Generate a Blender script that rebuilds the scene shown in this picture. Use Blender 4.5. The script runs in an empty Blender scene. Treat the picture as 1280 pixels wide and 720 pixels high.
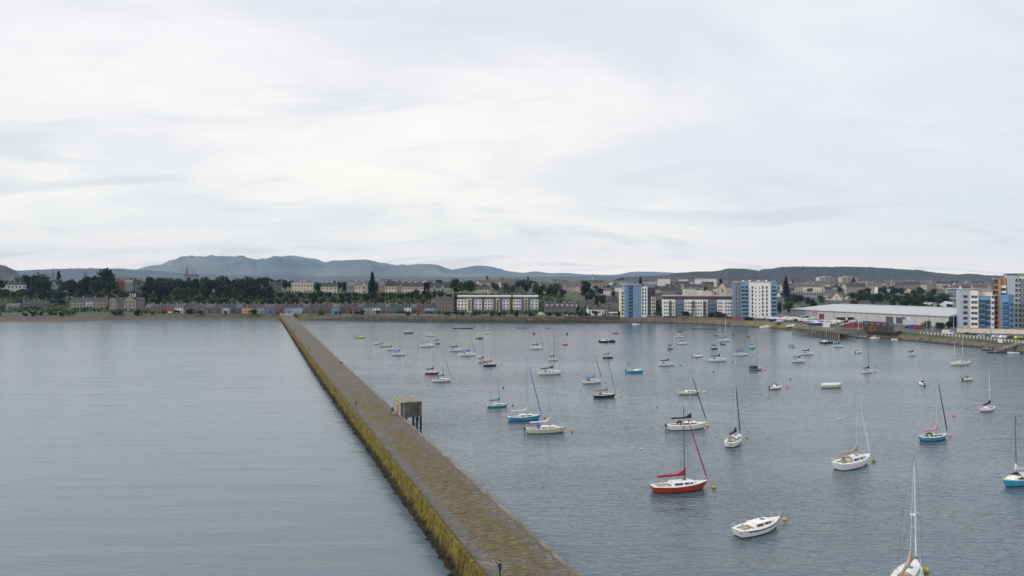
import bpy, bmesh, math, random
from mathutils import Vector, Matrix, noise as mnoise
R = math.radians
F = 853.33; H = 33.0; HZ = 350.0           # focal length in photo pixels, eye height (m), horizon row
scene = bpy.context.scene
C = scene.collection
rnd = random.Random(11)

def at(px, py, z=0.0):
    Y = (H - z) * F / (py - HZ)
    return (px - 640) * Y / F, Y
def pxof(x, y): return 640 + x / y * F
def topz(py, Y): return H - (py - HZ) * Y / F
def lerp(a, b, t): return a + (b - a) * t
def interp(x, pts):
    if x <= pts[0][0]: return pts[0][1]
    for (x0, y0), (x1, y1) in zip(pts, pts[1:]):
        if x <= x1: return lerp(y0, y1, (x - x0) / (x1 - x0))
    return pts[-1][1]
def sm(x, a, b):
    t = max(0, min(1, (x - a) / (b - a))); return t * t * (3 - 2 * t)

# ------------------------------------------------------------------ materials
MC = {}
def newmat(name):
    m = bpy.data.materials.new(name); m.use_nodes = True
    nt = m.node_tree; b = nt.nodes['Principled BSDF']
    return m, nt, b
def N(nt, t, **k):
    n = nt.nodes.new(t)
    for a, v in k.items(): setattr(n, a, v)
    return n
def mat(name, col, rough=.6, var=.18, scale=1.5, metal=0.0, bump=0.0, rndvar=0.0, col2=None, coord='Object', spec=.5, detail=4, stretch=None):
    if name in MC: return MC[name]
    m, nt, b = newmat(name); L = nt.links.new
    tc = N(nt, 'ShaderNodeTexCoord')
    src = tc.outputs[coord]
    if stretch:
        mp = N(nt, 'ShaderNodeMapping'); mp.inputs['Scale'].default_value = stretch; L(src, mp.inputs['Vector']); src = mp.outputs[0]
    nz = N(nt, 'ShaderNodeTexNoise'); nz.inputs['Scale'].default_value = scale; nz.inputs['Detail'].default_value = detail
    L(src, nz.inputs['Vector'])
    cr = N(nt, 'ShaderNodeValToRGB'); cr.color_ramp.elements[0].position = .3; cr.color_ramp.elements[1].position = .7
    c2 = col2 if col2 else [min(1, c * (1 + var)) for c in col]
    c1 = col if col2 else [c * (1 - var) for c in col]
    cr.color_ramp.elements[0].color = (*c1, 1); cr.color_ramp.elements[1].color = (*c2, 1)
    L(nz.outputs['Fac'], cr.inputs[0]); out = cr.outputs[0]
    if rndvar:
        oi = N(nt, 'ShaderNodeObjectInfo'); hs = N(nt, 'ShaderNodeHueSaturation')
        mr = N(nt, 'ShaderNodeMapRange'); mr.inputs['To Min'].default_value = 1 - rndvar; mr.inputs['To Max'].default_value = 1 + rndvar
        L(oi.outputs['Random'], mr.inputs['Value']); L(mr.outputs[0], hs.inputs['Value'])
        mr2 = N(nt, 'ShaderNodeMapRange'); mr2.inputs['To Min'].default_value = .5 + rndvar * .08; mr2.inputs['To Max'].default_value = .5 - rndvar * .08
        L(oi.outputs['Random'], mr2.inputs['Value']); L(mr2.outputs[0], hs.inputs['Hue'])
        L(out, hs.inputs['Color']); out = hs.outputs[0]
    L(out, b.inputs['Base Color'])
    b.inputs['Roughness'].default_value = rough; b.inputs['Metallic'].default_value = metal
    b.inputs['Specular IOR Level'].default_value = spec
    if bump:
        bp = N(nt, 'ShaderNodeBump'); bp.inputs['Strength'].default_value = .6; bp.inputs['Distance'].default_value = bump
        L(nz.outputs['Fac'], bp.inputs['Height']); L(bp.outputs[0], b.inputs['Normal'])
    MC[name] = m
    return m
def gel(name, col, rough=.28): return mat(name, col, rough, var=.15, scale=1.3, stretch=(2, 2, .6), detail=7)
M = {}
def setup_mats():
    M['white'] = gel('white gelcoat', (.80, .80, .78)); M['cream'] = gel('cream gelcoat', (.62, .58, .47))
    M['red'] = gel('orange red gelcoat', (.42, .05, .02)); M['crimson'] = gel('crimson gelcoat', (.32, .015, .035))
    M['blue'] = gel('mid blue gelcoat', (.06, .30, .50)); M['skyblue'] = gel('bright blue gelcoat', (.045, .38, .60))
    M['teal'] = gel('teal gelcoat', (.10, .46, .45)); M['black'] = gel('black gelcoat', (.018, .02, .028))
    M['navy'] = gel('navy gelcoat', (.02, .035, .12)); M['yellow'] = gel('yellow gelcoat', (.60, .52, .06)); M['grey'] = gel('grey gelcoat', (.28, .30, .32))
    M['orange'] = gel('orange gelcoat', (.55, .18, .05)); M['maroon'] = gel('maroon gelcoat', (.13, .02, .03))
    M['antifoul'] = mat('antifouling paint', (.03, .035, .045), .7)
    M['antired'] = mat('red antifouling', (.16, .03, .025), .7)
    M['stripe'] = gel('navy stripe', (.03, .03, .16))
    M['deck'] = mat('non slip deck', (.70, .70, .68), .65, var=.12, scale=4); M['deckcream'] = mat('cream deck', (.52, .48, .38), .65, var=.12, scale=4)
    M['teak'] = mat('weathered teak', (.30, .20, .12), .7, stretch=(1, 12, 1), scale=2)
    M['glass'] = mat('dark window glass', (.02, .025, .035), .12, var=.3)
    M['mast_pale'] = mat('silver alloy spar', (.55, .56, .58), .35, metal=.3, var=.05); M['mast_white'] = mat('white painted spar', (.70, .71, .72), .4, var=.05)
    M['mast_dark'] = mat('dark spar', (.05, .055, .07), .4, var=.1)
    M['wire'] = mat('stainless wire', (.22, .23, .25), .35, metal=.6, var=.1)
    for k, c in dict(c_red=(.36, .015, .045), c_blue=(.03, .10, .38), c_navy=(.015, .02, .06), c_black=(.014, .015, .02), c_teal=(.03, .20, .28), c_beige=(.42, .33, .24), c_white=(.62, .62, .64), c_grey=(.18, .19, .21), c_lblue=(.10, .25, .5), c_pink=(.55, .36, .33), c_brown=(.22, .10, .06), c_pale=(.45, .5, .58)).items():
        M[k] = mat('canvas ' + k[2:], c, .85, var=.2, scale=2.5, bump=.02)
    M['b_yellow'] = mat('yellow float', (.50, .35, .04), .45, var=.15); M['b_orange'] = mat('orange float', (.50, .24, .05), .45, var=.15)
    M['b_pink'] = mat('faded red float', (.62, .14, .16), .5, var=.15); M['b_white'] = mat('white float', (.62, .6, .56), .5, var=.15)
    M['b_dark'] = mat('weedy dark float', (.06, .05, .045), .7, var=.3); M['b_green'] = mat('lime float', (.45, .52, .06), .5, var=.15)
    M['timber'] = mat('wet black timber', (.035, .03, .025), .8, var=.4, scale=1.5, stretch=(3, 3, .6))
    M['rubber'] = mat('rubber', (.02, .02, .022), .7); M['rope'] = mat('rope', (.3, .28, .24), .9)
    M['skin'] = mat('skin', (.45, .27, .2), .6, var=.05)

# ------------------------------------------------------------------ mesh builder
class MB:
    def __init__(s): s.v = []; s.f = []; s.m = []
    def add(s, vs, fs, m=0):
        o = len(s.v); s.v += [tuple(p) for p in vs]; s.f += [tuple(i + o for i in f) for f in fs]; s.m += [m] * len(fs); return s
    def box(s, x0, x1, y0, y1, z0, z1, m=0, rot=0, c=(0, 0)):
        vs = [(x, y, z) for z in (z0, z1) for x, y in ((x0, y0), (x1, y0), (x1, y1), (x0, y1))]
        if rot:
            cr, sr = math.cos(rot), math.sin(rot)
            vs = [(c[0] + (x - c[0]) * cr - (y - c[1]) * sr, c[1] + (x - c[0]) * sr + (y - c[1]) * cr, z) for x, y, z in vs]
        return s.add(vs, [(3, 2, 1, 0), (4, 5, 6, 7), (0, 1, 5, 4), (1, 2, 6, 5), (2, 3, 7, 6), (3, 0, 4, 7)], m)
    def tube(s, p0, p1, r0, r1=None, n=6, m=0, sx=1.0):
        r1 = r0 if r1 is None else r1
        p0 = Vector(p0); p1 = Vector(p1); d = (p1 - p0).normalized()
        a = Vector((0, 0, 1)) if abs(d.z) < .9 else Vector((1, 0, 0))
        u = d.cross(a).normalized(); w = d.cross(u)
        vs = []
        for p, r in ((p0, r0), (p1, r1)):
            for i in range(n):
                t = 2 * math.pi * i / n; vs.append(p + u * r * sx * math.cos(t) + w * r * math.sin(t))
        fs = [(i, (i + 1) % n, n + (i + 1) % n, n + i) for i in range(n)] + [tuple(range(n))[::-1], tuple(range(n, 2 * n))]
        return s.add(vs, fs, m)
    def path(s, pts, r, n=5, m=0):
        for a, b in zip(pts, pts[1:]): s.tube(a, b, r, r, n, m)
        return s
    def ball(s, c, r, nu=8, nv=6, sz=1.0, m=0, sx=1.0, sy=1.0):
        vs = [(c[0], c[1], c[2] - r * sz)]
        for j in range(1, nv):
            ph = -math.pi / 2 + math.pi * j / nv
            for i in range(nu):
                t = 2 * math.pi * i / nu
                vs.append((c[0] + sx * r * math.cos(ph) * math.cos(t), c[1] + sy * r * math.cos(ph) * math.sin(t), c[2] + r * sz * math.sin(ph)))
        vs.append((c[0], c[1], c[2] + r * sz)); fs = []
        for i in range(nu): fs.append((0, 1 + (i + 1) % nu, 1 + i))
        for j in range(nv - 2):
            for i in range(nu):
                a = 1 + j * nu; fs.append((a + i, a + (i + 1) % nu, a + nu + (i + 1) % nu, a + nu + i))
        a = 1 + (nv - 2) * nu; t = len(vs) - 1
        for i in range(nu): fs.append((a + i, a + (i + 1) % nu, t))
        return s.add(vs, fs, m)
    def loft(s, rows, m=0, caps=True, closed=True):
        n = len(rows[0]); vs = [p for r in rows for p in r]; fs = []
        for j in range(len(rows) - 1):
            for i in range(n if closed else n - 1):
                a = j * n; fs.append((a + i, a + (i + 1) % n, a + n + (i + 1) % n, a + n + i))
        if caps and closed: fs += [tuple(range(n))[::-1], tuple(range((len(rows) - 1) * n, len(rows) * n))]
        return s.add(vs, fs, m)
    def mesh(s, name, mats, smooth=False):
        me = bpy.data.meshes.new(name); me.from_pydata(s.v, [], s.f)
        for k in (mats if isinstance(mats, (list, tuple)) else [mats]): me.materials.append(k)
        me.polygons.foreach_set('material_index', s.m)
        if smooth: me.polygons.foreach_set('use_smooth', [True] * len(s.f))
        bm = bmesh.new(); bm.from_mesh(me); bmesh.ops.recalc_face_normals(bm, faces=bm.faces); bm.to_mesh(me); bm.free()
        me.update(); return me
    def build(s, name, mats, parent=None, smooth=False, **tags):
        return link(name, s.mesh(name, mats, smooth), parent, **tags)
def link(name, me, parent=None, label=None, cat=None, group=None, kind=None, loc=None, rot=None):
    o = bpy.data.objects.new(name, me); C.objects.link(o)
    if parent: o.parent = parent
    if loc: o.location = loc
    if rot is not None: o.rotation_euler = (0, 0, rot)
    tag(o, label, cat, group, kind); return o
PENDING = []      # (object, base label, px) for labels that must be told apart at the end
def tag(o, label=None, cat=None, group=None, kind=None):
    if label: o['label'] = label
    if cat: o['category'] = cat
    if group: o['group'] = group
    if kind: o['kind'] = kind
def thing(name, label, cat, loc, rot=0, group=None):
    return link(name, None, None, label, cat, group, None, loc, rot)
KIDS = {}
def copy_tree(o, parent=None, kids=None):
    c = o.copy(); C.objects.link(c)
    if parent: c.parent = parent
    for ch in (kids[o] if kids is not None and o in kids else [x for x in bpy.data.objects if x.parent == o]):
        copy_tree(ch, c, kids)
    return c
def kid_map(roots):
    m = {}
    for x in bpy.data.objects:
        m.setdefault(x, [])
        if x.parent: m.setdefault(x.parent, []).append(x)
    return m
LMK = [(-999, 'white chimneyed villa'), (38, 'long slate roofed cottages'), (85, 'pale centred sandstone flats'), (135, 'gabled white chimneyed tenement'),
       (180, 'crimson terrace house'), (219, 'leftmost white terrace house'), (256, 'navy terrace houses'), (302, 'salmon terrace house'), (320, 'deep blue terrace house'),
       (345, 'pale blue terrace pair'), (380, 'brown houses by the breakwater'), (413, 'turquoise terrace house'), (435, 'purple brown terrace houses'), (458, 'grey blue terrace house'), (480, 'green terrace houses'),
       (508, 'mint edged terrace house'), (525, 'blue mural terrace house'), (545, 'tall sandstone block'), (568, 'left waterfront flats wing'), (606, 'middle waterfront flats wing'),
       (641, 'right waterfront flats wing'), (675, 'dark terrace with dormers'), (722, 'low dark harbour cottages'), (772, 'broad blue tower'), (822, 'long white block\'s left'),
       (872, 'long white block\'s right'), (918, 'tall white and blue tower'), (974, 'warehouse left end'), (1030, 'warehouse middle'), (1095, 'warehouse right half'),
       (1160, 'warehouse right end'), (1199, 'white block with blue bay'), (1242, 'orange framed tower'), (1275, 'grey edge tower')]
def lmk(px):
    r = LMK[0][1]
    for a, n in LMK:
        if px >= a: r = n
    return 'the ' + r
def pend(o, base, px): PENDING.append((o, base, px))
ORD = ['leftmost', 'second from left', 'third from left', 'fourth from left', 'fifth from left', 'sixth from left', 'seventh from left', 'eighth from left', 'ninth from left', 'tenth from left', 'eleventh from left', 'twelfth from left', 'thirteenth from left', 'fourteenth from left', 'fifteenth from left', 'sixteenth from left', 'seventeenth from left']
def settle_labels():
    d = {}
    for o, b, px in PENDING: d.setdefault(b, []).append((px, o))
    for b, l in d.items():
        l.sort(key=lambda t: t[0])
        if len(l) == 1: l[0][1]['label'] = b; continue
        for i, (px, o) in enumerate(l):
            w = 'rightmost' if i == len(l) - 1 else ORD[min(i, len(ORD) - 1)]
            o['label'] = '%s, %s' % (b, w)

# ------------------------------------------------------------------ terrain
SHORE = [(-900, 412), (-400, 405), (0, 402.2), (90, 402), (180, 400.4), (360, 399.2), (420, 400.6), (560, 403), (700, 404), (790, 402.8), (860, 404.5), (900, 407), (960, 410), (990, 412.5), (1050, 421), (1080, 421.5), (1130, 425.5), (1167, 429), (1224, 435), (1280, 442), (1400, 458), (1700, 500), (2100, 560)]
def ysh(px): return H * F / (interp(px, SHORE) - HZ)
PA = [(-4, -2.5), (0, -.1), (4, .55), (8, 1.5), (11, 3.2), (15, 4.3), (24, 4.6), (34, 5), (50, 7.5), (75, 14), (100, 18.5), (200, 19.5), (600, 20.5), (1500, 20), (3000, 23), (5000, 30), (14000, 80)]
PB = [(-4, -2.5), (0, -.5), (.8, 2.2), (1.6, 3.6), (8, 4.3), (30, 4.5), (48, 4.8), (60, 8), (85, 14), (115, 17.5), (200, 19), (600, 20), (1500, 20), (3000, 23), (5000, 30), (14000, 80)]
PC = [(-4, -2.5), (0, -.4), (2, 1.2), (4, 2.6), (6, 3.7), (9, 4), (60, 4), (180, 4.6), (300, 7.5), (500, 12), (900, 16.5), (1600, 19), (3000, 23), (5000, 30), (14000, 80)]
def gz(px, Y):
    s = Y - ysh(px)
    b = sm(px, 380, 440); c = sm(px, 700, 770)
    z = lerp(lerp(interp(s, PA), interp(s, PB), b), interp(s, PC), c)
    if s > 30: z += min(1, (s - 30) / 400) * 2.2 * mnoise.noise(Vector((px / 60, Y / 180, 0)))
    return z
def gxy(x, y): return gz(pxof(x, y), y)

def build_terrain():
    rows = [-4, -1.5, 0, .8, 1.6, 2.5, 4, 6, 8, 9.5, 11, 13, 15, 19, 24, 34, 42, 50, 60, 75, 88, 100, 115, 150, 200, 300, 420, 600, 900, 1300, 2000, 3000, 4200, 6000, 9000, 13500]
    cols = list(range(-900, -60, 40)) + list(range(-60, 1340, 8)) + list(range(1340, 2110, 40))
    vs = []; fs = []; mi = []
    for px in cols:
        ys = ysh(px)
        for s in rows:
            j = 0
            if 0 < s < 20: j = .25 * mnoise.noise(Vector((px * .35, s * 2, 7)))
            Y = ys + s + (.8 * mnoise.noise(Vector((px * .2, 3, 1))) if px < 380 or px > 800 else .2 * mnoise.noise(Vector((px * .4, 3, 1))))
            vs.append(((px - 640) * Y / F, Y, gz(px, ys + s) + j))
    n = len(rows)
    for i in range(len(cols) - 1):
        for j in range(n - 1):
            px, s = cols[i], rows[j]
            fs.append((i * n + j, (i + 1) * n + j, (i + 1) * n + j + 1, i * n + j + 1))
            if px < 400:
                k = 0 if s < (11.5 - 6 * sm(px, 130, 330)) else (1 if s < 27 else (2 if s < 40 else 1))      # sand, grass, tarmac
            elif px < 770:
                k = 3 if s < 4 else (1 if s < 22 else (2 if s < 45 else 1))
            elif px < 930:
                k = 3 if s < 8 else (2 if s < 70 else 1)
            else:
                k = 3 if (s < 3.2 and px > 1040) else ((1 if px > 1040 else 4) if s < 8.5 else (2 if s < 190 else 1))
            if s < .5 and px > 380: k = 5
            if s > 230 and not (700 < px < 745 and s < 420): k = 6
            mi.append(k)
    me = bpy.data.meshes.new('shore_ground'); me.from_pydata(vs, [], fs)
    me.materials.append(mat('wet sand and shingle', (.045, .037, .03), .8, scale=.4, coord='Object', col2=(.11, .092, .075), bump=.05))
    me.materials.append(mat('rough grass', (.025, .042, .014), .9, scale=.12, col2=(.085, .09, .035), bump=.2, detail=8))
    me.materials.append(mat('tarmac', (.07, .07, .072), .85, scale=.2, var=.3, detail=8))
    me.materials.append(mat('stone sea wall', (.045, .038, .03), .85, scale=.5, col2=(.15, .125, .095), bump=.15, detail=8))
    me.materials.append(mat('dry yellow grass', (.08, .08, .035), .9, scale=.25, col2=(.18, .15, .08), bump=.2, detail=8))
    me.materials.append(mat('weedy wet stone', (.02, .022, .018), .7, scale=.9, col2=(.06, .055, .04), bump=.15, detail=8))
    me.materials.append(mat('gardens and streets between houses', (.018, .028, .016), .9, scale=.03, col2=(.075, .075, .06), bump=.2, detail=8))
    me.polygons.foreach_set('material_index', mi); me.polygons.foreach_set('use_smooth', [True] * len(fs)); me.update()
    link('ground', me, kind='structure')
    # water: one sheet to the horizon
    m, nt, b = newmat('harbour water'); L = nt.links.new
    geo = N(nt, 'ShaderNodeNewGeometry')
    def noise(scale, stretch, rot=0, detail=2, rough=.5):
        mp = N(nt, 'ShaderNodeMapping'); mp.inputs['Scale'].default_value = stretch; mp.inputs['Rotation'].default_value = (0, 0, rot)
        L(geo.outputs['Position'], mp.inputs['Vector'])
        nz = N(nt, 'ShaderNodeTexNoise'); nz.inputs['Scale'].default_value = scale; nz.inputs['Detail'].default_value = detail; nz.inputs['Roughness'].default_value = rough
        L(mp.outputs[0], nz.inputs['Vector']); return nz.outputs['Fac']
    def math_(op, a, b_=None, clamp=False):
        n = N(nt, 'ShaderNodeMath', operation=op, use_clamp=clamp)
        for i, q in enumerate((a, b_)):
            if q is None: continue
            if isinstance(q, (int, float)): n.inputs[i].default_value = q
            else: L(q, n.inputs[i])
        return n.outputs[0]
    # side of the breakwater: the open bay on the left is smoother than the wind-ruffled harbour
    sp = N(nt, 'ShaderNodeSeparateXYZ'); L(geo.outputs['Position'], sp.inputs[0])
    side = math_('ADD', sp.outputs['X'], math_('MULTIPLY', sp.outputs['Y'], .38))
    side = math_('ADD', math_('MULTIPLY', math_('SUBTRACT', side, 27), .3), 0, True)
    ripple = noise(.85, (.65, 1.35, 1), .12, 2, .5)
    swell = noise(.16, (.5, 1.7, 1), .2, 3, .5)
    swirl = noise(.10, (.28, 2.4, 1), .04, 3, .55)
    patch = noise(.011, (.6, 1.6, 1), .2, 4, .6)
    pr = N(nt, 'ShaderNodeMapRange'); pr.inputs['From Min'].default_value = .35; pr.inputs['From Max'].default_value = .65; pr.inputs['To Min'].default_value = .35; pr.inputs['To Max'].default_value = 1.3
    L(patch, pr.inputs['Value'])
    amp_r = math_('MULTIPLY', math_('ADD', math_('MULTIPLY', side, .21), .055), pr.outputs[0])
    h = math_('ADD', math_('MULTIPLY', ripple, amp_r), math_('ADD', math_('MULTIPLY', swell, math_('ADD', math_('MULTIPLY', side, .22), .10)), math_('MULTIPLY', swirl, math_('MULTIPLY', pr.outputs[0], .26))))
    bp = N(nt, 'ShaderNodeBump'); bp.inputs['Strength'].default_value = 1; bp.inputs['Distance'].default_value = 1.0
    L(h, bp.inputs['Height']); L(bp.outputs[0], b.inputs['Normal'])
    col = N(nt, 'ShaderNodeMix', data_type='RGBA'); L(pr.outputs[0], col.inputs['Factor'])
    col.inputs['A'].default_value = (.078, .115, .142, 1); col.inputs['B'].default_value = (.060, .095, .120, 1)
    L(col.outputs['Result'], b.inputs['Base Color'])
    col2 = N(nt, 'ShaderNodeMix', data_type='RGBA'); L(side, col2.inputs['Factor']); col2.inputs['A'].default_value = (.10, .14, .17, 1); L(col.outputs['Result'], col2.inputs['B']); L(col2.outputs['Result'], b.inputs['Base Color'])
    rr = math_('ADD', math_('MULTIPLY', side, -.04), .22)
    L(rr, b.inputs['Roughness']); b.inputs['IOR'].default_value = 1.6
    MC['water'] = m
    w = MB(); w.add([(-15500, -2500, 0), (15500, -2500, 0), (15500, 15500, 0), (-15500, 15500, 0)], [(0, 1, 2, 3)])
    w.build('sea_water', m, kind='structure')
    # kerbed promenade road in front of the terrace
    rb = MB(); pv = []; fc = []; rows2 = 0
    for px in range(10, 400, 10):
        for s in (27.2, 34):
            Y = ysh(px) + s; pv.append(((px - 640) * Y / F, Y, max(gz(px, Y), gz(px, ysh(px) + s - .3)) + .14))
    k = len(pv) // 2
    fc = [(2 * i, 2 * i + 2, 2 * i + 3, 2 * i + 1) for i in range(k - 1)]
    rb.add(pv, fc); rb.build('road', MC['tarmac'], kind='structure')

def hill(name, pts, Y, depth, base, mats, amp=0, seed=0, step=3, rows=18, fr=0.05, ext=True, lab=None):
    vs = []; fs = []
    x0 = int(pts[0][0]); x1 = int(pts[-1][0]); xs = list(range(x0, x1 + 1, step)); n = rows
    for px in xs:
        yt = interp(px, pts) ; tz = topz(yt, Y)
        for j in range(rows):
            t = j / (rows - 1); YY = Y + (t - .6) * depth
            prof = math.sin(math.pi * min(1, t / .6) / 2) ** .8 if t < .6 else math.cos((t - .6) / .4 * math.pi / 2) ** .7
            v = Vector((px * fr, t * 6, seed))
            z = base + (tz - base) * prof * (1 + (.42 * mnoise.noise(v) + .22 * mnoise.noise(v * 2.7) + .1 * mnoise.noise(v * 6)) * (1 - prof ** 6))
            z += amp * abs(mnoise.noise(Vector((px * .9, t * 60, seed + 4)))) * prof
            vs.append(((px - 640) / F * YY if t < .6 else (px - 640) / F * Y * (1 + 0 * t), YY, z))
    for i in range(len(xs) - 1):
        for j in range(n - 1): fs.append((i * n + j, (i + 1) * n + j, (i + 1) * n + j + 1, i * n + j + 1))
    me = bpy.data.meshes.new(name); me.from_pydata(vs, [], fs); me.materials.append(mats)
    me.polygons.foreach_set('use_smooth', [True] * len(fs)); me.update()
    link(name, me, kind='structure')
def build_hills():
    moor = mat('hill moorland', (.030, .040, .048), .95, scale=.0014, col2=(.15, .165, .12), detail=8, coord='Object')
    far = mat('far hill moorland', (.04, .05, .06), .95, scale=.0009, col2=(.07, .08, .08), detail=8)
    wood = mat('wooded hill', (.006, .012, .014), .95, scale=.01, col2=(.020, .030, .026), detail=8)
    low = mat('low far woods', (.016, .026, .026), .95, scale=.004, col2=(.055, .065, .05), detail=8)
    P = [(-500, 341), (-100, 340), (120, 339), (170, 337), (180, 334), (190, 332.2), (202, 331), (211, 326), (231, 321.5), (249, 322), (266, 321), (276, 320), (290, 320.6), (307, 322), (323, 325), (345, 322), (355, 320.6), (365, 319.8), (379, 321.5), (400, 326.6), (407, 328.6), (418, 326), (438, 325), (462, 326), (471, 328), (483, 329), (495, 332), (514, 331), (538, 330.6), (552, 333.5), (567, 337.5), (586, 336), (620, 340), (700, 344), (760, 346)]
    hill('hills', P, 11500, 3600, 40, moor, seed=1, fr=.045, rows=30)
    P2 = [(440, 345), (480, 341), (530, 338), (567, 337), (580, 334.5), (594, 332), (606, 332), (618, 334), (632, 338.6), (653, 341), (670, 339), (687, 341.6), (706, 341), (732, 343), (760, 343.6), (774, 343), (788, 340), (809, 339.5), (836, 340.4), (860, 342), (900, 345), (1000, 346)]
    hill('hills', P2, 13300, 1600, 60, far, seed=5, fr=.04)
    P3 = [(-600, 340), (-200, 341), (0, 339), (9, 338.5), (34, 338.3), (60, 336.8), (103, 335.8), (155, 336.6), (190, 339), (230, 342), (300, 344.5), (380, 346), (460, 345.5), (560, 346.5), (700, 346), (800, 346), (900, 346.5), (1000, 347)]
    hill('hills', P3, 7600, 1700, 30, low, seed=9, amp=12, fr=.06)
    P4 = [(780, 347.5), (814, 345.7), (834, 345), (846, 342.2), (870, 340.4), (894, 340.2), (905, 338), (912, 336.4), (934, 337), (948, 339.2), (956, 339), (966, 336.5), (977, 335), (1003, 334), (1037, 335), (1055, 334), (1089, 335), (1120, 337), (1148, 338.5), (1173, 342), (1197, 344), (1216, 343.3), (1235, 345), (1320, 347), (1500, 348), (1900, 349)]
    hill('wooded_hill', P4, 4300, 1500, 20, wood, seed=3, amp=9, step=1, rows=60, fr=.07)
    P5 = [(-160, 346), (-120, 340), (-60, 333), (-30, 329), (-12, 330), (-4, 332), (1, 335), (4, 339), (9, 343.5), (18, 347)]
    hill('crag', P5, 3600, 500, 20, mat('dark crag rock', (.03, .035, .03), .95, scale=.02, col2=(.08, .08, .06)), seed=13, step=1, amp=6, fr=.2)

# ------------------------------------------------------------------ breakwater
RE = [(60.0, -66.0), (6.9, 69.2), (-18.3, 134.7), (-61, 246), (-161, 512), (-186, 578)]
def pier_axis():
    pts = []
    seg = [math.dist(a, b) for a, b in zip(RE, RE[1:])]; tot = sum(seg)
    def P(v):
        for (a, b), l in zip(zip(RE, RE[1:]), seg):
            if v <= l: t = v / l; return lerp(a[0], b[0], t), lerp(a[1], b[1], t)
            v -= l
        return RE[-1]
    return P, tot
PIER, PTOT = pier_axis()
def pier_pt(u, v):
    x, y = PIER(v); x0, y0 = PIER(max(0, v - 12)); x1, y1 = PIER(min(PTOT, v + 12))
    d = Vector((x1 - x0, y1 - y0)).normalized()
    return x - d.y * u, y + d.x * u * 1.0   # left normal = (-dy, dx)
def build_pier():
    # cross-section (u from the harbour edge, z)
    root = thing('breakwater', 'long grey stone breakwater with yellow lichened seaward face running to the shore', 'breakwater', (0, 0, 0))
    def strip(name, prof, matl, disp=None, step=1.2, smooth=False):
        vs = []; fs = []; uv = []; n = len(prof); k = int(PTOT / step)
        for i in range(k + 1):
            v = PTOT * i / k
            for j, (u, z) in enumerate(prof):
                du, dz = disp(u, z, v) if disp else (0, 0)
                x, y = pier_pt(u + du, v); vs.append((x, y, z + dz)); uv.append((u + du, v, z))
        for i in range(k):
            for j in range(n - 1): fs.append((i * n + j, i * n + j + 1, (i + 1) * n + j + 1, (i + 1) * n + j))
        me = bpy.data.meshes.new(name); me.from_pydata(vs, [], fs); me.materials.append(matl)
        at_ = me.attributes.new('uvz', 'FLOAT_VECTOR', 'POINT')
        for i, q in enumerate(uv): at_.data[i].vector = q
        if smooth: me.polygons.foreach_set('use_smooth', [True] * len(fs))
        bm = bmesh.new(); bm.from_mesh(me); bmesh.ops.recalc_face_normals(bm, faces=bm.faces)
        bm.to_mesh(me); bm.free(); me.update()
        return link(name, me, root)
    # --- deck material
    def base(name):
        m, nt, b = newmat(name); L = nt.links.new
        a = N(nt, 'ShaderNodeAttribute', attribute_name='uvz'); sp = N(nt, 'ShaderNodeSeparateXYZ'); L(a.outputs['Vector'], sp.inputs[0])
        return m, nt, b, L, a.outputs['Vector'], sp
    def nz(nt, L, src, scale, stretch=(1, 1, 1), detail=5, rough=.6):
        mp = N(nt, 'ShaderNodeMapping'); mp.inputs['Scale'].default_value = stretch; L(src, mp.inputs['Vector'])
        n = N(nt, 'ShaderNodeTexNoise'); n.inputs['Scale'].default_value = scale; n.inputs['Detail'].default_value = detail; n.inputs['Roughness'].default_value = rough
        L(mp.outputs[0], n.inputs['Vector']); return n.outputs['Fac']
    def ramp(nt, L, src, stops):
        r = N(nt, 'ShaderNodeValToRGB'); e = r.color_ramp.elements
        while len(e) < len(stops): e.new(.5)
        for q, (p, c) in zip(e, stops): q.position = p; q.color = (*c, 1) if len(c) == 3 else c
        L(src, r.inputs[0]); return r.outputs[0]
    def mix(nt, L, f, a, b_):
        n = N(nt, 'ShaderNodeMix', data_type='RGBA')
        L(f, n.inputs['Factor'])
        for s_, q in (('A', a), ('B', b_)):
            if isinstance(q, tuple): n.inputs[s_].default_value = (*q, 1)
            else: L(q, n.inputs[s_])
        return n.outputs['Result']
    def mr(nt, L, src, a, b_, c=0, d=1):
        n = N(nt, 'ShaderNodeMapRange'); n.interpolation_type = 'SMOOTHSTEP'
        for k_, q in zip(('From Min', 'From Max', 'To Min', 'To Max'), (a, b_, c, d)): n.inputs[k_].default_value = q
        L(src, n.inputs['Value']); return n.outputs[0]
    def mul(nt, L, a, b_, op='MULTIPLY'):
        n = N(nt, 'ShaderNodeMath', operation=op, use_clamp=False)
        for i, q in enumerate((a, b_)):
            if isinstance(q, (int, float)): n.inputs[i].default_value = q
            else: L(q, n.inputs[i])
        return n.outputs[0]
    m, nt, b, L, vec, sp = base('breakwater cobbles')
    U, V, Z = sp.outputs
    br = N(nt, 'ShaderNodeTexBrick'); br.inputs['Scale'].default_value = 1; br.inputs['Brick Width'].default_value = 1.5; br.inputs['Row Height'].default_value = .6
    br.inputs['Mortar Size'].default_value = .045; br.offset = .37; br.squash = .7; br.squash_frequency = 3; br.inputs['Color1'].default_value = (.8, .8, .8, 1); br.inputs['Color2'].default_value = (.25, .25, .25, 1); br.inputs['Mortar'].default_value = (0, 0, 0, 1)
    wob = N(nt, 'ShaderNodeVectorMath', operation='ADD'); wn = N(nt, 'ShaderNodeTexNoise'); wn.inputs['Scale'].default_value = 1.3; L(vec, wn.inputs['Vector'])
    ws = N(nt, 'ShaderNodeVectorMath', operation='SCALE'); ws.inputs['Scale'].default_value = .35; L(wn.outputs['Color'], ws.inputs[0]); L(vec, wob.inputs[0]); L(ws.outputs[0], wob.inputs[1])
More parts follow.
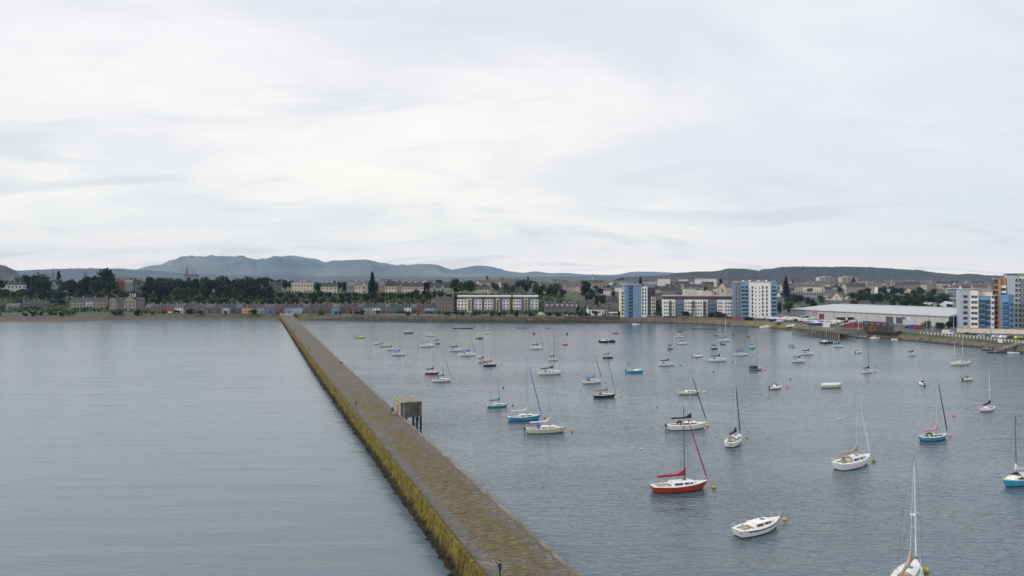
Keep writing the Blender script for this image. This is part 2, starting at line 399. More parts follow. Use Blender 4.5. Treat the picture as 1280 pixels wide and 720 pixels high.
    L(wob.outputs[0], br.inputs['Vector'])
    stone = ramp(nt, L, br.outputs['Color'], [(0, (.022, .02, .016)), (.3, (.11, .102, .08)), (1, (.215, .20, .165))])
    tone = nz(nt, L, vec, .5, (1, .5, 1), 6)
    stone = mix(nt, L, mr(nt, L, tone, .35, .7), stone, (.105, .095, .08))
    moss = nz(nt, L, vec, .8, (.5, 1.5, 1), 8, .74)
    band = mul(nt, L, mr(nt, L, U, .2, 2.6), mr(nt, L, U, 6.6, 7.4, 1, 0))
    near = mul(nt, L, mr(nt, L, V, 205, 330, 1, .45), mr(nt, L, nz(nt, L, vec, .22, (1, .6, 1), 5, .65), .36, .56, .62, 1.12))
    mossf = mr(nt, L, mul(nt, L, moss, mul(nt, L, band, near), 'MULTIPLY'), .22, .52)
    mosscol = ramp(nt, L, nz(nt, L, vec, 1.6, (.5, 1.7, 1), 8, .78), [(.36, (.028, .021, .012)), (.46, (.09, .068, .028)), (.55, (.145, .118, .05)), (.70, (.25, .205, .09))])
    c1 = mix(nt, L, mossf, stone, mosscol)
    joint = mr(nt, L, br.outputs['Fac'], .2, .8, 0, .38); c1 = mix(nt, L, joint, c1, (.022, .019, .013))
    edge = mul(nt, L, mr(nt, L, U, .15, .55, 1, 0), mr(nt, L, nz(nt, L, vec, .25), .35, .6))
    c1 = mix(nt, L, edge, c1, (.19, .16, .08))
    L(c1, b.inputs['Base Color']); b.inputs['Roughness'].default_value = .9
    bp = N(nt, 'ShaderNodeBump'); bp.inputs['Strength'].default_value = .8; bp.inputs['Distance'].default_value = .08
    hh = mul(nt, L, br.outputs['Color'], moss, 'ADD'); L(hh, bp.inputs['Height']); L(bp.outputs[0], b.inputs['Normal'])
    deckm = m
    # --- seaward face: yellow lichen above, dark weed below
    m, nt, b, L, vec, sp = base('lichened stone face'); U, V, Z = sp.outputs
    n1 = nz(nt, L, vec, .8, (1, 1, .35), 7, .75); n2 = nz(nt, L, vec, 1.5, (1, 1, .3), 8, .8); n3 = nz(nt, L, vec, .09, (1, 1, 0), 3)
    lich = ramp(nt, L, n2, [(.30, (.022, .02, .012)), (.44, (.075, .06, .018)), (.56, (.17, .135, .026)), (.70, (.25, .20, .04)), (.82, (.26, .23, .10))])
    weed = ramp(nt, L, n2, [(.3, (.008, .008, .006)), (.55, (.03, .026, .017)), (.75, (.075, .062, .035))])
    b.inputs['Specular IOR Level'].default_value = .12
    lim = mul(nt, L, mul(nt, L, Z, mul(nt, L, n1, 2.3), 'ADD'), mul(nt, L, n3, 1.3), 'ADD')
    f = mr(nt, L, lim, 2.5, 3.5)
    grey = mr(nt, L, n1, .60, .72)
    lich = mix(nt, L, mul(nt, L, grey, .8), lich, (.14, .13, .11))
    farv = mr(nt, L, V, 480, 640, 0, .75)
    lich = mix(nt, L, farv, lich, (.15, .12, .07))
    L(mix(nt, L, f, weed, lich), b.inputs['Base Color']); b.inputs['Roughness'].default_value = .85
    bp = N(nt, 'ShaderNodeBump'); bp.inputs['Strength'].default_value = 1; bp.inputs['Distance'].default_value = .2; L(n2, bp.inputs['Height']); L(bp.outputs[0], b.inputs['Normal'])
    facem = m
    nzf = lambda a, b_, c: mnoise.noise(Vector((a, b_, c)))
    strip('deck', [(.45, 3.0), (2.2, 3.02), (4.5, 3.06), (7, 3.02), (8.96, 3.0)], deckm, lambda u, z, v: (0, .03 * nzf(u, v * .7, 2)))
    strip('kerb', [(0, 3.02), (.0, 3.14), (.42, 3.14), (.45, 2.95)], mat('pale kerb stone', (.09, .08, .05), .9, scale=.4, col2=(.24, .215, .165), bump=.03), lambda u, z, v: (0, .03 * nzf(u, v * .5, 9)))
    strip('harbour_wall', [(0, 3.03), (-.25, 1), (-.5, -2.5)], mat('harbour wall stone', (.04, .04, .035), .85, scale=.8, col2=(.13, .12, .10), bump=.1))
    strip('parapet', [(8.94, 2.95), (8.98, 3.32), (9.3, 3.40), (9.48, 3.28), (9.52, 2.6)], facem, lambda u, z, v: ((.14 * nzf(v * 1.4, z, 1), .11 * nzf(v * .9, u, 2)) if z > 3.25 else (0, 0)), .7)
    strip('seaward_face', [(9.44, 3.18), (9.47, 3.0), (9.52, 2.5), (9.58, 2.0), (9.64, 1.5), (9.70, 1.1), (9.78, .7), (9.9, .3), (10.1, -.1), (10.6, -1), (11.4, -2.5)], facem,
          lambda u, z, v: (.30 * nzf(v * 1.1, z * 1.3, 5) * min(1, (3.4 - z)) + 1.15 * max(0, nzf(v * .8, z * .8, 8)) * max(0, (2.2 - z) / 2.2), .1 * nzf(v, z * 3, 6) * (z < 3)), .7)
    # landing at the shore end, butted against the deck
    x, y = pier_pt(4.3, PTOT - 1)
    s = thing('landing_steps', 'pale concrete landing steps where the breakwater meets the shore', 'steps', (x, y, 3.15), R(21))
    q = MB()
    for i in range(5): q.box(-5, 5, i * 1.4, i * 1.4 + 1.38, -1, .25 + .25 * i)
    q.build('step_flight', mat('pale concrete', (.36, .36, .35), .85), s)
    q = MB()
    for sx in (-5.2, 5.2): q = MB(); q.box(sx - .18, sx + .18, -.5, 7.5, -1, 2.2); q.build('side_wall', mat('pale concrete', (.36, .36, .35), .85), s)
    # hut on piles
    v0 = None
    for i in range(2000):
        v = i * .2
        if PIER(v)[1] > 149.5: v0 = v; break
    x, y = pier_pt(.35, v0); x1, y1 = pier_pt(.35, v0 + 8)
    ang = math.atan2(y1 - y, x1 - x) - math.pi / 2
    h = thing('pier_hut', 'derelict grey concrete hut on piles at the harbour edge of the breakwater', 'hut', (x, y, 3.0), ang)
    conc = mat('stained concrete', (.045, .046, .036), .9, scale=1.2, col2=(.185, .18, .155), detail=8, stretch=(1.6, 1.6, .28), bump=.03)
    pink = mat('faded pink render', (.24, .185, .15), .9, scale=1.0, col2=(.38, .30, .25), detail=7)
    W, D, T = 4.7, 7.6, 3.0
    q = MB(); q.box(0, W, 0, .25, .05, T); q.box(0, W, D - .25, D, .05, T); q.box(W - .25, W, .25, D - .25, .05, T)
    # harbour-side slab walls; plank joints cut as shallow ribs
    for k in range(9): q.box(.35 + k * .48, .40 + k * .48, -.03, .001, .1, T - .08)
    q.build('wall', conc, h)
    q = MB(); q.box(0, .25, .25, 2.6, .05, T); q.box(0, .25, 3.7, D - .25, .05, T); q.box(0, .25, 2.6, 3.7, 2.15, T); q.build('side_wall', pink, h)
    q = MB(); q.box(.06, .14, 2.62, 3.68, .05, 2.15); q.build('doorway_board', mat('dark board', (.04, .035, .03), .8), h)
    q = MB(); q.add([(-.12, -.2, T), (W + .15, -.2, T), (W + .15, D + .15, T), (-.12, D + .15, T), (-.12, -.2, T + .16), (W + .15, -.2, T + .16), (W + .15, D + .15, T + .16), (-.12, D + .15, T + .16), (W * .45, -.2, T + .3), (W * .45, D + .15, T + .3)],
                      [(3, 2, 1, 0), (0, 1, 5, 8, 4), (1, 2, 6, 5), (2, 3, 7, 9, 6), (3, 0, 4, 7), (4, 8, 9, 7), (8, 5, 6, 9)])
    q.build('roof', mat('mossy roof slab', (.13, .125, .09), .9, scale=.9, col2=(.30, .29, .25), detail=8), h)
    q = MB(); q.box(-.1, W, -.05, D, -.2, .04); q.build('floor_slab', conc, h)
    q = MB(); q.box(.55, .72, -.12, -.035, .1, T - .1); q.build('drain_post', mat('pale concrete', (.36, .36, .35), .85), h)
    for px_, py_ in ((W - .2, .15), (W - .2, D * .5), (W - .2, D - .2), (W - 1.9, .2), (W - 1.9, D - .2)):
        q = MB(); q.box(px_ - .19, px_ + .19, py_ - .19, py_ + .19, -5, -.2); q.build('leg', M['timber'], h)
    q = MB(); q.tube((W - .2, .15, -2.6), (W - .2, D * .5, -.4), .07); q.tube((W - .2, D * .5, -2.6), (W - .2, D - .2, -.4), .07); q.tube((W - 1.9, .2, -2.4), (W - .2, .15, -.3), .07)
    q.build('brace', M['timber'], h)
# ------------------------------------------------------------------ boats
def fit_length(px, py, w, head, beamratio):
    cx, cy = at(px, py); a = R(head)
    lo, hi = 1.0, 22.0
    for _ in range(40):
        L_ = (lo + hi) / 2; B = L_ * beamratio
        xs = []
        for sx, sy in ((.5, 0), (-.5, .36), (-.5, -.36), (0, .5), (0, -.5)):
            X = cx + sx * L_ * math.cos(a) - sy * B * math.sin(a); Yv = cy + sx * L_ * math.sin(a) + sy * B * math.cos(a); xs.append(pxof(X, Yv))
        if max(xs) - min(xs) > w: hi = L_
        else: lo = L_
    return (lo + hi) / 2
def halfbeam(t, B, tr=.62, k=.42):
    if t < k: return B / 2 * (1 - (1 - tr) * ((k - t) / k) ** 2)
    return B / 2 * max(0.0, 1 - ((t - k) / (1 - k)) ** 2.1)
def hull_parts(root, L_, B, Fb, hullm, stripe=None, bottom=None, tr=.66, sheer=.3, deckm=None, well=(.06, .32), wellw=.5, n=20, wellm=None, bowrake=.1, welld=.42, stern=1.0):
    rows = []
    for i in range(n + 1):
        t = i / n; b = max(.012, halfbeam(t, B, tr)); h = Fb * (1 + sheer * (t - .3) ** 2 * 2 + (.0 if t > .3 else .03))
        x = -L_ / 2 + t * L_; ring = []
        zs = [h, h * .88, h * .70, .15, .06, -.12, -.4]
        ws = [1, .985, .96, .86, .84, .74, .05]
        half = []
        for z, wv in zip(zs, ws):
            rk = bowrake * L_ * (t ** 5) * (1 - max(z, -.1) / h); sr = -.30 * L_ * ((1 - t) ** 7) * (1 - max(z, -.1) / h) * stern
            wr = wv if t < .6 else lerp(wv, wv ** 2.2, (t - .6) / .4)
            half.append((x - rk + sr * (-.2), b * wr, z))
        ring = half + [(p[0], -p[1], p[2]) for p in half[::-1]]
        rows.append(ring)
    q = MB(); m = len(rows[0]); hn = 7
    vs = [p for r in rows for p in r]; fs = []; mi = []
    for j in range(n):
        for i in range(m - 1):
            if i == hn - 1: pass
            fs.append((j * m + i, j * m + i + 1, (j + 1) * m + i + 1, (j + 1) * m + i))
            k = i if i < hn else m - 2 - i
            mi.append(1 if (k == 1 and stripe and .1 < j / n < .97) else (2 if k >= 3 else 0))
    for i in range(hn - 1):   # transom strips
        fs.append((i, m - 1 - i, m - 2 - i, i + 1)); mi.append(2 if i >= 3 else 0)
    q.v = vs; q.f = fs; q.m = mi
    q.build('hull', [hullm, stripe or hullm, bottom or M['antifoul']], root, smooth=True)
    # deck with a cockpit well
    deckm = deckm or M['deck']; q = MB(); rows = []
    cw = B * wellw / 2
    for i in range(n + 1):
        t = i / n; b = max(.01, halfbeam(t, B, tr) - .01); h = Fb * (1 + sheer * (t - .3) ** 2 * 2 + (.0 if t > .3 else .03)) - .015
        x = -L_ / 2 + t * L_; c = min(cw, b * .8)
        rows.append([(x, b, h), (x, c, h + .04), (x, 0, h + .05), (x, -c, h + .04), (x, -b, h)])
    vs = [p for r in rows for p in r]; fs = []; wl = [j for j in range(n) if well and well[0] <= j / n < well[1]]
    for j in range(n):
        for i in range(4):
            if j in wl and i in (1, 2): continue
            fs.append((j * 5 + i, j * 5 + i + 1, (j + 1) * 5 + i + 1, (j + 1) * 5 + i))
    q.add(vs, fs); q.build('deck', deckm, root)
    if wl:
        a, b_ = wl[0], wl[-1] + 1; q = MB()
        def P(j, i, dz=0): p = rows[j][i]; return (p[0], p[1], p[2] - dz)
        d = welld; ring_t = [P(a, 1), P(b_, 1), P(b_, 3), P(a, 3)]; ring_b = [(p[0], p[1] * .85, Fb - d) for p in ring_t]
        q.add(ring_t + ring_b, [(0, 1, 5, 4), (1, 2, 6, 5), (2, 3, 7, 6), (3, 0, 4, 7), (4, 5, 6, 7)])
        for sgn in (1, -1):
            y0 = sorted((sgn * cw * .84, sgn * cw * .52))
            q.box(ring_b[0][0] + .1, ring_b[1][0] - .1, y0[0], y0[1], Fb - d + .004, Fb - d + .2)
        q.build('cockpit', wellm or M['deckcream'], root)
    def hz(t): return Fb * (1 + sheer * (t - .3) ** 2 * 2)
    return hz
def coachroof(root, L_, B, hz, t0, t1, ht, wf, m, win=True, front=.35, winm=None, wn=2, hatch=True):
    n = 8; rows = []
    for i in range(n + 1):
        s = i / n; t = lerp(t0, t1, s); x = -L_ / 2 + t * L_
        w = min(B * wf / 2, halfbeam(t, B) * .74) ; k = 1 if s < 1 - front else max(.04, math.cos((s - 1 + front) / front * math.pi / 2))
        z0 = hz(t) - .02; hh = ht * (k ** .7) * (1 - .2 * s)
        rows.append([(x, w, z0), (x, w * .88, z0 + hh * .85), (x, w * .45, z0 + hh * 1.05), (x, -w * .45, z0 + hh * 1.05), (x, -w * .88, z0 + hh * .85), (x, -w, z0)])
    q = MB(); q.loft(rows, closed=False); q.add([rows[0][0], rows[0][1], rows[0][2], rows[0][3], rows[0][4], rows[0][5]], [(0, 1, 2, 3, 4, 5)])
    cab = q.build('cabin', m, root)
    if win:
        for sg in (1, -1):
            for k in range(wn):
                ta = .06 + k * .37; tb = ta + .30; q = MB(); r = []
                for s in (ta, tb):
                    f = s * n; i = min(n - 1, int(f)); ff = f - i
                    pa = [lerp(rows[i][0][c], rows[i + 1][0][c], ff) for c in range(3)]; pb = [lerp(rows[i][1][c], rows[i + 1][1][c], ff) for c in range(3)]
                    for u in (.2, .85):
                        r.append((lerp(pa[0], pb[0], u), sg * (lerp(pa[1], pb[1], u) + .018), lerp(pa[2], pb[2], u)))
                b = [(p[0], p[1] - sg * .03, p[2]) for p in r]
                q.add(r + b, [(0, 1, 3, 2), (4, 6, 7, 5), (0, 2, 6, 4), (1, 5, 7, 3), (0, 4, 5, 1), (2, 3, 7, 6)])
                q.build('window', winm or M['glass'], cab)
    if hatch:
        xm = -L_ / 2 + lerp(t0, t1, .52) * L_; zt = hz(lerp(t0, t1, .52)) + ht * .98
        q = MB(); q.box(xm - .25, xm + .25, -.25, .25, zt - .1, zt + .06); q.build('hatch', M['c_grey'], cab)
    return cab
YID = [0]
NB = []
def yacht(px, py, w, head, label, hull='white', mt=None, mx=None, stay=None, boom='c_blue', boomup=0, hood='c_navy', spar='mast_pale', stripe=None, cabin='white',
          L_=None, near=False, lean=0, tent=None, nomast=False, mizzen=False, radar=False, bottom=None, deck='deck', outboard=False, group='sailing yachts moored in the harbour', cat='sailing yacht', win='glass', fb=None, mr=1.0, name='sailing_yacht'):
    if L_ is None: L_ = fit_length(px, py, w, head, .32)
    B = L_ * .31 if L_ < 10 else L_ * .29
    Fb = fb or max(.62, .108 * L_)
    x, y = at(px, py); y += B * .35
    x = (px - 640) / F * y
    root = thing(name, label, cat, (x, y, 0), R(head), group)
    if lean: root.rotation_euler = (R(lean), 0, R(head))
    hz = hull_parts(root, L_, B, Fb, M[hull], M[stripe] if stripe else None, M[bottom] if bottom else None, deckm=M[deck], tr=.56, n=22 if near else 14)
    ch = .05 * L_ + .12
    coachroof(root, L_, B, hz, .34, .80, ch, .62, M[cabin], winm=M[win], wn=2)
    X = lambda t: -L_ / 2 + t * L_
    mt_t = .58; zc = hz(mt_t)
    Ht = topz(mt, y) if mt else (1.28 * L_ + 1.2)
    r = (.072 if near else .062) * (.85 if L_ < 7.5 else 1) * mr
    sm_ = M[spar]
    if not nomast:
        q = MB(); q.tube((X(mt_t), 0, zc), (X(mt_t) - .012 * Ht, 0, Ht), r, r * .7, 8); mast = q.build('mast', sm_, root)
        q = MB(); zs = zc + (Ht - zc) * .5; hb = B * .30
        q.tube((X(mt_t) - .05, -hb, zs), (X(mt_t) - .05, hb, zs), .025, .025, 5); q.build('spreader', sm_, mast)
        if near:
            q = MB(); q.tube((X(mt_t) - .012 * Ht, 0, Ht), (X(mt_t) - .012 * Ht - .35, 0, Ht + .22), .02, .015, 4); q.tube((X(mt_t) - .012 * Ht, 0, Ht), (X(mt_t) - .012 * Ht, 0, Ht + .4), .012, .01, 4); q.build('masthead_vane', M['wire'], mast)
        # rigging
        q = MB(); wr = .014 if near else .012; top = (X(mt_t) - .012 * Ht, 0, Ht - .1)
        q.tube(top, (X(.02), 0, hz(0) + .05), wr, wr, 4)
        for sg in (1, -1):
            q.path([top, (X(mt_t) - .05, sg * hb, zs), (X(mt_t) - .08, sg * halfbeam(mt_t, B) * .93, zc)], wr, 4)
            q.tube((X(mt_t), 0, zs - .1), (X(mt_t) - .45, sg * halfbeam(mt_t, B) * .93, zc), wr, wr, 4)
        if not stay: q.tube(top, (X(.985), 0, hz(1)), wr, wr, 4)
        q.build('rigging', M['wire'], root)
        zb = zc + ch + .75; xb = X(.1)
        if boom:
            q = MB(); q.tube((X(mt_t) - .1, 0, zb), (xb, 0, zb + boomup * .5 - .05), .055, .05, 6); bo = q.build('boom', sm_, root)
            rows = []
            for i in range(9):
                s = i / 8; xx = lerp(X(mt_t) + .12, xb + .1, s); rr = lerp(.27, .15, s); top_ = lerp(1.15 if near else 1.0, .26, min(1, s * 3.2) ** .6); zz = lerp(zb, zb + boomup * .5 - .05, s) + .015 * math.sin(i * 2.3)
                rows.append([(xx, rr * .6, zz - .09), (xx, rr, zz + .04), (xx, rr * .35, zz + top_ * .9), (xx, 0, zz + top_), (xx, -rr * .35, zz + top_ * .9), (xx, -rr, zz + .04), (xx, -rr * .6, zz - .09)])
            q = MB(); q.loft(rows); q.build('sail_cover', M[boom], bo, smooth=True)
        if stay:
            p0 = Vector((X(.975), 0, hz(1) + .35)); p1 = Vector((X(mt_t) - .012 * Ht + .15, 0, Ht * (.97)))
            q = MB(); rj = .10 if near else .085
            pts = [p0.lerp(p1, s) for s in (0, .06, .4, .75, .88)]; rs = [rj * .6, rj * 1.1, rj, rj * .75, rj * .35]
            for a, b_, ra, rb in zip(pts, pts[1:], rs, rs[1:]): q.tube(a, b_, ra, rb, 7)
            q.tube(pts[-1], p1, .02, .02, 4); q.tube((X(.99), 0, hz(1)), p0, .03, .03, 4); q.build('furled_sail', M[stay], root)
            q = MB(); q.tube(p0 + Vector((0, 0, -.16)), p0 + Vector((0, 0, -.02)), .13, .13, 8); q.build('furling_drum', M['wire'], root)
    if mizzen:
        q = MB(); q.tube((X(.16), 0, hz(.1)), (X(.16) - .1, 0, Ht * .8), r * .8, r * .6, 7); q.build('mizzen_mast', sm_, root)
        q = MB(); q.tube((X(.16), 0, hz(.1) + 1.5), (X(-.1), 0, hz(.1) + 1.5), .12, .07, 6); q.build('mizzen_boom', M[boom], root)
    if radar:
        q = MB(); zr = lerp(zc, Ht, .45); q.tube((X(mt_t) + .15, 0, zr), (X(mt_t) + .55, 0, zr), .04, .04, 5); q.ball((X(mt_t) + .55, 0, zr + .14), .3, 12, 6, .55); q.build('radar_dome', M['white'], root, smooth=True)
    if hood:
        q = MB(); rows = []; wb = B * .27
        for s, hh, ww in ((.285, .60, 1.0), (.33, .72, .98), (.37, .55, .95), (.40, .20, .9)):
            rows.append([(X(s), wb * ww * math.cos(a_), hz(.35) + .05 + hh * (.07 * L_ + .5) * math.sin(a_) ** .7 if a_ not in (0, math.pi) else hz(.35)) for a_ in [math.pi * k / 8 for k in range(9)]])
        q.loft(rows, closed=False); q.build('sprayhood', M[hood], root, smooth=True)
    if tent:
        q = MB(); rows = []
        a0, a1 = (.02, .57) if not nomast else (.05, .9)
        for i in range(5):
            s = lerp(a0, a1, i / 4); b = halfbeam(s, B) * 1.0; zt = zc + ch + (.62 if not nomast else .25) - .05 * (i % 2)
            rows.append([(X(s), b, hz(s) + .08), (X(s), b * .55, lerp(hz(s), zt, .62)), (X(s), 0, zt), (X(s), -b * .55, lerp(hz(s), zt, .62)), (X(s), -b, hz(s) + .08)])
        q.loft(rows, closed=False); q.add(rows[0], [(0, 1, 2, 3, 4)]); q.build('boat_cover', M[tent], root)
    # pulpit and pushpit rails
    if w > 17 or near:
        q = MB(); zb0 = hz(1); rr = .016 if not near else .02
        pts = [(X(.87), s_ * halfbeam(.87, B), zb0 + .55) for s_ in (1, -1)]; tip = (X(1.0) + .05, 0, zb0 + .62)
        q.tube(pts[0], tip, rr); q.tube(pts[1], tip, rr)
        for p in pts: q.tube(p, (p[0], p[1], hz(.87) - .02), rr)
        q.tube(tip, (X(.97), 0, zb0 - .02), rr); q.build('pulpit', M['mast_pale'], root)
        q = MB(); e = [(X(.12), halfbeam(.12, B) * .95), (X(.01), halfbeam(0, B) * .9), (X(.01), -halfbeam(0, B) * .9), (X(.12), -halfbeam(.12, B) * .95)]
        q.path([(a_, b_, hz(0) + .58) for a_, b_ in e], rr)
        for a_, b_ in e: q.tube((a_, b_, hz(0) + .58), (a_, b_, hz(0) - .02), rr)
        q.build('pushpit', M['mast_pale'], root)
    if near:
        for sg in (1, -1):
            q = MB(); prev = None
            for t in (.12, .27, .42, .57, .72, .87):
                p = Vector((X(t), sg * halfbeam(t, B) * .95, hz(t))); tp = p + Vector((0, 0, .56)); q.tube(p, tp, .014, .014, 4)
                if prev is not None: q.tube(prev, tp, .006, .006, 3); q.tube(prev - Vector((0, 0, .26)), tp - Vector((0, 0, .26)), .006, .006, 3)
                prev = tp
            q.build('guard_rail', M['mast_pale'], root)
        for sg in (1, -1):
            q = MB(); q.tube((X(.26), sg * B * .3, hz(.26)), (X(.26), sg * B * .3, hz(.26) + .18), .07, .05, 8); q.build('winch', M['wire'], root)
        q = MB(); q.tube((X(.03), 0, hz(0) + .1), (X(.16), 0, hz(0) + .45), .025, .02, 5); q.build('tiller', M['teak'], root)
    if outboard:
        q = MB(); q.box(X(0) - .38, X(0) - .1, -.14, .14, Fb * .75, Fb + .38); q.box(X(0) - .3, X(0) - .16, -.06, .06, -.2, Fb * .75); q.build('outboard_motor', M['black'], root)
    NB.append((px, py, w, label)); return root

def motorboat(px, py, w, head, label, hull='white', cabin='white', kind='cruiser', L_=None, cover=None, group='motor boats moored in the harbour', canopy=None, mast=False):
    if L_ is None: L_ = fit_length(px, py, w, head, .36)
    B = L_ * .36; Fb = max(.55, .13 * L_); x, y = at(px, py); y += B * .3; x = (px - 640) / F * y
    root = thing('motor_boat', label, 'motor boat', (x, y, 0), R(head), group)
    hz = hull_parts(root, L_, B, Fb, M[hull], deckm=M['deck'], tr=.85, stern=.1, n=14, well=(.05, .38), wellw=.62, sheer=.35)
    X = lambda t: -L_ / 2 + t * L_
    if kind == 'cruiser':
        coachroof(root, L_, B, hz, .42, .86, .3, .7, M[cabin], win=L_ > 5, wn=1)
        q = MB(); z0 = hz(.5); a, b_ = X(.36), X(.6); wv = B * .30; hh = max(.9, .16 * L_)
        q.add([(a, wv, z0), (a, -wv, z0), (b_ + .25, -wv, z0), (b_ + .25, wv, z0), (a, wv * .9, z0 + hh), (a, -wv * .9, z0 + hh), (b_ - .25, -wv * .9, z0 + hh), (b_ - .25, wv * .9, z0 + hh)],
              [(0, 1, 5, 4), (1, 2, 6, 5), (2, 3, 7, 6), (3, 0, 4, 7), (4, 5, 6, 7)])
        wh = q.build('wheelhouse', M[cabin], root)
        for sg in (1, -1):
            q = MB(); q.box(a + .12, b_ - .25, sg * wv * .965 - .02, sg * wv * .965 + .02, z0 + hh * .45, z0 + hh * .85); q.build('window', M['glass'], wh)
        q = MB(); f = lambda s, o: (b_ + .25 - .5 * s + o, z0 + hh * s)
        (xa, za), (xc, zc_) = f(.45, .02), f(.88, .02)
        q.add([(xa, wv * .85, za), (xa, -wv * .85, za), (xc, -wv * .8, zc_), (xc, wv * .8, zc_)] + [(p - .02 if i % 2 == 0 else p) for i, p in ()] if False else [(xa, wv * .85, za), (xa, -wv * .85, za), (xc, -wv * .8, zc_), (xc, wv * .8, zc_), (xa - .03, wv * .85, za), (xa - .03, -wv * .85, za), (xc - .03, -wv * .8, zc_), (xc - .03, wv * .8, zc_)],
              [(0, 1, 2, 3), (4, 7, 6, 5), (0, 4, 5, 1), (1, 5, 6, 2), (2, 6, 7, 3), (3, 7, 4, 0)]); q.build('windscreen', M['glass'], wh)
        q = MB(); q.box(a - .25, b_ - .15, -wv * 1.02, wv * 1.02, z0 + hh + .002, z0 + hh + .08); q.build('roof', M[canopy or cabin], wh)
    elif kind == 'open':
        q = MB(); q.box(X(.45), X(.58), -B * .16, B * .16, Fb - .3, Fb + .45); q.build('console', M[cabin], root)
        q = MB(); q.box(X(.18), X(.26), -B * .3, B * .3, Fb - .2, Fb - .08); q.build('thwart', M['teak'], root)
    elif kind == 'sport':
        coachroof(root, L_, B, hz, .42, .88, .32, .72, M[cabin], win=False, hatch=True)
        q = MB(); a = X(.44); q.add([(a, B * .3, hz(.4)), (a, -B * .3, hz(.4)), (a - .3, -B * .26, hz(.4) + .75), (a - .3, B * .26, hz(.4) + .75), (a + .05, B * .3, hz(.4)), (a + .05, -B * .3, hz(.4)), (a - .25, -B * .26, hz(.4) + .75), (a - .25, B * .26, hz(.4) + .75)],
                              [(0, 1, 2, 3), (4, 7, 6, 5), (0, 4, 5, 1), (1, 5, 6, 2), (2, 6, 7, 3), (3, 7, 4, 0)]); q.build('windscreen', M['glass'], root)
    if cover:
        rows = []
        for i in range(6):
            t = lerp(.02, .6 if kind != 'covered' else .95, i / 5); b = max(.06, halfbeam(t, B, .85)) * 1.02; zt = hz(t) + (.55 if kind != 'covered' else .42) * math.sin(math.pi * (.2 + .6 * i / 5))
            rows.append([(X(t), b, hz(t) - .03), (X(t), b * .6, lerp(hz(t), zt, .7)), (X(t), 0, zt), (X(t), -b * .6, lerp(hz(t), zt, .7)), (X(t), -b, hz(t) - .03)])
        q = MB(); q.loft(rows, closed=False); q.add(rows[0], [(0, 1, 2, 3, 4)]); q.build('boat_cover', M[cover], root)
    q = MB(); q.box(X(0) - .4, X(0) - .05, -.16, .16, Fb * .7, Fb + .4); q.box(X(0) - .3, X(0) - .16, -.06, .06, -.2, Fb * .7); q.build('outboard_motor', M['black'], root)
    if mast:
        q = MB(); q.tube((X(.4), 0, Fb), (X(.4), 0, Fb + 3.2), .03, .02, 5); q.build('mast', M['mast_pale'], root)
    NB.append((px, py, w, label)); return root

def catamaran(px, py, w, head, label, hull='black', mast=None):
    L_ = fit_length(px, py, w, head, .5); B = L_ * .5; x, y = at(px, py)
    root = thing('catamaran', label, 'catamaran', (x, y + B * .3, 0), R(head), 'catamarans moored in the harbour')
    n = 10
    for sg in (1, -1):
        rows = []
        for i in range(n + 1):
            t = i / n; b = max(.02, halfbeam(t, B * .24, .7)); h = .85 + .25 * t; c = sg * B * .38; xx = -L_ / 2 + t * L_
            rows.append([(xx, c + b, h), (xx, c + b * .8, .1), (xx, c, -.3), (xx, c - b * .8, .1), (xx, c - b, h)])
        q = MB(); q.loft(rows); q.build('hull', M[hull], root, smooth=False)
    q = MB(); q.box(-L_ * .38, L_ * .16, -B * .36, B * .36, .8, .98); q.build('bridge_deck', M['white'], root)
    q = MB(); a, b_, wv = -L_ * .2, L_ * .15, B * .28
    q.add([(a, wv, .985), (a, -wv, .985), (b_, -wv, .985), (b_, wv, .985), (a, wv * .85, 1.8), (a, -wv * .85, 1.8), (b_ - .7, -wv * .8, 1.75), (b_ - .7, wv * .8, 1.75)], [(0, 1, 5, 4), (1, 2, 6, 5), (2, 3, 7, 6), (3, 0, 4, 7), (4, 5, 6, 7)])
    cb = q.build('cabin', M['cream'], root)
    q = MB(); q.box(a + .2, b_ - .9, wv * .9, wv * .96, 1.3, 1.6); q.build('window', M['glass'], cb)
    q = MB(); q.box(a + .2, b_ - .9, -wv * .96, -wv * .9, 1.3, 1.6); q.build('window', M['glass'], cb)
    if mast:
        Ht = topz(mast, y); q = MB(); q.tube((.1, 0, .9), (0, 0, Ht), .06, .045, 6); q.build('mast', M['mast_pale'], root)
        q = MB(); q.tube((0, 0, 2.5), (-L_ * .4, 0, 2.5), .16, .1, 6); q.build('sail_cover', M['c_navy'], root)
    NB.append((px, py, w, label)); return root
def pontoon(px, py, w, label, n=3, head=0, h=.45, name='pontoon', grp='floating pontoons in the harbour'):
    x, y = at(px, py); Lm = w * y / F; root = thing(name, label, 'pontoon', (x, y, 0), R(head), grp)
    seg = Lm / n
    for i in range(n):
        q = MB(); a = -Lm / 2 + i * seg; q.box(a + .08, a + seg - .08 - (.9 if i == 0 else 0), -1, 1, -.3, h); q.build('float', M['black'], root)
    q = MB(); q.box(-Lm / 2 + .3, Lm / 2 - .3, -.7, .7, h + .002, h + .1); q.build('deck_boards', M['timber'], root)
def buoy(px, py, m, label, r=.3, group='mooring buoys on the water'):
    r *= .88
    x, y = at(px, py); root = thing('mooring_buoy', label, 'buoy', (x, y, 0), rnd.uniform(0, 6), group)
    q = MB(); q.ball((0, 0, r * .45), r, 12, 8, .92); q.build('float', M[m], root, smooth=True)
    q = MB(); q.tube((0, 0, r * 1.3), (0, 0, r * 1.6), .05, .04, 6); q.tube((-.1, 0, r * 1.65), (.1, 0, r * 1.65), .03, .03, 5); q.build('ring', M['wire'], root)

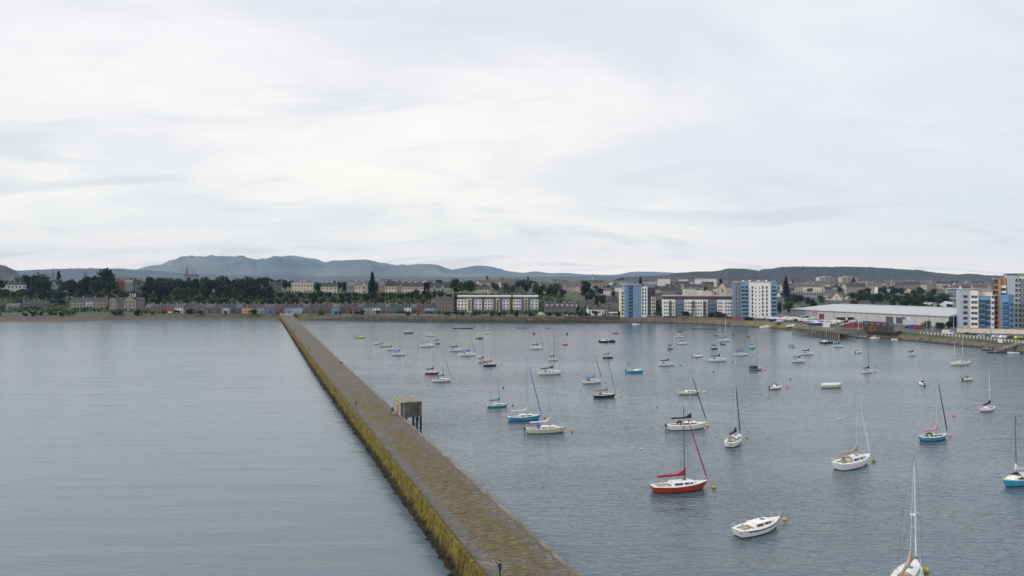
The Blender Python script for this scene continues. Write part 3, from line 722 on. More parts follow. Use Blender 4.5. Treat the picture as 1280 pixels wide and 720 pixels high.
def boats():
    Y, MBt, K = yacht, motorboat, catamaran
    # ---- nearest boats
    Y(850, 615.5, 76, 14, 'orange red hulled sloop with crimson sail covers and dark mast', 'red', mt=508, stay='c_red', boom='c_red', hood=None, spar='mast_dark', near=True, stripe='red', lean=0, fb=.98, group='sloops moored nearest the camera')
    Y(948, 667.5, 64, 31, 'mastless white sloop with navy stripe moored between breakwater and orange hulled sloop', 'white', nomast=True, hood=None, stripe='stripe', near=True, name='mastless_sloop', cat='sailing boat')
    Y(1135, 735, 60, 50, 'white sloop with beige sail cover and radar dome at bottom edge of view', 'white', L_=9.2, mt=564, stay='mast_white', boom='c_beige', hood='c_beige', near=True, radar=True, lean=2.0)
    Y(1274, 607.5, 72, 205, 'bright blue hulled sloop under white tent cover at right edge of view', 'skyblue', mt=520, boom='c_white', hood=None, tent='c_white', spar='mast_dark', near=True, lean=1.5, deck='deckcream', L_=8.8)
    Y(1067, 584.5, 52, 33, 'white sloop with pale beige boom cover and white furled headsail', 'white', mt=487, stay='mast_white', boom='c_beige', boomup=.0, hood='c_beige', near=True, lean=1.0, win='stripe')
    Y(918, 556, 25, 56, 'white sloop seen from its stern with dark furled headsail', 'white', L_=8.6, mt=474, stay='c_black', boom='c_navy', boomup=.5, hood='c_grey', near=True)
    Y(859, 537.5, 54, 14, 'white sloop with black boom cover just behind orange hulled sloop', 'white', mt=462, stay='c_black', boom='c_black', hood='c_navy', near=True, outboard=True)
    Y(656, 526, 44, 13, 'mid blue hulled sloop with white deck and blue furled headsail', 'blue', mt=448, stay='c_blue', boom='c_white', hood=None, near=True)
    Y(683, 542, 53, 8, 'cream hulled cruiser with white boom cover and blue cockpit cover', 'cream', mt=455, boom='c_white', boomup=-.2, hood='c_blue', near=True, outboard=True, cabin='white', spar='mast_pale', win='teak', deck='deckcream', mr=.7)
    Y(622, 509.5, 28, 13, 'teal hulled sloop with blue sail cover', 'teal', mt=453, boom='c_teal', hood=None, spar='mast_pale')
    Y(1168, 551, 39, 20, 'blue hulled sloop with pale pink boom cover and dark furled headsail', 'blue', mt=470, stay='c_navy', boom='c_pink', hood='c_black', near=True, lean=1.0, cabin='cream')
    Y(1235.5, 514, 21, 28, 'small white sloop with black boom cover rising to its mast', 'white', mt=464, boom='c_black', boomup=-.5, hood=None, spar='mast_white')
    Y(756, 497.5, 30, 16, 'black hulled cruiser with white wheelhouse and brown canopy', 'black', mt=443, boom='c_grey', hood='c_brown', cabin='white', stay='c_grey', deck='deckcream')
    Y(740.5, 479.5, 26, 20, 'white sloop with raised blue boom cover and black sprayhood', 'white', mt=438, stay='c_black', boom='c_lblue', boomup=-.6, hood='c_black')
    Y(688, 468.5, 32, 12, 'white sloop with thick black boom cover', 'white', mt=422, boom='c_black', boomup=-.6, hood='c_grey', spar='mast_white')
    Y(862, 493.5, 29, 14, 'low cream sloop with bare deck and pale mast', 'cream', mt=450, boom=None, hood=None, spar='mast_white', mr=.7)
    Y(1040, 485, 29, 10, 'mastless cream boat wrapped in a white cover', 'cream', nomast=True, hood=None, tent='c_white', name='covered_boat', cat='boat')
    Y(1084.5, 466.5, 16, 16, 'small white sloop with maroon waterline and dark mast', 'white', mt=426, boom='c_black', hood='c_black', bottom='antired', spar='mast_dark')
    Y(945, 463, 18, 14, 'grey sloop under black cockpit tent with dark mast', 'grey', mt=424, boom=None, tent='c_black', hood=None, spar='mast_dark')
    Y(1201.5, 456.5, 27, 16, 'white two masted ketch moored off the quay', 'white', mt=420, boom='c_pink', hood=None, mizzen=True, spar='mast_white', cabin='cream', cat='ketch', name='ketch')
    Y(1140, 444.8, 13, 12, 'small white sloop with navy cover moored close to the quay', 'white', mt=427, boom='c_navy', hood='c_navy', spar='mast_pale')
    Y(540, 468, 19, 4, 'crimson hulled sloop with black boom cover', 'crimson', mt=439, boom='c_black', hood=None, spar='mast_dark')
    Y(552.5, 477.5, 25, 9, 'white sloop with teal boom cover beside crimson hulled sloop', 'white', mt=440, stay='c_grey', boom='c_teal', hood='c_red')
    Y(498.5, 444.5, 18, 14, 'white sloop with blue boom cover, rightmost of cluster nearest the breakwater', 'white', mt=409, boom='c_blue', hood='c_blue')
    Y(488, 438, 11, 12, 'small sloop with brown grey cover in cluster nearest the breakwater', 'white', mt=411, boom='c_brown', hood='c_grey')
    Y(478.5, 433.5, 12, 12, 'small white sloop with blue grey hood in cluster nearest the breakwater', 'white', mt=408, boom='c_grey', hood='c_blue')
    Y(471.5, 430.6, 11, 12, 'small bare decked white sloop, leftmost of cluster nearest the breakwater', 'white', mt=404, boom=None, hood=None)
    Y(534, 433.7, 21, 4, 'long white sloop with dark dinghy at its stern', 'white', mt=401, boom='c_grey', hood='c_grey', outboard=True)
    Y(537.5, 420.3, 12, 6, 'far pale sloop behind the long white sloop', 'white', boom='c_white', hood='c_navy', mt=402)
    Y(546.5, 430, 9, 6, 'small grey sloop with black boom cover right of the long white sloop', 'grey', mt=411, boom='c_black', hood=None)
    Y(570, 439, 18, 8, 'white sloop with navy hood, left of pair with blue covers', 'white', mt=412, boom='c_navy', hood='c_navy')
    Y(584.5, 445, 21, 8, 'white sloop with bright blue hood, right of pair with blue covers', 'white', mt=413, boom='c_blue', hood='c_blue', stay='c_grey')
    Y(603, 453, 13, 20, 'white sloop with raised black boom partly behind black hulled ketch', 'white', mt=424, boom='c_black', boomup=-.6, hood='c_grey')
    Y(612.5, 458, 18, 12, 'black hulled ketch with reddish deckhouse', 'black', mt=423, boom='c_brown', hood='c_brown', mizzen=True, cabin='cream', deck='deckcream', cat='ketch', name='ketch')
    Y(609, 417.3, 10, 4, 'far low white sloop behind the dark workboats', 'white', mt=403, boom=None, hood=None)
    Y(671, 436.5, 18, 5, 'white sloop with dark boom cover and raked stay, alone in mid harbour', 'white', mt=407, stay='c_grey', boom='c_black', hood=None)
    Y(691.5, 450.5, 12, 10, 'small cluttered white sloop with tall dark mast', 'white', mt=410, boom='c_black', hood='c_grey', spar='mast_dark')
    Y(706.5, 431.4, 8, 6, 'tiny orange hulled sloop in mid harbour', 'orange', mt=424, boom=None, hood=None)
    Y(760, 448, 14, 6, 'black hulled gaffer with cream cabin', 'black', mt=425, boom='c_brown', hood='c_brown', cabin='cream')
    Y(833.5, 457.3, 22, 8, 'white sloop with blue cockpit cover and navy boom', 'white', mt=430, boom='c_navy', hood='c_blue', deck='deckcream')
    Y(837.8, 436.6, 9, 20, 'small dark sloop with upright black cover', 'grey', mt=419, boom='c_black', hood='c_black')
    Y(853, 430.5, 14, 4, 'small white sloop with dark boom and dinghy astern', 'white', mt=412, boom='c_grey', hood=None, outboard=True)
    Y(849, 422, 12, 4, 'far pale sloop near the booms off the long white block', 'white', mt=404, boom='c_white', hood=None)
    Y(897.5, 452, 25, 5, 'white sloop with short blue cover, broad side to camera', 'white', mt=425, boom='c_navy', hood='c_blue')
    Y(926, 444.8, 20, 4, 'white sloop with pale blue canopy off the tall tower', 'white', mt=418, boom='c_blue', hood='c_lblue')
    Y(893, 436.5, 9, 8, 'small black hulled sloop with white cabin', 'black', mt=417, boom='c_black', hood=None)
    Y(905.6, 426.8, 17, 6, 'white ketch with tall pale mast off the long white block', 'white', mt=393, boom='c_grey', hood='c_grey', mizzen=True, spar='mast_white', cat='ketch', name='ketch')
    Y(940, 435.5, 10, 4, 'small teal hulled sloop off the tall tower', 'teal', mt=412, boom='c_teal', hood=None)
    Y(1009.5, 443.8, 18, 9, 'white sloop with dark canopy, right of pair off the timber jetty', 'white', mt=424, boom='c_black', hood='c_navy')
    Y(998.5, 453, 19, 9, 'white sloop with slanted black boom, left of pair off the timber jetty', 'white', mt=427, boom='c_black', boomup=.6, hood='c_grey')
    Y(1048, 434.2, 15, 3, 'white sloop with navy canopy beside small black catamaran', 'white', mt=418, boom='c_navy', hood='c_blue')
    # ---- motor boats and small craft
    MBt(794, 466, 23, 6, 'light blue hulled open boat with white interior', 'skyblue', 'white', 'sport')
    MBt(451, 422.7, 12, 4, 'yellow open boat moored by the breakwater', 'yellow', 'cream', 'open')
    MBt(510, 416.8, 12, 184, 'navy hulled motor boat with white wheelhouse near the shore', 'navy', 'white')
    MBt(600, 423.6, 9, 5, 'small black workboat with dark wheelhouse in mid harbour', 'black', 'grey')
    MBt(668, 417.6, 4, 60, 'tiny dark workboat in mid harbour', 'black', 'grey', L_=3.2)
    MBt(709, 417.8, 6, 80, 'tiny blue motor boat seen end on', 'navy', 'grey', L_=4.2)
    MBt(770, 417.2, 8, 5, 'small grey motor boat behind the larger catamaran', 'grey', 'grey')
    MBt(794.5, 406.5, 10, 185, 'white motor boat close inshore below the broad blue tower', 'white', 'white', 'sport')
    MBt(872, 446.5, 14, 3, 'white motor cruiser with covered flybridge', 'white', 'white', canopy='c_grey')
    MBt(851.5, 414.8, 6, 4, 'dark open tender by the floating booms', 'black', 'grey', 'open')
    MBt(904, 430.8, 6, 6, 'dark open tender below the white ketch', 'black', 'grey', 'open')
    MBt(896, 419.8, 6, 8, 'grey tender above left of the white ketch', 'grey', 'grey', 'open')
    MBt(900, 414.2, 5, 170, 'grey workboat close inshore off the long white block', 'grey', 'grey')
    MBt(917, 418.2, 4, 60, 'tiny black tender right of the white ketch', 'black', 'black', 'open', L_=3)
    MBt(936, 421, 4, 60, 'tiny black tender off the tall tower', 'black', 'grey', 'open', L_=3)
    MBt(991.5, 434, 9, 8, 'small white motor boat with blue cover off the jetty', 'white', 'white', 'sport', cover='c_blue')
    MBt(1073.5, 441.3, 9, 18, 'small white sports boat off the container huts', 'white', 'white', 'sport')
    MBt(970, 486.5, 17, 22, 'white motor boat with blue canopy and pink float ahead', 'white', 'white', canopy='c_blue')
    MBt(1152.5, 481.3, 10, 75, 'round white boat seen end on with dark hatch', 'white', 'white', 'sport', L_=4.5)
    MBt(1210, 476, 15, 20, 'small cream motor boat below the white ketch', 'cream', 'cream', 'sport')
    MBt(1056, 421.8, 10, 178, 'orange inflatable alongside the timber jetty', 'orange', 'grey', 'open', group='boats tied up along the quay')
    MBt(1076, 422.6, 14, 178, 'grey workboat tied up right of the orange inflatable', 'grey', 'grey', group='boats tied up along the quay')
    MBt(1093, 423.8, 13, 178, 'white wheelhouse boat tied up below the dark container huts', 'white', 'white', group='boats tied up along the quay')
    MBt(1233, 438, 14, 172, 'dark motor boat tied up at the far right quay', 'black', 'grey', group='boats tied up along the quay')
    MBt(1248, 440.5, 13, 172, 'grey motor boat with maroon cabin at the far right quay', 'grey', 'maroon', group='boats tied up along the quay')
    MBt(1266, 442.5, 16, 172, 'low white motor boat, rightmost at the far right quay', 'white', 'grey', 'sport', group='boats tied up along the quay')
    K(759, 428, 20, 6, 'larger white catamaran with black hulls in mid harbour')
    K(1034, 429.5, 15, 6, 'small black hulled catamaran off the timber jetty', mast=408)
    pontoon(579, 411, 26, 'black floating pontoon string in three lengths', 3)
    pontoon(652, 410.3, 14, 'long thin dark pontoon right of the pontoon string', 2, h=.22)
    pontoon(685, 410.4, 9, 'short thin dark pontoon, rightmost of the three', 1, h=.22)
    pontoon(880, 411.5, 32, 'dark floating boom off the long white block', 4, h=.25)
    pontoon(855, 412.3, 12, 'faint dark floating boom end, left of the longer boom', 2, h=.15)
    # ---- buoys
    for a in [(892.5, 610, 'b_yellow', 'yellow buoy at the bow of the orange hulled sloop', .40),
              (981, 650, 'b_yellow', 'yellow buoy ahead of the mastless white sloop', .34),
              (1157, 714.5, 'b_yellow', 'yellow buoy ahead of the sloop with the radar dome', .42),
              (1092, 576.5, 'b_orange', 'orange buoy at the bow of the sloop with white furled headsail', .36),
              (933.5, 547, 'b_orange', 'orange buoy by the sloop seen from its stern', .36),
              (884, 532.5, 'b_yellow', 'yellow buoy at the bow of the sloop with black boom cover', .38),
              (680.5, 522.5, 'b_orange', 'orange buoy at the bow of the mid blue sloop', .33),
              (715, 539.5, 'b_orange', 'orange buoy ahead of the cream cruiser', .36),
              (821, 509, 'b_orange', 'orange buoy on open water left of the sloop with black boom cover', .30),
              (801, 561.5, 'b_white', 'pale orange float on open water left of the orange hulled sloop', .24),
              (775.6, 495.5, 'b_green', 'lime buoy ahead of the black hulled cruiser', .36),
              (757, 478.8, 'b_pink', 'faded red buoy ahead of the sloop with raised blue boom', .26),
              (1049.5, 524, 'b_white', 'white buoy on open water above the sloop with white headsail', .28),
              (1192, 520, 'b_pink', 'pink buoy on open water above the blue sloop with pink boom cover', .32),
              (1187.5, 545.5, 'b_pink', 'pink buoy at the bow of the blue sloop with pink boom cover', .30),
              (983.6, 484.3, 'b_pink', 'pink float ahead of the white motor boat with blue canopy', .42),
              (956.5, 463, 'b_pink', 'pink float ahead of the grey sloop with black tent', .40),
              (1093.5, 465.8, 'b_pink', 'pink float ahead of the sloop with maroon waterline', .34),
              (880.5, 490.3, 'b_white', 'white buoy ahead of the low cream sloop', .38),
              (851, 457, 'b_dark', 'dark buoy right of the sloop with blue cockpit cover', .3), (892, 465, 'b_dark', 'dark buoy below the broadside white sloop', .3),
              (916, 453, 'b_dark', 'dark buoy right of the broadside white sloop', .3), (786, 455, 'b_dark', 'dark buoy above the light blue open boat', .3),
              (571, 458, 'b_white', 'pale buoy left of the black hulled ketch', .3), (572.5, 476.5, 'b_white', 'pale buoy ahead of the sloop with teal boom cover', .3),
              (629, 485, 'b_dark', 'dark buoy above the teal hulled sloop', .34), (627, 455.5, 'b_dark', 'dark buoy right of the black hulled ketch', .24), (813, 467, 'b_pink', 'small red buoy right of the light blue open boat', .22), (846, 435.6, 'b_dark', 'dark buoy right of the small dark sloop', .26),
              (673, 418, 'b_dark', 'dark buoy beside the tiny dark workboat', .3), (641, 507, 'b_dark', 'dark float ahead of the teal hulled sloop', .22),
              (988, 474.5, 'b_dark', 'dark float above the pink float of the white motor boat', .28), (1094.5, 458, 'b_dark', 'dark float above the sloop with maroon waterline', .26),
              (941, 445.5, 'b_dark', 'dark buoy right of the sloop with pale blue canopy', .24), (1023, 443, 'b_dark', 'dark buoy right of the pair off the jetty', .22), (1010, 485, 'b_white', 'small pale float between the motor boat and the covered boat', .16)]:
        buoy(a[0], a[1], a[2], a[3], a[4])

# ------------------------------------------------------------------ people
def skin_mesh(name, joints, bones, radii, mats_):
    bm = bmesh.new(); ks = list(joints); vv = {k: bm.verts.new(joints[k]) for k in ks}
    for a, b in bones: bm.edges.new((vv[a], vv[b]))
    me = bpy.data.meshes.new(name); bm.to_mesh(me); bm.free()
    o = bpy.data.objects.new(name, me); C.objects.link(o)
    s = o.modifiers.new('s', 'SKIN'); s.use_smooth_shade = True
    for i, k in enumerate(ks):
        d = me.skin_vertices[0].data[i]; r = radii[k]; d.radius = r if isinstance(r, tuple) else (r, r); d.use_root = (i == 0)
    u = o.modifiers.new('u', 'SUBSURF'); u.levels = 2; u.render_levels = 2
    dg = bpy.context.evaluated_depsgraph_get(); dg.update()
    m2 = bpy.data.meshes.new_from_object(o.evaluated_get(dg)); m2.name = name
    bpy.data.objects.remove(o); m2.materials.clear()
    for q in mats_: m2.materials.append(q)
    return m2
def person(loc, rot, label, pose='stand', top='c_navy', legs='c_black', hair=(.03, .02, .015), group='people on the breakwater'):
    root = thing('person', label, 'person', loc, rot, group)
    J = {}; Rr = {}; E = []
    def j(k, p, r, par=None):
        J[k] = Vector(p); Rr[k] = r
        if par: E.append((par, k))
    st = pose == 'sit'
    hz_ = .50 if st else .93
    j('pelvis', (0, 0, hz_), (.16, .12)); j('waist', (0, 0, hz_ + .18), (.14, .11), 'pelvis'); j('chest', (.01, 0, hz_ + .40), (.18, .13), 'waist'); j('neckb', (0, 0, hz_ + .54), (.09, .08), 'chest')
    j('neck', (.02, 0, hz_ + .60), .055, 'neckb'); j('head', (.035, 0, hz_ + .70), (.085, .095), 'neck'); j('crown', (.03, 0, hz_ + .81), (.07, .08), 'head')
    for s, n in ((1, 'l'), (-1, 'r')):
        j('sh' + n, (0, s * .19, hz_ + .49), .07, 'neckb')
        if st: el, wr = (.12, s * .25, hz_ + .24), (.34, s * .16, hz_ + .14)
        elif pose == 'fish': el, wr = (.10, s * .24, hz_ + .26), (.33, s * .10, hz_ + .30)
        else: el, wr = (-.02, s * .26, hz_ + .22), (.06, s * .27, hz_ - .03)
        j('el' + n, el, .048, 'sh' + n); j('wr' + n, wr, .033, 'el' + n)
        d = (Vector(wr) - Vector(el)).normalized(); pm = Vector(wr) + d * .07; j('pm' + n, pm, (.038, .022), 'wr' + n)
        for i in range(4):
            o_ = (i - 1.5) * .022; side = Vector((0, 1, 0)) if abs(d.y) < .8 else Vector((1, 0, 0))
            a = pm + d * .035 + side * o_; b = a + d * (.035, .042, .04, .03)[i] + Vector((0, 0, -.012))
            j('f%d%s' % (i, n), a, .0095, 'pm' + n); j('g%d%s' % (i, n), b, .008, 'f%d%s' % (i, n))
        th = pm - d * .03 + Vector((.03, -s * .02, .01)); j('th' + n, th, .010, 'pm' + n); j('ti' + n, th + d * .04 + Vector((.01, 0, 0)), .009, 'th' + n)
        if st: kn, an, toe = (.42, s * .12, .50), (.62, s * .12, .08), (.78, s * .13, .045)
        else: kn, an, toe = (.03, s * .10, .50), (-.02 + s * .03, s * .12, .08), (.15 + s * .03, s * .14, .04)
        j('hp' + n, (0, s * .09, hz_ - .06), .095, 'pelvis'); j('kn' + n, kn, .065, 'hp' + n); j('an' + n, an, .045, 'kn' + n); j('to' + n, toe, (.045, .03), 'an' + n)
    me = skin_mesh('body', J, E, Rr, [M['skin'], M[top], M[legs], M['rubber']])
    for p in me.polygons:
        c = p.center; bi = 0
        if c.z > hz_ + .58: bi = 0
        elif st: bi = 1 if (c.z > hz_ - .02 and c.x < .30) else (3 if c.z < .12 and c.x > .5 else 2)
        else:
            bi = 1 if c.z > hz_ - .05 else (2 if c.z > .12 else 3)
            if bi != 0 and (c - J['pml']).length < .11 or (c - J['pmr']).length < .11: bi = 0
        if st and ((c - J['pml']).length < .1 or (c - J['pmr']).length < .1): bi = 0
        p.material_index = bi
    bo = link('body', me, root)
    hm = mat('dark hair', hair, .8)
    q = MB(); q.ball((.012, 0, hz_ + .785), .108, 12, 8, 1.05, 0, 1.0, .9); q.build('hair', hm, bo, smooth=True)
    q = MB(); q.ball((.125, 0, hz_ + .715), .018, 6, 5, 1.5); q.build('nose', M['skin'], bo, smooth=True)
    for s in (1, -1):
        q = MB(); q.ball((.113, s * .035, hz_ + .745), .012, 6, 5); q.build('eye', M['rubber'], bo)
        q = MB(); q.ball((.03, s * .092, hz_ + .725), .022, 6, 5, 1.4, 0, .8, .5); q.build('ear', M['skin'], bo)
    q = MB(); q.box(.108, .122, -.022, .022, hz_ + .672, hz_ + .681); q.build('mouth', M['c_brown'], bo)
    q = MB()
    rows = []
    for z, a, b in ((hz_ - .10, .135, .185), (hz_ + .05, .14, .18), (hz_ + .2, .14, .175), (hz_ + .38, .15, .205), (hz_ + .5, .12, .2), (hz_ + .57, .07, .09)):
        rows.append([(.0 + a * math.cos(t), b * math.sin(t), z) for t in [2 * math.pi * i / 12 for i in range(12)]])
    q.loft(rows); q.build('jacket', M[top], bo, smooth=True)
    return root
def people():
    def dk(px, py): x, y = at(px, py, 3.05); return (x, y, 3.04)
    p = dk(445, 510); person(p, R(200), 'person in dark jacket standing by the parapet short of the hut', 'stand', 'c_black', 'c_navy')
    x, y = at(625, 722, 3.03); person((x, y, 3.03), R(178), 'person in navy jacket fishing from the breakwater at bottom edge', 'fish', 'c_navy', 'c_black')
    rod = thing('fishing_rod', 'pale fishing rod held out over the parapet by the angler', 'fishing rod', (x - .33, y, 3.03 + 1.22), 0)
    q = MB(); q.tube((.25, 0, -.05), (-2.7, .35, .42), .018, .006, 6); q.build('blank', mat('pale glass fibre', (.55, .53, .48), .4), rod)
    q = MB(); q.tube((-.05, 0, -.08), (-.05, 0, -.02), .04, .04, 8); q.build('reel', M['black'], rod)
    q = MB(); q.tube((.3, 0, -.06), (.0, 0, -.005), .022, .022, 6); q.build('grip', M['rubber'], rod)
    p = dk(386.3, 437); person(p, R(110), 'person in green coat walking far along the breakwater', 'stand', 'c_grey', 'c_black')
    p = dk(368, 414.5); person(p, R(100), 'person in reddish coat near the shore end of the breakwater', 'stand', 'c_brown', 'c_black')
    x, y = at(490.5, 516, 3.05)
    person((x, y, 3.03), R(-65), 'person in black sitting against the pink wall of the concrete hut', 'sit', 'c_black', 'c_black')
    s = thing('folding_stool', 'dark folding stool under the seated person by the hut', 'stool', (x, y, 3.04), R(-65))
    q = MB(); q.box(-.2, .2, -.2, .2, .38, .42); q.build('seat', M['c_black'], s)
    for a, b in ((.17, .17), (-.17, .17), (.17, -.17), (-.17, -.17)):
        q = MB(); q.tube((a, b, .38), (-a * 1.1, b, 0), .014); q.build('leg', M['wire'], s)
    b = thing('tackle_bag', 'white tackle bag on the deck beside the seated person', 'bag', (x + .55, y - 1.2, 3.06), R(20))
    q = MB(); q.box(-.28, .28, -.16, .16, 0, .3); q.build('body', M['c_white'], b); q = MB(); q.path([(-.15, 0, .3), (-.1, 0, .42), (.1, 0, .42), (.15, 0, .3)], .014); q.build('handle', M['c_grey'], b)
    x, y = at(428.5, 454, 3.1)
    b = thing('tackle_box', 'small dark tackle box left on the harbour edge of the breakwater', 'box', (x - .6, y, 3.1), R(20)); q = MB(); q.box(-.45, .45, -.3, .3, 0, .4); q.build('body', M['c_brown'], b)
    q = MB(); q.box(-.47, .47, -.32, .32, .402, .47); q.build('lid', M['c_black'], b)
# ------------------------------------------------------------------ buildings
WM = {}
def wmesh(w, h, m=None, d=.14):
    k = (round(w, 1), round(h, 1), m)
    if k not in WM:
        q = MB(); w_, h_ = k[0], k[1]
        q.box(-w_ / 2, w_ / 2, -.05, .10, 0, h_, 0)                       # glass
        f = .07 + .02 * w_
        q.box(-w_ / 2 - f, -w_ / 2, -.09, .10, -f, h_ + f, 1); q.box(w_ / 2, w_ / 2 + f, -.09, .10, -f, h_ + f, 1)
        q.box(-w_ / 2, w_ / 2, -.09, .10, h_, h_ + f, 1); q.box(-w_ / 2, w_ / 2, -.12, .10, -f, 0, 1)
        if h_ < 2.2 and w_ < 2.2: q.box(-w_ / 2, w_ / 2, -.07, -.052, h_ * .5 - .03, h_ * .5 + .03, 1)
        WM[k] = q.mesh('window', [BM['pane'], BM[m or 'frame']])
    return WM[k]
BM = {}
def setup_bm():
    def s(k, n, c, **a): BM[k] = mat(n, c, **a)
    s('pane', 'reflective pane', (.035, .042, .055), rough=.15, var=.3); s('frame', 'white window frame', (.62, .62, .60)); s('dframe', 'dark window frame', (.05, .055, .07))
    s('slate', 'slate roof', (.030, .031, .036), rough=.75, spec=.2, scale=.8, col2=(.072, .072, .080), detail=8, rndvar=.18); s('slate_brown', 'brown grey slate', (.065, .055, .060), rough=.7, scale=.7, col2=(.13, .108, .115), detail=8, rndvar=.2)
    s('slate_pale', 'pale weathered slate', (.09, .09, .10), rough=.7, scale=.7, col2=(.17, .17, .18), detail=8, rndvar=.15)
    s('sand', 'sandstone', (.25, .22, .17), rough=.85, scale=1.2, col2=(.41, .37, .30), detail=8, rndvar=.12); s('sand_dark', 'sooty sandstone', (.12, .105, .085), rough=.85, scale=1.2, col2=(.22, .195, .16), detail=8, rndvar=.12)
    s('greyst', 'grey rubble stone', (.09, .09, .09), rough=.85, scale=1.4, col2=(.19, .185, .18), detail=8, rndvar=.1); s('redsand', 'red sandstone', (.20, .115, .09), rough=.85, scale=1.0, col2=(.30, .18, .145), detail=8, rndvar=.12)
    s('cream', 'cream harling', (.60, .55, .46), scale=.8, rndvar=.15); s('whiteh', 'white harling', (.70, .70, .67), scale=.6, rndvar=.1, var=.08); s('greyh', 'grey harling', (.30, .30, .30), scale=.8, rndvar=.15)
    s('brown', 'brown render', (.11, .07, .055)); s('purple', 'slate purple render', (.07, .06, .08)); s('navy', 'navy render', (.03, .045, .085)); s('crim', 'crimson render', (.35, .025, .05)); s('dred', 'dark red render', (.16, .03, .035))
    s('salmon', 'salmon render', (.62, .30, .20)); s('dblue', 'deep blue render', (.05, .13, .30)); s('pblue', 'pale blue render', (.22, .40, .62)); s('turq', 'turquoise render', (.06, .36, .46)); s('gblue', 'grey blue render', (.24, .30, .34))
    s('ggrn', 'grey green render', (.10, .13, .11)); s('dgrn', 'dark green render', (.035, .075, .055)); s('lav', 'lavender render', (.42, .42, .52)); s('tower_blue', 'tower blue cladding', (.15, .28, .44), rough=.45, scale=.4, var=.07); s('tower_blue_dark', 'tower dark blue cladding', (.08, .17, .31), rough=.45, scale=.4, var=.1)
    s('slateblue', 'blue grey cladding', (.12, .17, .23), rough=.5, scale=.4, var=.1); s('darkclad', 'dark grey cladding', (.055, .055, .065), rough=.5); s('bluegrey', 'pale blue grey render', (.36, .40, .47), scale=.5, var=.08)
    s('buff', 'buff render', (.55, .47, .30), scale=.5, var=.08); s('orange', 'orange cladding', (.38, .20, .09), scale=.5, var=.1); s('brick', 'red brick', (.22, .085, .055), scale=1.5, col2=(.33, .15, .10)); s('metal_pale', 'pale metal roof', (.40, .42, .44), rough=.45, scale=.25, var=.1, stretch=(6, 1, 1))
    s('metal_wall', 'grey profiled wall', (.40, .40, .40), rough=.55, scale=.3, var=.08, stretch=(8, 8, .5)); s('flatroof', 'grey flat roof', (.36, .36, .35), rough=.8, scale=.5); s('shutter', 'dark roller door', (.06, .06, .065)); s('darkend', 'dark grey end wall', (.10, .10, .105))
    s('redpaint', 'red paint', (.27, .03, .035)); s('container_b', 'brown container', (.10, .055, .035)); s('container_r', 'rust red container', (.26, .07, .04)); s('container_g', 'dark green container', (.05, .07, .06)); s('white_paint', 'white paint', (.68, .68, .67))
    s('chim', 'chimney stone', (.26, .23, .19)); s('pot', 'chimney pot', (.38, .22, .14)); s('door', 'painted door', (.10, .03, .03)); s('ddoor', 'dark door', (.03, .03, .04)); s('harlpink', 'pinkish harling', (.47, .40, .35), rndvar=.1)
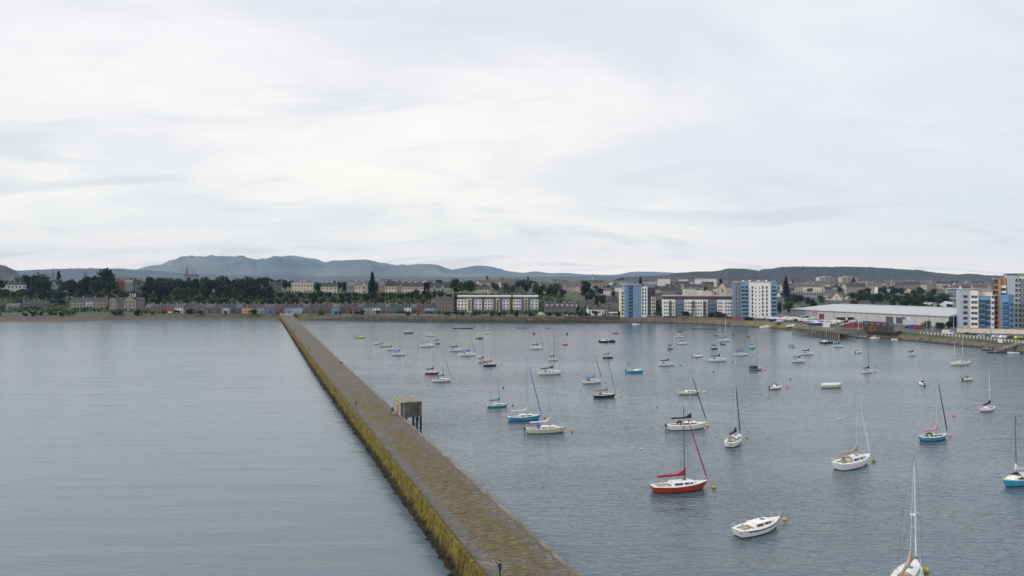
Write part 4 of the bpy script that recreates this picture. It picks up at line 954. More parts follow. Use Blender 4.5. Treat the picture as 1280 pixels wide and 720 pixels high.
class Bld:
    def __init__(s, name, label, cat, px0, px1, Y, rot=None, group=None, z0=None, pen=None):
        az = math.atan2((px0 + px1) / 2 - 640, F); s.rot = -az * .8 if rot is None else R(rot)
        s.px0, s.px1, s.Y = px0, px1, Y; s.X0 = (px0 - 640) / F * Y; s.W = s.lx(px1); s.z0 = gz((px0 + px1) / 2, Y + 4) if z0 is None else z0
        s.o = thing(name, label, cat, (s.X0, Y, s.z0), s.rot, group)
        if pen: pend(s.o, pen, (px0 + px1) / 2)
    def lx(s, px):
        t = (px - 640) / F; return (t * s.Y - s.X0) / (math.cos(s.rot) - t * math.sin(s.rot))
    def yf(s, x): return s.Y + x * math.sin(s.rot)
    def lz(s, py, px=None): return topz(py, s.yf(s.lx(px) if px is not None else s.W / 2)) - s.z0
    def box(s, px0, px1, ytop, m, y0=0, d=12, zb=-2.5, name='wall', parent=None, z1=None, lab=None):
        x0, x1 = s.lx(px0), s.lx(px1); q = MB(); q.box(x0, x1, y0, y0 + d, zb, s.lz(ytop) if z1 is None else z1)
        return q.build(name, BM[m], parent or s.o, label=lab)
    def wins(s, px0, px1, nx, nf, z1st, fh, w, h, y0=0, parent=None, fm=None, skip=None, jitter=0):
        x0, x1 = s.lx(px0), s.lx(px1)
        for i in range(nx):
            for k in range(nf):
                if skip and skip(i, k): continue
                x = x0 + (x1 - x0) * (i + .5) / nx
                link('window', wmesh(w, h, fm), parent or s.o, loc=(x, y0, z1st + k * fh))
    def door(s, px, w=1.1, h=2.2, y0=0, m='door'):
        x = s.lx(px); q = MB(); q.box(x - w / 2, x + w / 2, y0 - .06, y0 + .02, .05, h); d = q.build('door', BM[m], s.o)
        return d
    def gable(s, px0, px1, ze, zr, d, m='slate', y0=0, wm=None, parent=None, over=.25):
        x0, x1 = s.lx(px0), s.lx(px1); a = y0 - over; b = y0 + d + over; c = y0 + d / 2; k = (zr - ze) / (d / 2); zo = ze - over * k
        t = .18
        q = MB(); q.add([(x0, a, zo + t), (x1, a, zo + t), (x1, c, zr + t), (x0, c, zr + t), (x0, b, zo + t), (x1, b, zo + t), (x0, a, zo), (x1, a, zo), (x1, c, zr), (x0, c, zr), (x0, b, zo), (x1, b, zo)],
                        [(0, 1, 2, 3), (3, 2, 5, 4), (6, 9, 8, 7), (9, 10, 11, 8), (0, 6, 7, 1), (4, 5, 11, 10), (0, 3, 9, 6), (3, 4, 10, 9), (1, 7, 8, 2), (2, 8, 11, 5)])
        r = q.build('roof', BM[m], parent or s.o)
        return r
    def gwall(s, px0, px1, ze, zr, d, m, y0=0, zb=-2.5, name='wall', e0=0, e1=0):
        x0, x1 = s.lx(px0) + e0, s.lx(px1) - e1; c = y0 + d / 2; q = MB()
        q.add([(x0, y0, zb), (x1, y0, zb), (x1, y0 + d, zb), (x0, y0 + d, zb), (x0, y0, ze), (x1, y0, ze), (x1, y0 + d, ze), (x0, y0 + d, ze), (x0, c, zr), (x1, c, zr)],
              [(3, 2, 1, 0), (0, 1, 5, 4), (2, 3, 7, 6), (1, 2, 6, 9, 5), (3, 0, 4, 8, 7), (4, 5, 9, 8), (6, 7, 8, 9)])
        return q.build(name, BM[m], s.o)
    def fgable(s, px0, px1, ze, zr, d, m, rm='slate', y0=-.6, zb=-2.5, roof=True):
        x0, x1 = s.lx(px0), s.lx(px1); c = (x0 + x1) / 2; q = MB()
        q.add([(x0, y0, zb), (x1, y0, zb), (x1, y0 + d, zb), (x0, y0 + d, zb), (x0, y0, ze), (x1, y0, ze), (x1, y0 + d, ze), (x0, y0 + d, ze), (c, y0, zr), (c, y0 + d, zr)],
              [(3, 2, 1, 0), (0, 1, 5, 8, 4), (2, 3, 7, 9, 6), (1, 2, 6, 5), (3, 0, 4, 7), (5, 6, 9, 8), (7, 4, 8, 9)])
        w = q.build('gable_wall', BM[m], s.o); t = .14; o = .2; k = (zr - ze) / ((x1 - x0) / 2)
        q = MB(); q.add([(x0 - o, y0 + .15, ze - o * k + t), (c, y0 + .15, zr + t), (c, y0 + d, zr + t), (x0 - o, y0 + d, ze - o * k + t), (x1 + o, y0 + .15, ze - o * k + t), (x1 + o, y0 + d, ze - o * k + t)], [(0, 1, 2, 3), (1, 4, 5, 2)])
        q.build('roof', BM[rm], s.o); return w
    def chim(s, px, zr, d, y=None, m='chim', parent=None, w=1.3, h=1.3, pots=3):
        x = s.lx(px); y = d / 2 if y is None else y; q = MB(); q.box(x - w / 2, x + w / 2, y - .4, y + .4, zr - 1.5, zr + h); c = q.build('chimney', BM[m], parent or s.o)
        if pots:
            for k in range(pots):
                q = MB(); q.tube((x + (k - (pots - 1) / 2) * .36, y, zr + h), (x + (k - (pots - 1) / 2) * .36, y, zr + h + .5), .13, .1, 6); q.build('chimney_pot', BM['pot'], parent or s.o)
        return c
    def hip(s, px0, px1, ze, zr, d, m='slate', y0=0, over=.3):
        x0, x1 = s.lx(px0) - over, s.lx(px1) + over; a, b = y0 - over, y0 + d + over; i = min((x1 - x0) / 2 - .3, d / 2 + over); c = (a + b) / 2
        q = MB(); q.add([(x0, a, ze), (x1, a, ze), (x1, b, ze), (x0, b, ze), (x0 + i, c, zr), (x1 - i, c, zr)], [(3, 2, 1, 0), (0, 1, 5, 4), (1, 2, 5), (2, 3, 4, 5), (3, 0, 4)])
        return q.build('roof', BM[m], s.o)

def terrace():
    data = [(181, 189, 'brown', 'brown'), (189, 199, 'brown', 'dull brown yellow windowed'), (199, 207, 'dred', 'dark red'), (207, 218, 'crim', 'bright crimson'), (218.5, 229, 'whiteh', 'white', ), (229, 238.5, 'brown', 'brown'),
            (238.5, 249, 'brown', 'brown white windowed'), (249, 257, 'greyst', 'grey stone'), (257, 267, 'purple', 'dark slate purple'), (267, 278, 'purple', 'dark slate purple white windowed'), (278, 287.5, 'lav', 'pale lavender'),
            (287.5, 295, 'navy', 'dark navy'), (295, 302, 'navy', 'dark navy'), (302, 315.5, 'salmon', 'salmon pink'), (315.5, 321, 'ggrn', 'grey green'), (321, 330, 'gblue', 'grey teal'), (330, 343, 'dblue', 'deep blue'), (343, 356, 'dred', 'brownish red'),
            (356, 367, 'gblue', 'pale grey blue'), (367, 378.5, 'pblue', 'bright pale blue'), (378.5, 386, 'brown', 'dark brown'), (386, 394, 'purple', 'dark slate'), (394, 404, 'brown', 'brown white windowed'), (404, 415, 'purple', 'dark plum'),
            (415, 424, 'turq', 'turquoise'), (424, 432, 'navy', 'navy blue'), (432, 440, 'dred', 'maroon'), (440, 447, 'brown', 'brown'), (447, 454.5, 'purple', 'plum'), (454.5, 465.5, 'gblue', 'pale grey blue'), (465.5, 475.5, 'whiteh', 'white'),
            (475.5, 481, 'brown', 'brown'), (481, 487, 'greyst', 'grey stone'), (487, 495.5, 'ggrn', 'grey green'), (495.5, 505.5, 'dgrn', 'dark green'), (505.5, 514, 'whiteh', 'white mint edged'), (514, 521, 'dgrn', 'dark green'), (521, 531, 'crim', 'crimson'), (531, 544.5, 'pblue', 'blue and white painted')]
    Yt = 585
    for i, d in enumerate(data):
        a, b, m, w = d[:4]; n = max(2, round((b - a) / 3.6))
        h = Bld('terrace_house', None, 'terraced house', a, b, Yt, rot=0, group='painted houses of the shore terrace', z0=4.6)
        pend(h.o, '%s fronted terrace house, %s half of shore row' % (w, 'left' if a < 360 else 'right'), a)
        ze = h.lz(384.0 + (.4 if i % 3 == 0 else 0)); zr = h.lz(380.3); dd = 9
        h.gwall(a, b, ze, zr, dd, m, e0=.01, e1=.01); r = h.gable(a, b, ze, zr, dd, 'slate' if i % 4 else 'slate_brown', over=.22)
        h.chim(b - .5, zr, dd, parent=r, w=1.1, h=1.0, pots=2)
        h.wins(a, b, n, 1, 3.7, 3, 1.0, 1.35, fm='frame')
        h.wins(a, b, n, 1, .9, 3, 1.0, 1.4, fm='frame', skip=lambda q, k: q == n // 2); h.door(a + (b - a) * (n // 2 + .5) / n)
        if w.startswith('bright pale') : h.box(a + .3, b - .3, 0, 'gblue', y0=-1.6, d=1.55, zb=-.4, z1=2.4, name='porch')
        if w.startswith('blue and'):
            for q_, (x, z) in enumerate(((532.5, 1.2), (536, 3.2), (540, 1.6), (543, 3.6))):
                bb = MB(); X = h.lx(x); bb.add([(X - .9, -.04, z - .8), (X + .8, -.04, z - .3), (X + .2, -.04, z + .9), (X - .9, -.02, z - .8), (X + .8, -.02, z - .3), (X + .2, -.02, z + .9)], [(0, 1, 2), (3, 5, 4), (0, 3, 4, 1), (1, 4, 5, 2), (2, 5, 3, 0)])
                bb.build('painted_shape', BM['whiteh'], h.o)
        if i % 3 == 1:
            x = h.lx((a + b) / 2); q = MB(); k = (zr - ze) / (dd / 2); q.box(x - .8, x + .8, 1.0, 3.4, ze + .2, ze + 1.9); dm = q.build('dormer', BM['greyst'], h.o); link('window', wmesh(.9, .9, 'frame'), dm, loc=(x, 1.0, ze + .75))

def villa(px0, px1, Y, ytop, yeave, wall, label, rm='slate', nx=4, nf=2, roof='gable', chims=(0, 1), d=10, cm='chim', cat='house', name='villa', rot=None, fm='frame', gab=None):
    h = Bld(name, label, cat, px0, px1, Y, rot=rot, group=None); ze = h.lz(yeave); zr = h.lz(ytop)
    if roof == 'gable': h.gwall(px0, px1, ze, zr, d, wall); r = h.gable(px0, px1, ze, zr, d, rm)
    else: h.box(px0, px1, 0, wall, d=d, z1=ze); r = h.hip(px0, px1, ze + .002, zr, d, rm)
    for c in chims: h.chim(lerp(px0 + .6, px1 - .6, c), zr, d, parent=r, m=cm)
    fh = max(2.6, ze / nf) if nf else 3
    h.wins(px0, px1, nx, nf, fh * .33, fh, min(1.3, h.W / nx * .42), min(1.7, fh * .55), fm=fm, skip=lambda i, k: k == 0 and i == nx // 2)
    h.door(px0 + (px1 - px0) * (nx // 2 + .5) / nx)
    if gab:
        for (a, b, yr) in gab: h.fgable(a, b, ze, h.lz(yr), 6, wall, rm); h.wins(a, b, 1, nf, fh * .33, fh, 1.4, fh * .5, y0=-.6, fm=fm)
    return h

def waterfront_left():
    # far left low buildings
    V = villa
    V(-14, 6, 590, 377.5, 381, 'greyst', 'low grey stone cottage cut off by left edge of view', nx=3, nf=1, name='cottage')
    h = Bld('boat_shed', 'flat grey shed between the cut off cottage and the long slate cottages', 'shed', 7.5, 25.5, 588); h.box(7.5, 25.5, 380.5, 'greyh', d=8); r = h.box(7.2, 25.8, 0, 'flatroof', y0=-.2, d=8.4, zb=h.lz(380.5) + .002, z1=h.lz(380.5) + .25, name='roof'); h.wins(8, 25, 4, 1, 1.2, 3, 1.3, 1.1); h.door(12, 2.2, 2.4)
    V(27, 84, 592, 376.3, 380.5, 'greyst', 'long low slate roofed cottages with white windows', nx=12, nf=1, chims=(.02, .35, .7, .98), name='cottage_row', cat='cottages')
    # sandstone flats
    h = Bld('sandstone_flats', 'three storey sandstone flats with pale central bay, left of gabled tenement', 'flats', 87.5, 133, 590); d = 12; ze = h.lz(376.3); zr = h.lz(372.3)
    h.gwall(87.5, 133, ze, zr, d, 'sand'); r = h.gable(87.5, 133, ze, zr, d, 'slate')
    for c in (88.5, 103, 118, 132.3): h.chim(c, zr, d, parent=r)
    h.box(107.5, 115.5, 0, 'whiteh', y0=-.5, d=.52, zb=2.9, z1=ze - .3, name='bay'); h.wins(88, 107, 5, 3, 1, ze / 3, 1.2, 1.6); h.wins(116, 132.6, 4, 3, 1, ze / 3, 1.2, 1.6); h.wins(108.5, 115, 2, 2, 1 + ze / 3, ze / 3, 1.2, 1.6, y0=-.5)
    for c in (109.3, 113.5): h.door(c, 1.8, 2.4, m='ddoor')
    h = Bld('gabled_tenement', 'dark sandstone gabled tenement topped by white chimneys', 'tenement', 135.5, 180, 590); d = 12; ze = h.lz(375.8); zr = h.lz(372)
    h.gwall(135.5, 180, ze, zr, d, 'sand_dark'); r = h.gable(135.5, 180, ze, zr, d, 'slate'); h.fgable(155, 170, ze, h.lz(369.2), 8, 'sand', zb=-2)
    h.fgable(137.5, 146, ze, h.lz(372.0), 8, 'sand', zb=-2)
    for c in (162, 165, 168): h.chim(c, h.lz(369.5), d, m='white_paint', h=1.6, w=1.0, pots=2)
    h.wins(147, 155, 2, 3, 1, ze / 3, 1.1, 1.6); h.wins(155.5, 169.5, 3, 3, 1, ze / 3, 1.2, 1.6, y0=-.6); h.wins(171, 179.5, 2, 3, 1, ze / 3, 1.2, 1.6); h.wins(138, 145.5, 2, 3, 1, ze / 3, 1.1, 1.6, y0=-.6); h.door(151, m='ddoor')
    # villas on the bank
    V(8.5, 32.5, 690, 353.2, 356, 'whiteh', 'white villa with four chimneys above the shore at far left', nx=5, nf=2, chims=(.02, .36, .64, .98), rm='slate')
    V(-12, 7, 695, 355, 358.5, 'whiteh', 'low white wing cut off by left edge of view', nx=3, nf=1, chims=(.9,), rm='slate_pale')
    V(63.5, 75, 690, 350, 355, 'bluegrey', 'blue grey gabled villa among dark trees at far left', nx=3, nf=2, chims=(0, 1), rm='slate', gab=[(65, 70, 351.5)])
    V(143, 160, 720, 347, 353, 'redsand', 'brown gabled villa half hidden by the tallest left tree', nx=4, nf=2, rm='slate_brown', gab=[(145, 151, 348)])
    V(156, 167, 700, 349.8, 353, 'greyh', 'pale roofed villa, middle of three above the gabled tenement', nx=3, nf=2, rm='slate_pale')
    V(166, 176, 692, 350, 356.5, 'greyst', 'tall grey stone villa, right of three above the gabled tenement', nx=3, nf=3, chims=(0, .5, 1), gab=[(168, 173, 351)])
    V(336, 352, 690, 352.5, 356.5, 'greyst', 'grey stone gabled villa standing among trees above the pale blue houses', nx=4, nf=2, gab=[(341, 347, 350.5)], chims=(0, .5, 1))
    V(364, 391, 700, 351.5, 353.5, 'cream', 'long pale classical villa above the end of the breakwater', nx=7, nf=2, roof='hip', rm='slate_pale', chims=(.4, .6), cm='cream')
    V(401, 421.5, 690, 353.3, 358, 'cream', 'cream villa with tall end chimneys left of the great conifer', nx=4, nf=2, chims=(.02, .33, .66, .98), cm='cream')
    V(433, 443, 700, 353.5, 357, 'greyh', 'small pale green grey house left of the cream gabled villa', nx=3, nf=2, rm='slate_pale')
    V(443.5, 459.5, 688, 352.5, 357, 'cream', 'cream gabled villa just left of the great conifer', nx=4, nf=2, rm='slate_brown', gab=[(452, 458.5, 353.5)], chims=(.02, .6), cm='cream')
    V(473, 481, 700, 351.5, 356.5, 'sand', 'narrow stone house just right of the great conifer', nx=2, nf=2, rm='slate_pale')
    V(481.5, 496, 692, 351.5, 357.5, 'cream', 'cream house with big slate roof, left of terrace pair', nx=4, nf=2, chims=(.05, .95), cm='cream')
    V(496.5, 502, 700, 352.5, 356.5, 'harlpink', 'small pinkish link house between two cream houses', nx=2, nf=2)
    V(502.5, 529.5, 690, 353.5, 358, 'cream', 'long cream pair of houses with four chimneys above the mural house', nx=8, nf=2, chims=(.01, .33, .62, .99), cm='cream')
    V(537, 562, 680, 353.5, 359.5, 'greyh', 'wide grey slate roofed house behind the tall sandstone block', nx=6, nf=1, chims=(.2, .7), gab=[(541, 545, 356), (551, 556, 355.5)])
    # sandstone block
    h = Bld('sandstone_block', 'tall four storey sandstone block at the right end of painted terrace', 'tenement', 544.8, 567.3, 577, z0=4.5); d = 12; zt = h.lz(372.3)
    h.box(544.8, 567.3, 0, 'sand_dark', d=d, z1=zt); h.hip(544.8, 567.3, zt + .002, h.lz(370.6), d, 'slate'); h.chim(546.3, zt, d, h=2.2); h.chim(566, zt, d, h=2.2); h.chim(555, zt + 1, d, h=1)
    h.wins(545.5, 566.8, 6, 4, 1, (zt - .2) / 4, 1.1, 1.9, skip=lambda i, k: i == 2 and k == 0); h.door(553.4, 1.3, 2.4, m='ddoor')
    h = Bld('stone_annexe', 'low stone annexe tucked left behind the tall sandstone block', 'house', 539, 544.5, 590); h.box(539, 544.5, 374.5, 'greyh', d=9); h.hip(539, 544.5, h.lz(374.5), h.lz(373), 9); h.wins(539.3, 544.2, 2, 3, 1.5, 3, 1, 1.5); h.door(541, m='ddoor')
    # modern waterfront flats, three wings
    for a, b, nm, secs in ((571.5, 605, 'left', [(571.5, 584, 'whiteh', 3), (584, 589.5, 'buff', 0), (589.5, 593, 'darkclad', 0), (593, 602.5, 'whiteh', 2), (602.5, 605, 'brown', 0)]),
                           (605.3, 639, 'middle', [(605.3, 616.5, 'whiteh', 3), (616.5, 620, 'darkclad', 0), (620, 624.5, 'buff', 0), (624.5, 628, 'darkclad', 0), (628, 637, 'whiteh', 2), (637, 639, 'brown', 0)]),
                           (641, 673, 'right', [(641, 651.5, 'whiteh', 3), (651.5, 655.5, 'slateblue', 0), (655.5, 660, 'buff', 0), (660, 663, 'darkclad', 0), (663, 673, 'whiteh', 2)])):
        h = Bld('apartment_wing', '%s wing of white waterfront flats with recessed grey top floor' % nm, 'flats', a, b, 578, z0=4.5, rot=0, group='wings of the white waterfront flats'); d = 14
        z1 = h.lz(374.5); fh = z1 / 5
        zs = h.lz(386.8)
        for (p, q_, m, nx) in secs:
            off = {'whiteh': 0, 'buff': -.35, 'darkclad': .45, 'slateblue': .4, 'brown': .5}[m]
            wl = h.box(p, q_, 0, m, y0=off, d=d - off, zb=zs if m == 'whiteh' else -2, z1=z1 + (.9 if m == 'buff' else 0), name='wall_panel')
            if nx: h.wins(p, q_, nx, 3, zs + .7, (z1 - zs) / 3, 1.2, 1.15, y0=off, parent=h.o, fm='dframe')
            elif m != 'brown': h.wins(p, q_, 1, 4, 2 + .7, fh, 1.3, 1.6, y0=off, parent=h.o, fm='dframe' if m == 'buff' else 'frame')
        h.box(a, b, 0, 'greyst', y0=.12, d=d - .3, zb=-2, z1=zs - .002, name='ground_floor')
        h.box(a + .4, b - .4, 0, 'darkclad', y0=1.3, d=d - 3, zb=z1 + .002, z1=h.lz(371.3), name='top_floor'); h.wins(a + 1, b - 1, 9, 1, z1 + .5, 3, 1.6, 1.2, y0=1.3, fm='frame')
        h.box(a, b, 0, 'white_paint', y0=.2, d=d - .4, zb=h.lz(371.3) + .004, z1=h.lz(369.4), name='roof')
        h.wins(a, b, 8, 1, .5, 3, 1.5, 1.2, y0=.12, fm='dframe')
        for i in range(4):
            for p, q_, m, nx in secs:
                if m in ('darkclad', 'slateblue'):
                    x0, x1 = h.lx(p), h.lx(q_); bb = MB(); bb.box(x0 + .05, x1 - .05, -.5, .40, 2.2 + i * fh, 2.3 + i * fh); bb.box(x0 + .05, x1 - .05, -.5, -.45, 2.3 + i * fh, 3.2 + i * fh); bb.build('balcony', BM['slateblue'], h.o)
    # dark terrace with dormers
    h = Bld('dormer_terrace', 'dark three storey terrace with white dormers beside the flats', 'terrace', 681, 720, 568, z0=4.5, rot=0); d = 11; ze = h.lz(384); zr = h.lz(378.8)
    h.gwall(681, 720, ze, zr, d, 'greyst'); r = h.gable(681, 720, ze, zr, d, 'slate')
    for c in (682, 694, 707, 719): h.chim(c, zr, d, parent=r, pots=2)
    for i in range(6):
        x = h.lx(684 + i * 6.3); q = MB(); q.box(x - .9, x + .9, .7, 3.2, ze + .1, ze + 2.1); dm = q.build('dormer', BM['whiteh'], h.o); link('window', wmesh(1.2, 1.0), dm, loc=(x, .7, ze + .7))
    h.wins(682, 719.5, 9, 2, .9, ze / 2, 1.2, 1.7, skip=lambda i, k: k == 0 and i in (2, 6)); h.door(691.5); h.door(708)
    V(704, 721, 590, 377.6, 380.3, 'whiteh', 'pale hip roofed house peeping over the dormer terrace', nx=4, nf=2, roof='hip', rm='slate_pale', chims=())
    V(724, 733, 592, 376, 380, 'greyst', 'left steep dark gabled cottage behind the harbour cottages', nx=2, nf=2, chims=(0,), rm='slate'); V(733.5, 743, 592, 374.3, 379.5, 'sand_dark', 'right steep dark gabled cottage behind the harbour cottages', nx=2, nf=2, chims=(1,), rm='slate')
    h = V(735, 756, 560, 383.6, 386.8, 'whiteh', 'low white cottage pair with black roof near harbour edge', nx=5, nf=1, chims=(.02, .5, .98), rm='slate', rot=0, name='cottage')
    V(749, 763, 575, 379.8, 385.5, 'greyst', 'dark gabled stone cottage behind the low white cottage pair', nx=3, nf=1, rm='slate')
    h = Bld('low_shed', 'long low white roofed shed left of the broad blue tower', 'shed', 762, 776, 560, z0=4.4, rot=0); h.box(762, 776, 391.4, 'greyh', d=7, y0=0); h.box(761.8, 776, 0, 'white_paint', y0=-.3, d=7.6, zb=h.lz(391.4) + .003, z1=h.lz(390.4), name='roof'); h.door(769, 2.4, 1.8, m='ddoor')
    V(757, 775, 620, 372, 377, 'sand_dark', 'grey stone house in trees just left of broad blue tower', nx=4, nf=2, chims=(.1, .9))
    # tenements behind
    V(591, 613, 720, 357, 361.5, 'cream', 'cream slate roofed house above left wing of the flats', nx=6, nf=2, chims=(.02, .5, .98), rm='slate')
    V(617, 644, 900, 350, 355.5, 'harlpink', 'brown roofed tenement with pale gable above middle of the flats', nx=7, nf=3, rm='slate_brown', chims=(.05, .5, .95))
    V(623, 654, 760, 359.5, 365, 'greyst', 'long dark slate roof directly behind middle of the flats', nx=8, nf=1, rm='slate', chims=(.1, .9))
    V(664, 687, 790, 354, 361.5, 'harlpink', 'steep roofed pink tenement, leftmost of the red sandstone row', nx=5, nf=3, rm='slate_brown', chims=(.5, .98), gab=[(671, 679, 354)])
    V(661, 675, 730, 363, 368, 'harlpink', 'low pinkish house behind right wing of the flats', nx=4, nf=1, rm='slate_brown', chims=(.05, .95)); V(676, 687, 720, 364, 369, 'cream', 'low cream gabled house behind right wing of the flats', nx=3, nf=1, rm='slate_brown', gab=[(679, 684, 364)])
    V(687, 703, 860, 352.5, 358, 'redsand', 'red sandstone tenement, middle of the row above dormer terrace', nx=5, nf=3, rm='slate_brown', chims=(.02, .5, .98))
    V(703.5, 717, 880, 353, 358, 'harlpink', 'pinkish tenement right of the red sandstone one', nx=4, nf=3, rm='slate_brown', gab=[(704, 708, 353.5)], chims=(.5, 1))
    V(717.5, 729, 900, 352.5, 358, 'cream', 'cream tenement, rightmost of the row above dormer terrace', nx=4, nf=3, rm='slate_brown', chims=(0, .5, 1))
    # tall chimney stack
    x = (741 - 640) / F * 1700; st = thing('tower_stack', 'slim tall brown tower standing on the skyline mid view', 'tower', (x, 1700, gz(741, 1700)))
    q = MB(); q.box(-2, 2, -2, 2, -3, 26); q.build('shaft', BM['harlpink'], st); q = MB(); q.box(-2.5, 2.5, -2.5, 2.5, 26, 29); q.build('cap', BM['brown'], st)
    # cathedral spires and castle-like works far away
    for px, yt, wv, lab in ((233.3, 331.5, 12, 'tall dark central cathedral spire against the hills'), (240.8, 337, 7, 'left one of the twin dark western spires'), (244.4, 337, 7, 'right one of the twin dark western spires')):
        Y = 3300; x = (px - 640) / F * Y; s = thing('spire', lab, 'spire', (x, Y, 38)); h_ = topz(yt, Y) - 38; q = MB(); q.box(-wv / 2, wv / 2, -wv / 2, wv / 2, -10, h_ * .45); q.build('tower', BM['sand_dark'], s)
        q = MB(); q.tube((0, 0, h_ * .45 + .01), (0, 0, h_), wv * .55, .2, 8); q.build('steeple', BM['greyst'], s)
    Y = 3250; s = thing('cathedral_nave', 'long dark cathedral roof at the foot of the three spires', 'church', ((236 - 640) / F * Y, Y, 36)); q = MB(); q.box(-24, 40, 0, 20, -10, 14); q.build('wall', BM['sand_dark'], s); q = MB(); q.add([(-24, -1, 14.01), (40, -1, 14.01), (40, 21, 14.01), (-24, 21, 14.01), (-24, 10, 24), (40, 10, 24)], [(0, 1, 5, 4), (2, 3, 4, 5), (0, 4, 3), (1, 2, 5), (3, 2, 1, 0)]); q.build('roof', BM['slate'], s)
    Y = 3000; s = thing('skyline_monument', 'small domed monument on the skyline left of tallest tree', 'monument', ((107 - 640) / F * Y, Y, 40)); h_ = topz(337.2, Y) - 40; q = MB(); q.box(-5, 5, -5, 5, -5, h_ * .7); q.build('base', BM['greyst'], s); q = MB(); q.ball((0, 0, h_ * .7), 5.5, 10, 8, 1.2); q.build('dome', BM['greyst'], s)
    q = MB(); s = thing('skyline_spire', 'thin pale church spire on the skyline above the blue grey villa', 'spire', ((66.5 - 640) / F * Y, Y, 40)); h_ = topz(333.5, Y) - 40; q.box(-4, 4, -4, 4, -5, h_ * .5); q.build('tower', BM['greyst'], s); q = MB(); q.tube((0, 0, h_ * .5 + .01), (0, 0, h_), 3.6, .2, 8); q.build('steeple', BM['greyst'], s)

def balconies(h, px0, px1, n, z0, fh, m='slateblue', out=1.2, y0=0, inset=.15):
    x0, x1 = h.lx(px0) + inset, h.lx(px1) - inset
    for k in range(n):
        q = MB(); z = z0 + k * fh; q.box(x0, x1, y0 - out, y0 - .01, z - .12, z); q.box(x0, x1, y0 - out, y0 - out + .05, z + .002, z + 1.0); q.box(x0, x0 + .05, y0 - out + .052, y0 - .01, z + .002, z + 1.0); q.box(x1 - .05, x1, y0 - out + .052, y0 - .01, z + .002, z + 1.0)
        q.build('balcony', BM[m], h.o)
def waterfront_right():
    # broad blue tower
    h = Bld('blue_tower', 'broad eight storey tower with blue front and pale side strips', 'tower block', 776, 820, 538, z0=4.2, rot=-4); d = 16; zt = h.lz(357); fh = zt / 9
    h.box(776, 780.5, 0, 'cream', y0=.6, d=d, z1=h.lz(363.5), name='wall_panel'); h.box(780.5, 785.5, 0, 'tower_blue', y0=.3, d=d, z1=zt, name='wall_panel'); h.box(785.5, 791.5, 0, 'tower_blue_dark', y0=1.2, d=d - 1, z1=zt, name='wall_panel'); h.box(791.5, 801.5, 0, 'tower_blue', y0=0, d=d, z1=zt + .3, name='wall_panel')
    h.box(801.5, 809.5, 0, 'whiteh', y0=.5, d=d, z1=h.lz(358.5), name='wall_panel'); h.box(809.5, 814, 0, 'darkclad', y0=1.0, d=d, z1=h.lz(359.2), name='wall_panel'); h.box(814, 819.8, 0, 'cream', y0=.7, d=d - 3, z1=h.lz(370.3), name='wall_panel')
    h.box(810, 819.6, 0, 'darkclad', y0=2.6, d=d - 5, zb=h.lz(370.3) + .01, z1=h.lz(359.4), name='top_floor')
    h.box(779.8, 802.3, 0, 'flatroof', y0=-.4, d=d + .8, zb=zt + .304, z1=zt + .304 + h.lz(355.6) - h.lz(357), name='roof')
    h.wins(781, 785, 1, 8, 1.5, fh, 1.0, 1.5, y0=.3); h.wins(792.5, 800.5, 2, 8, 1.5, fh, .9, 1.3, y0=0, skip=lambda i, k: i == 0 and k % 3 == 0); h.wins(802, 809, 2, 8, 1.5, fh, .9, 1.5, y0=.5, fm='dframe'); h.wins(776.4, 780.2, 1, 7, 1.5, fh, 1.2, 1.4, y0=.6, fm='dframe'); h.wins(814.5, 819.4, 2, 6, 1.5, fh, .9, 1.5, y0=.7, fm='dframe'); h.wins(785.8, 791.2, 1, 8, 1.3, fh, 2.2, 1.9, y0=1.2, fm='dframe')
    h.wins(810, 813.6, 1, 8, 1.3, fh, 1.4, 1.9, y0=1.0, fm='dframe')
    balconies(h, 785.5, 791.5, 8, 1.3 + fh * 0, fh, 'tower_blue_dark', out=1.0, y0=1.2)
    # long white block
    h = Bld('long_white_block', 'long four storey white block with blue grey bays and brown top floor', 'flats', 828.5, 919, 530, z0=4.2, rot=-9); d = 14; z1 = h.lz(374.7); zr = h.lz(370.6); fh = z1 / 5
    for p, q_, m, o in ((828.5, 844, 'whiteh', 0), (844, 855.5, 'slateblue', .8), (855.5, 884.5, 'whiteh', .15), (884.5, 896.5, 'slateblue', .8), (896.5, 915.5, 'whiteh', 0), (915.5, 919, 'greyh', .5)): h.box(p, q_, 0, m, y0=o, d=d - o, z1=z1, name='wall_panel')
    h.box(829.5, 918, 0, 'brown', y0=1.8, d=d - 3.2, zb=z1 + .004, z1=zr, name='top_floor'); h.box(828.2, 919.5, 0, 'flatroof', y0=.9, d=d - 1, zb=zr + .004, z1=zr + .8, name='roof')
    h.wins(829, 843.5, 5, 4, 2.4, fh, .8, 1.1, fm='dframe', skip=lambda i, k: i == 3); h.wins(844.5, 855, 3, 4, 2, fh, 1.6, 1.8, y0=.8); h.wins(856, 884, 9, 4, 2.4, fh, .8, 1.1, y0=.15, fm='dframe', skip=lambda i, k: i in (3, 7)); h.wins(885, 896, 3, 4, 2, fh, 1.6, 1.8, y0=.8); h.wins(897, 915, 6, 4, 2.4, fh, .8, 1.1, fm='dframe', skip=lambda i, k: i in (2,))
    for p in (838, 866.5, 880.5):
        h.box(p - 1.6, p + 1.6, 0, 'greyst', y0=-.25, d=.2, zb=1, z1=z1 - .8, name='bay_panel'); balconies(h, p - 1.7, p + 1.7, 4, 2.2, fh, 'darkclad', .8, -.26)
    balconies(h, 844.3, 855.2, 4, 1.9, fh, 'slateblue', .9, .8); balconies(h, 884.8, 896.2, 4, 1.9, fh, 'slateblue', .9, .8)
    h.box(829, 918, 0, 'darkclad', y0=-.3, d=.25, zb=-1, z1=.95, name='ground_floor')
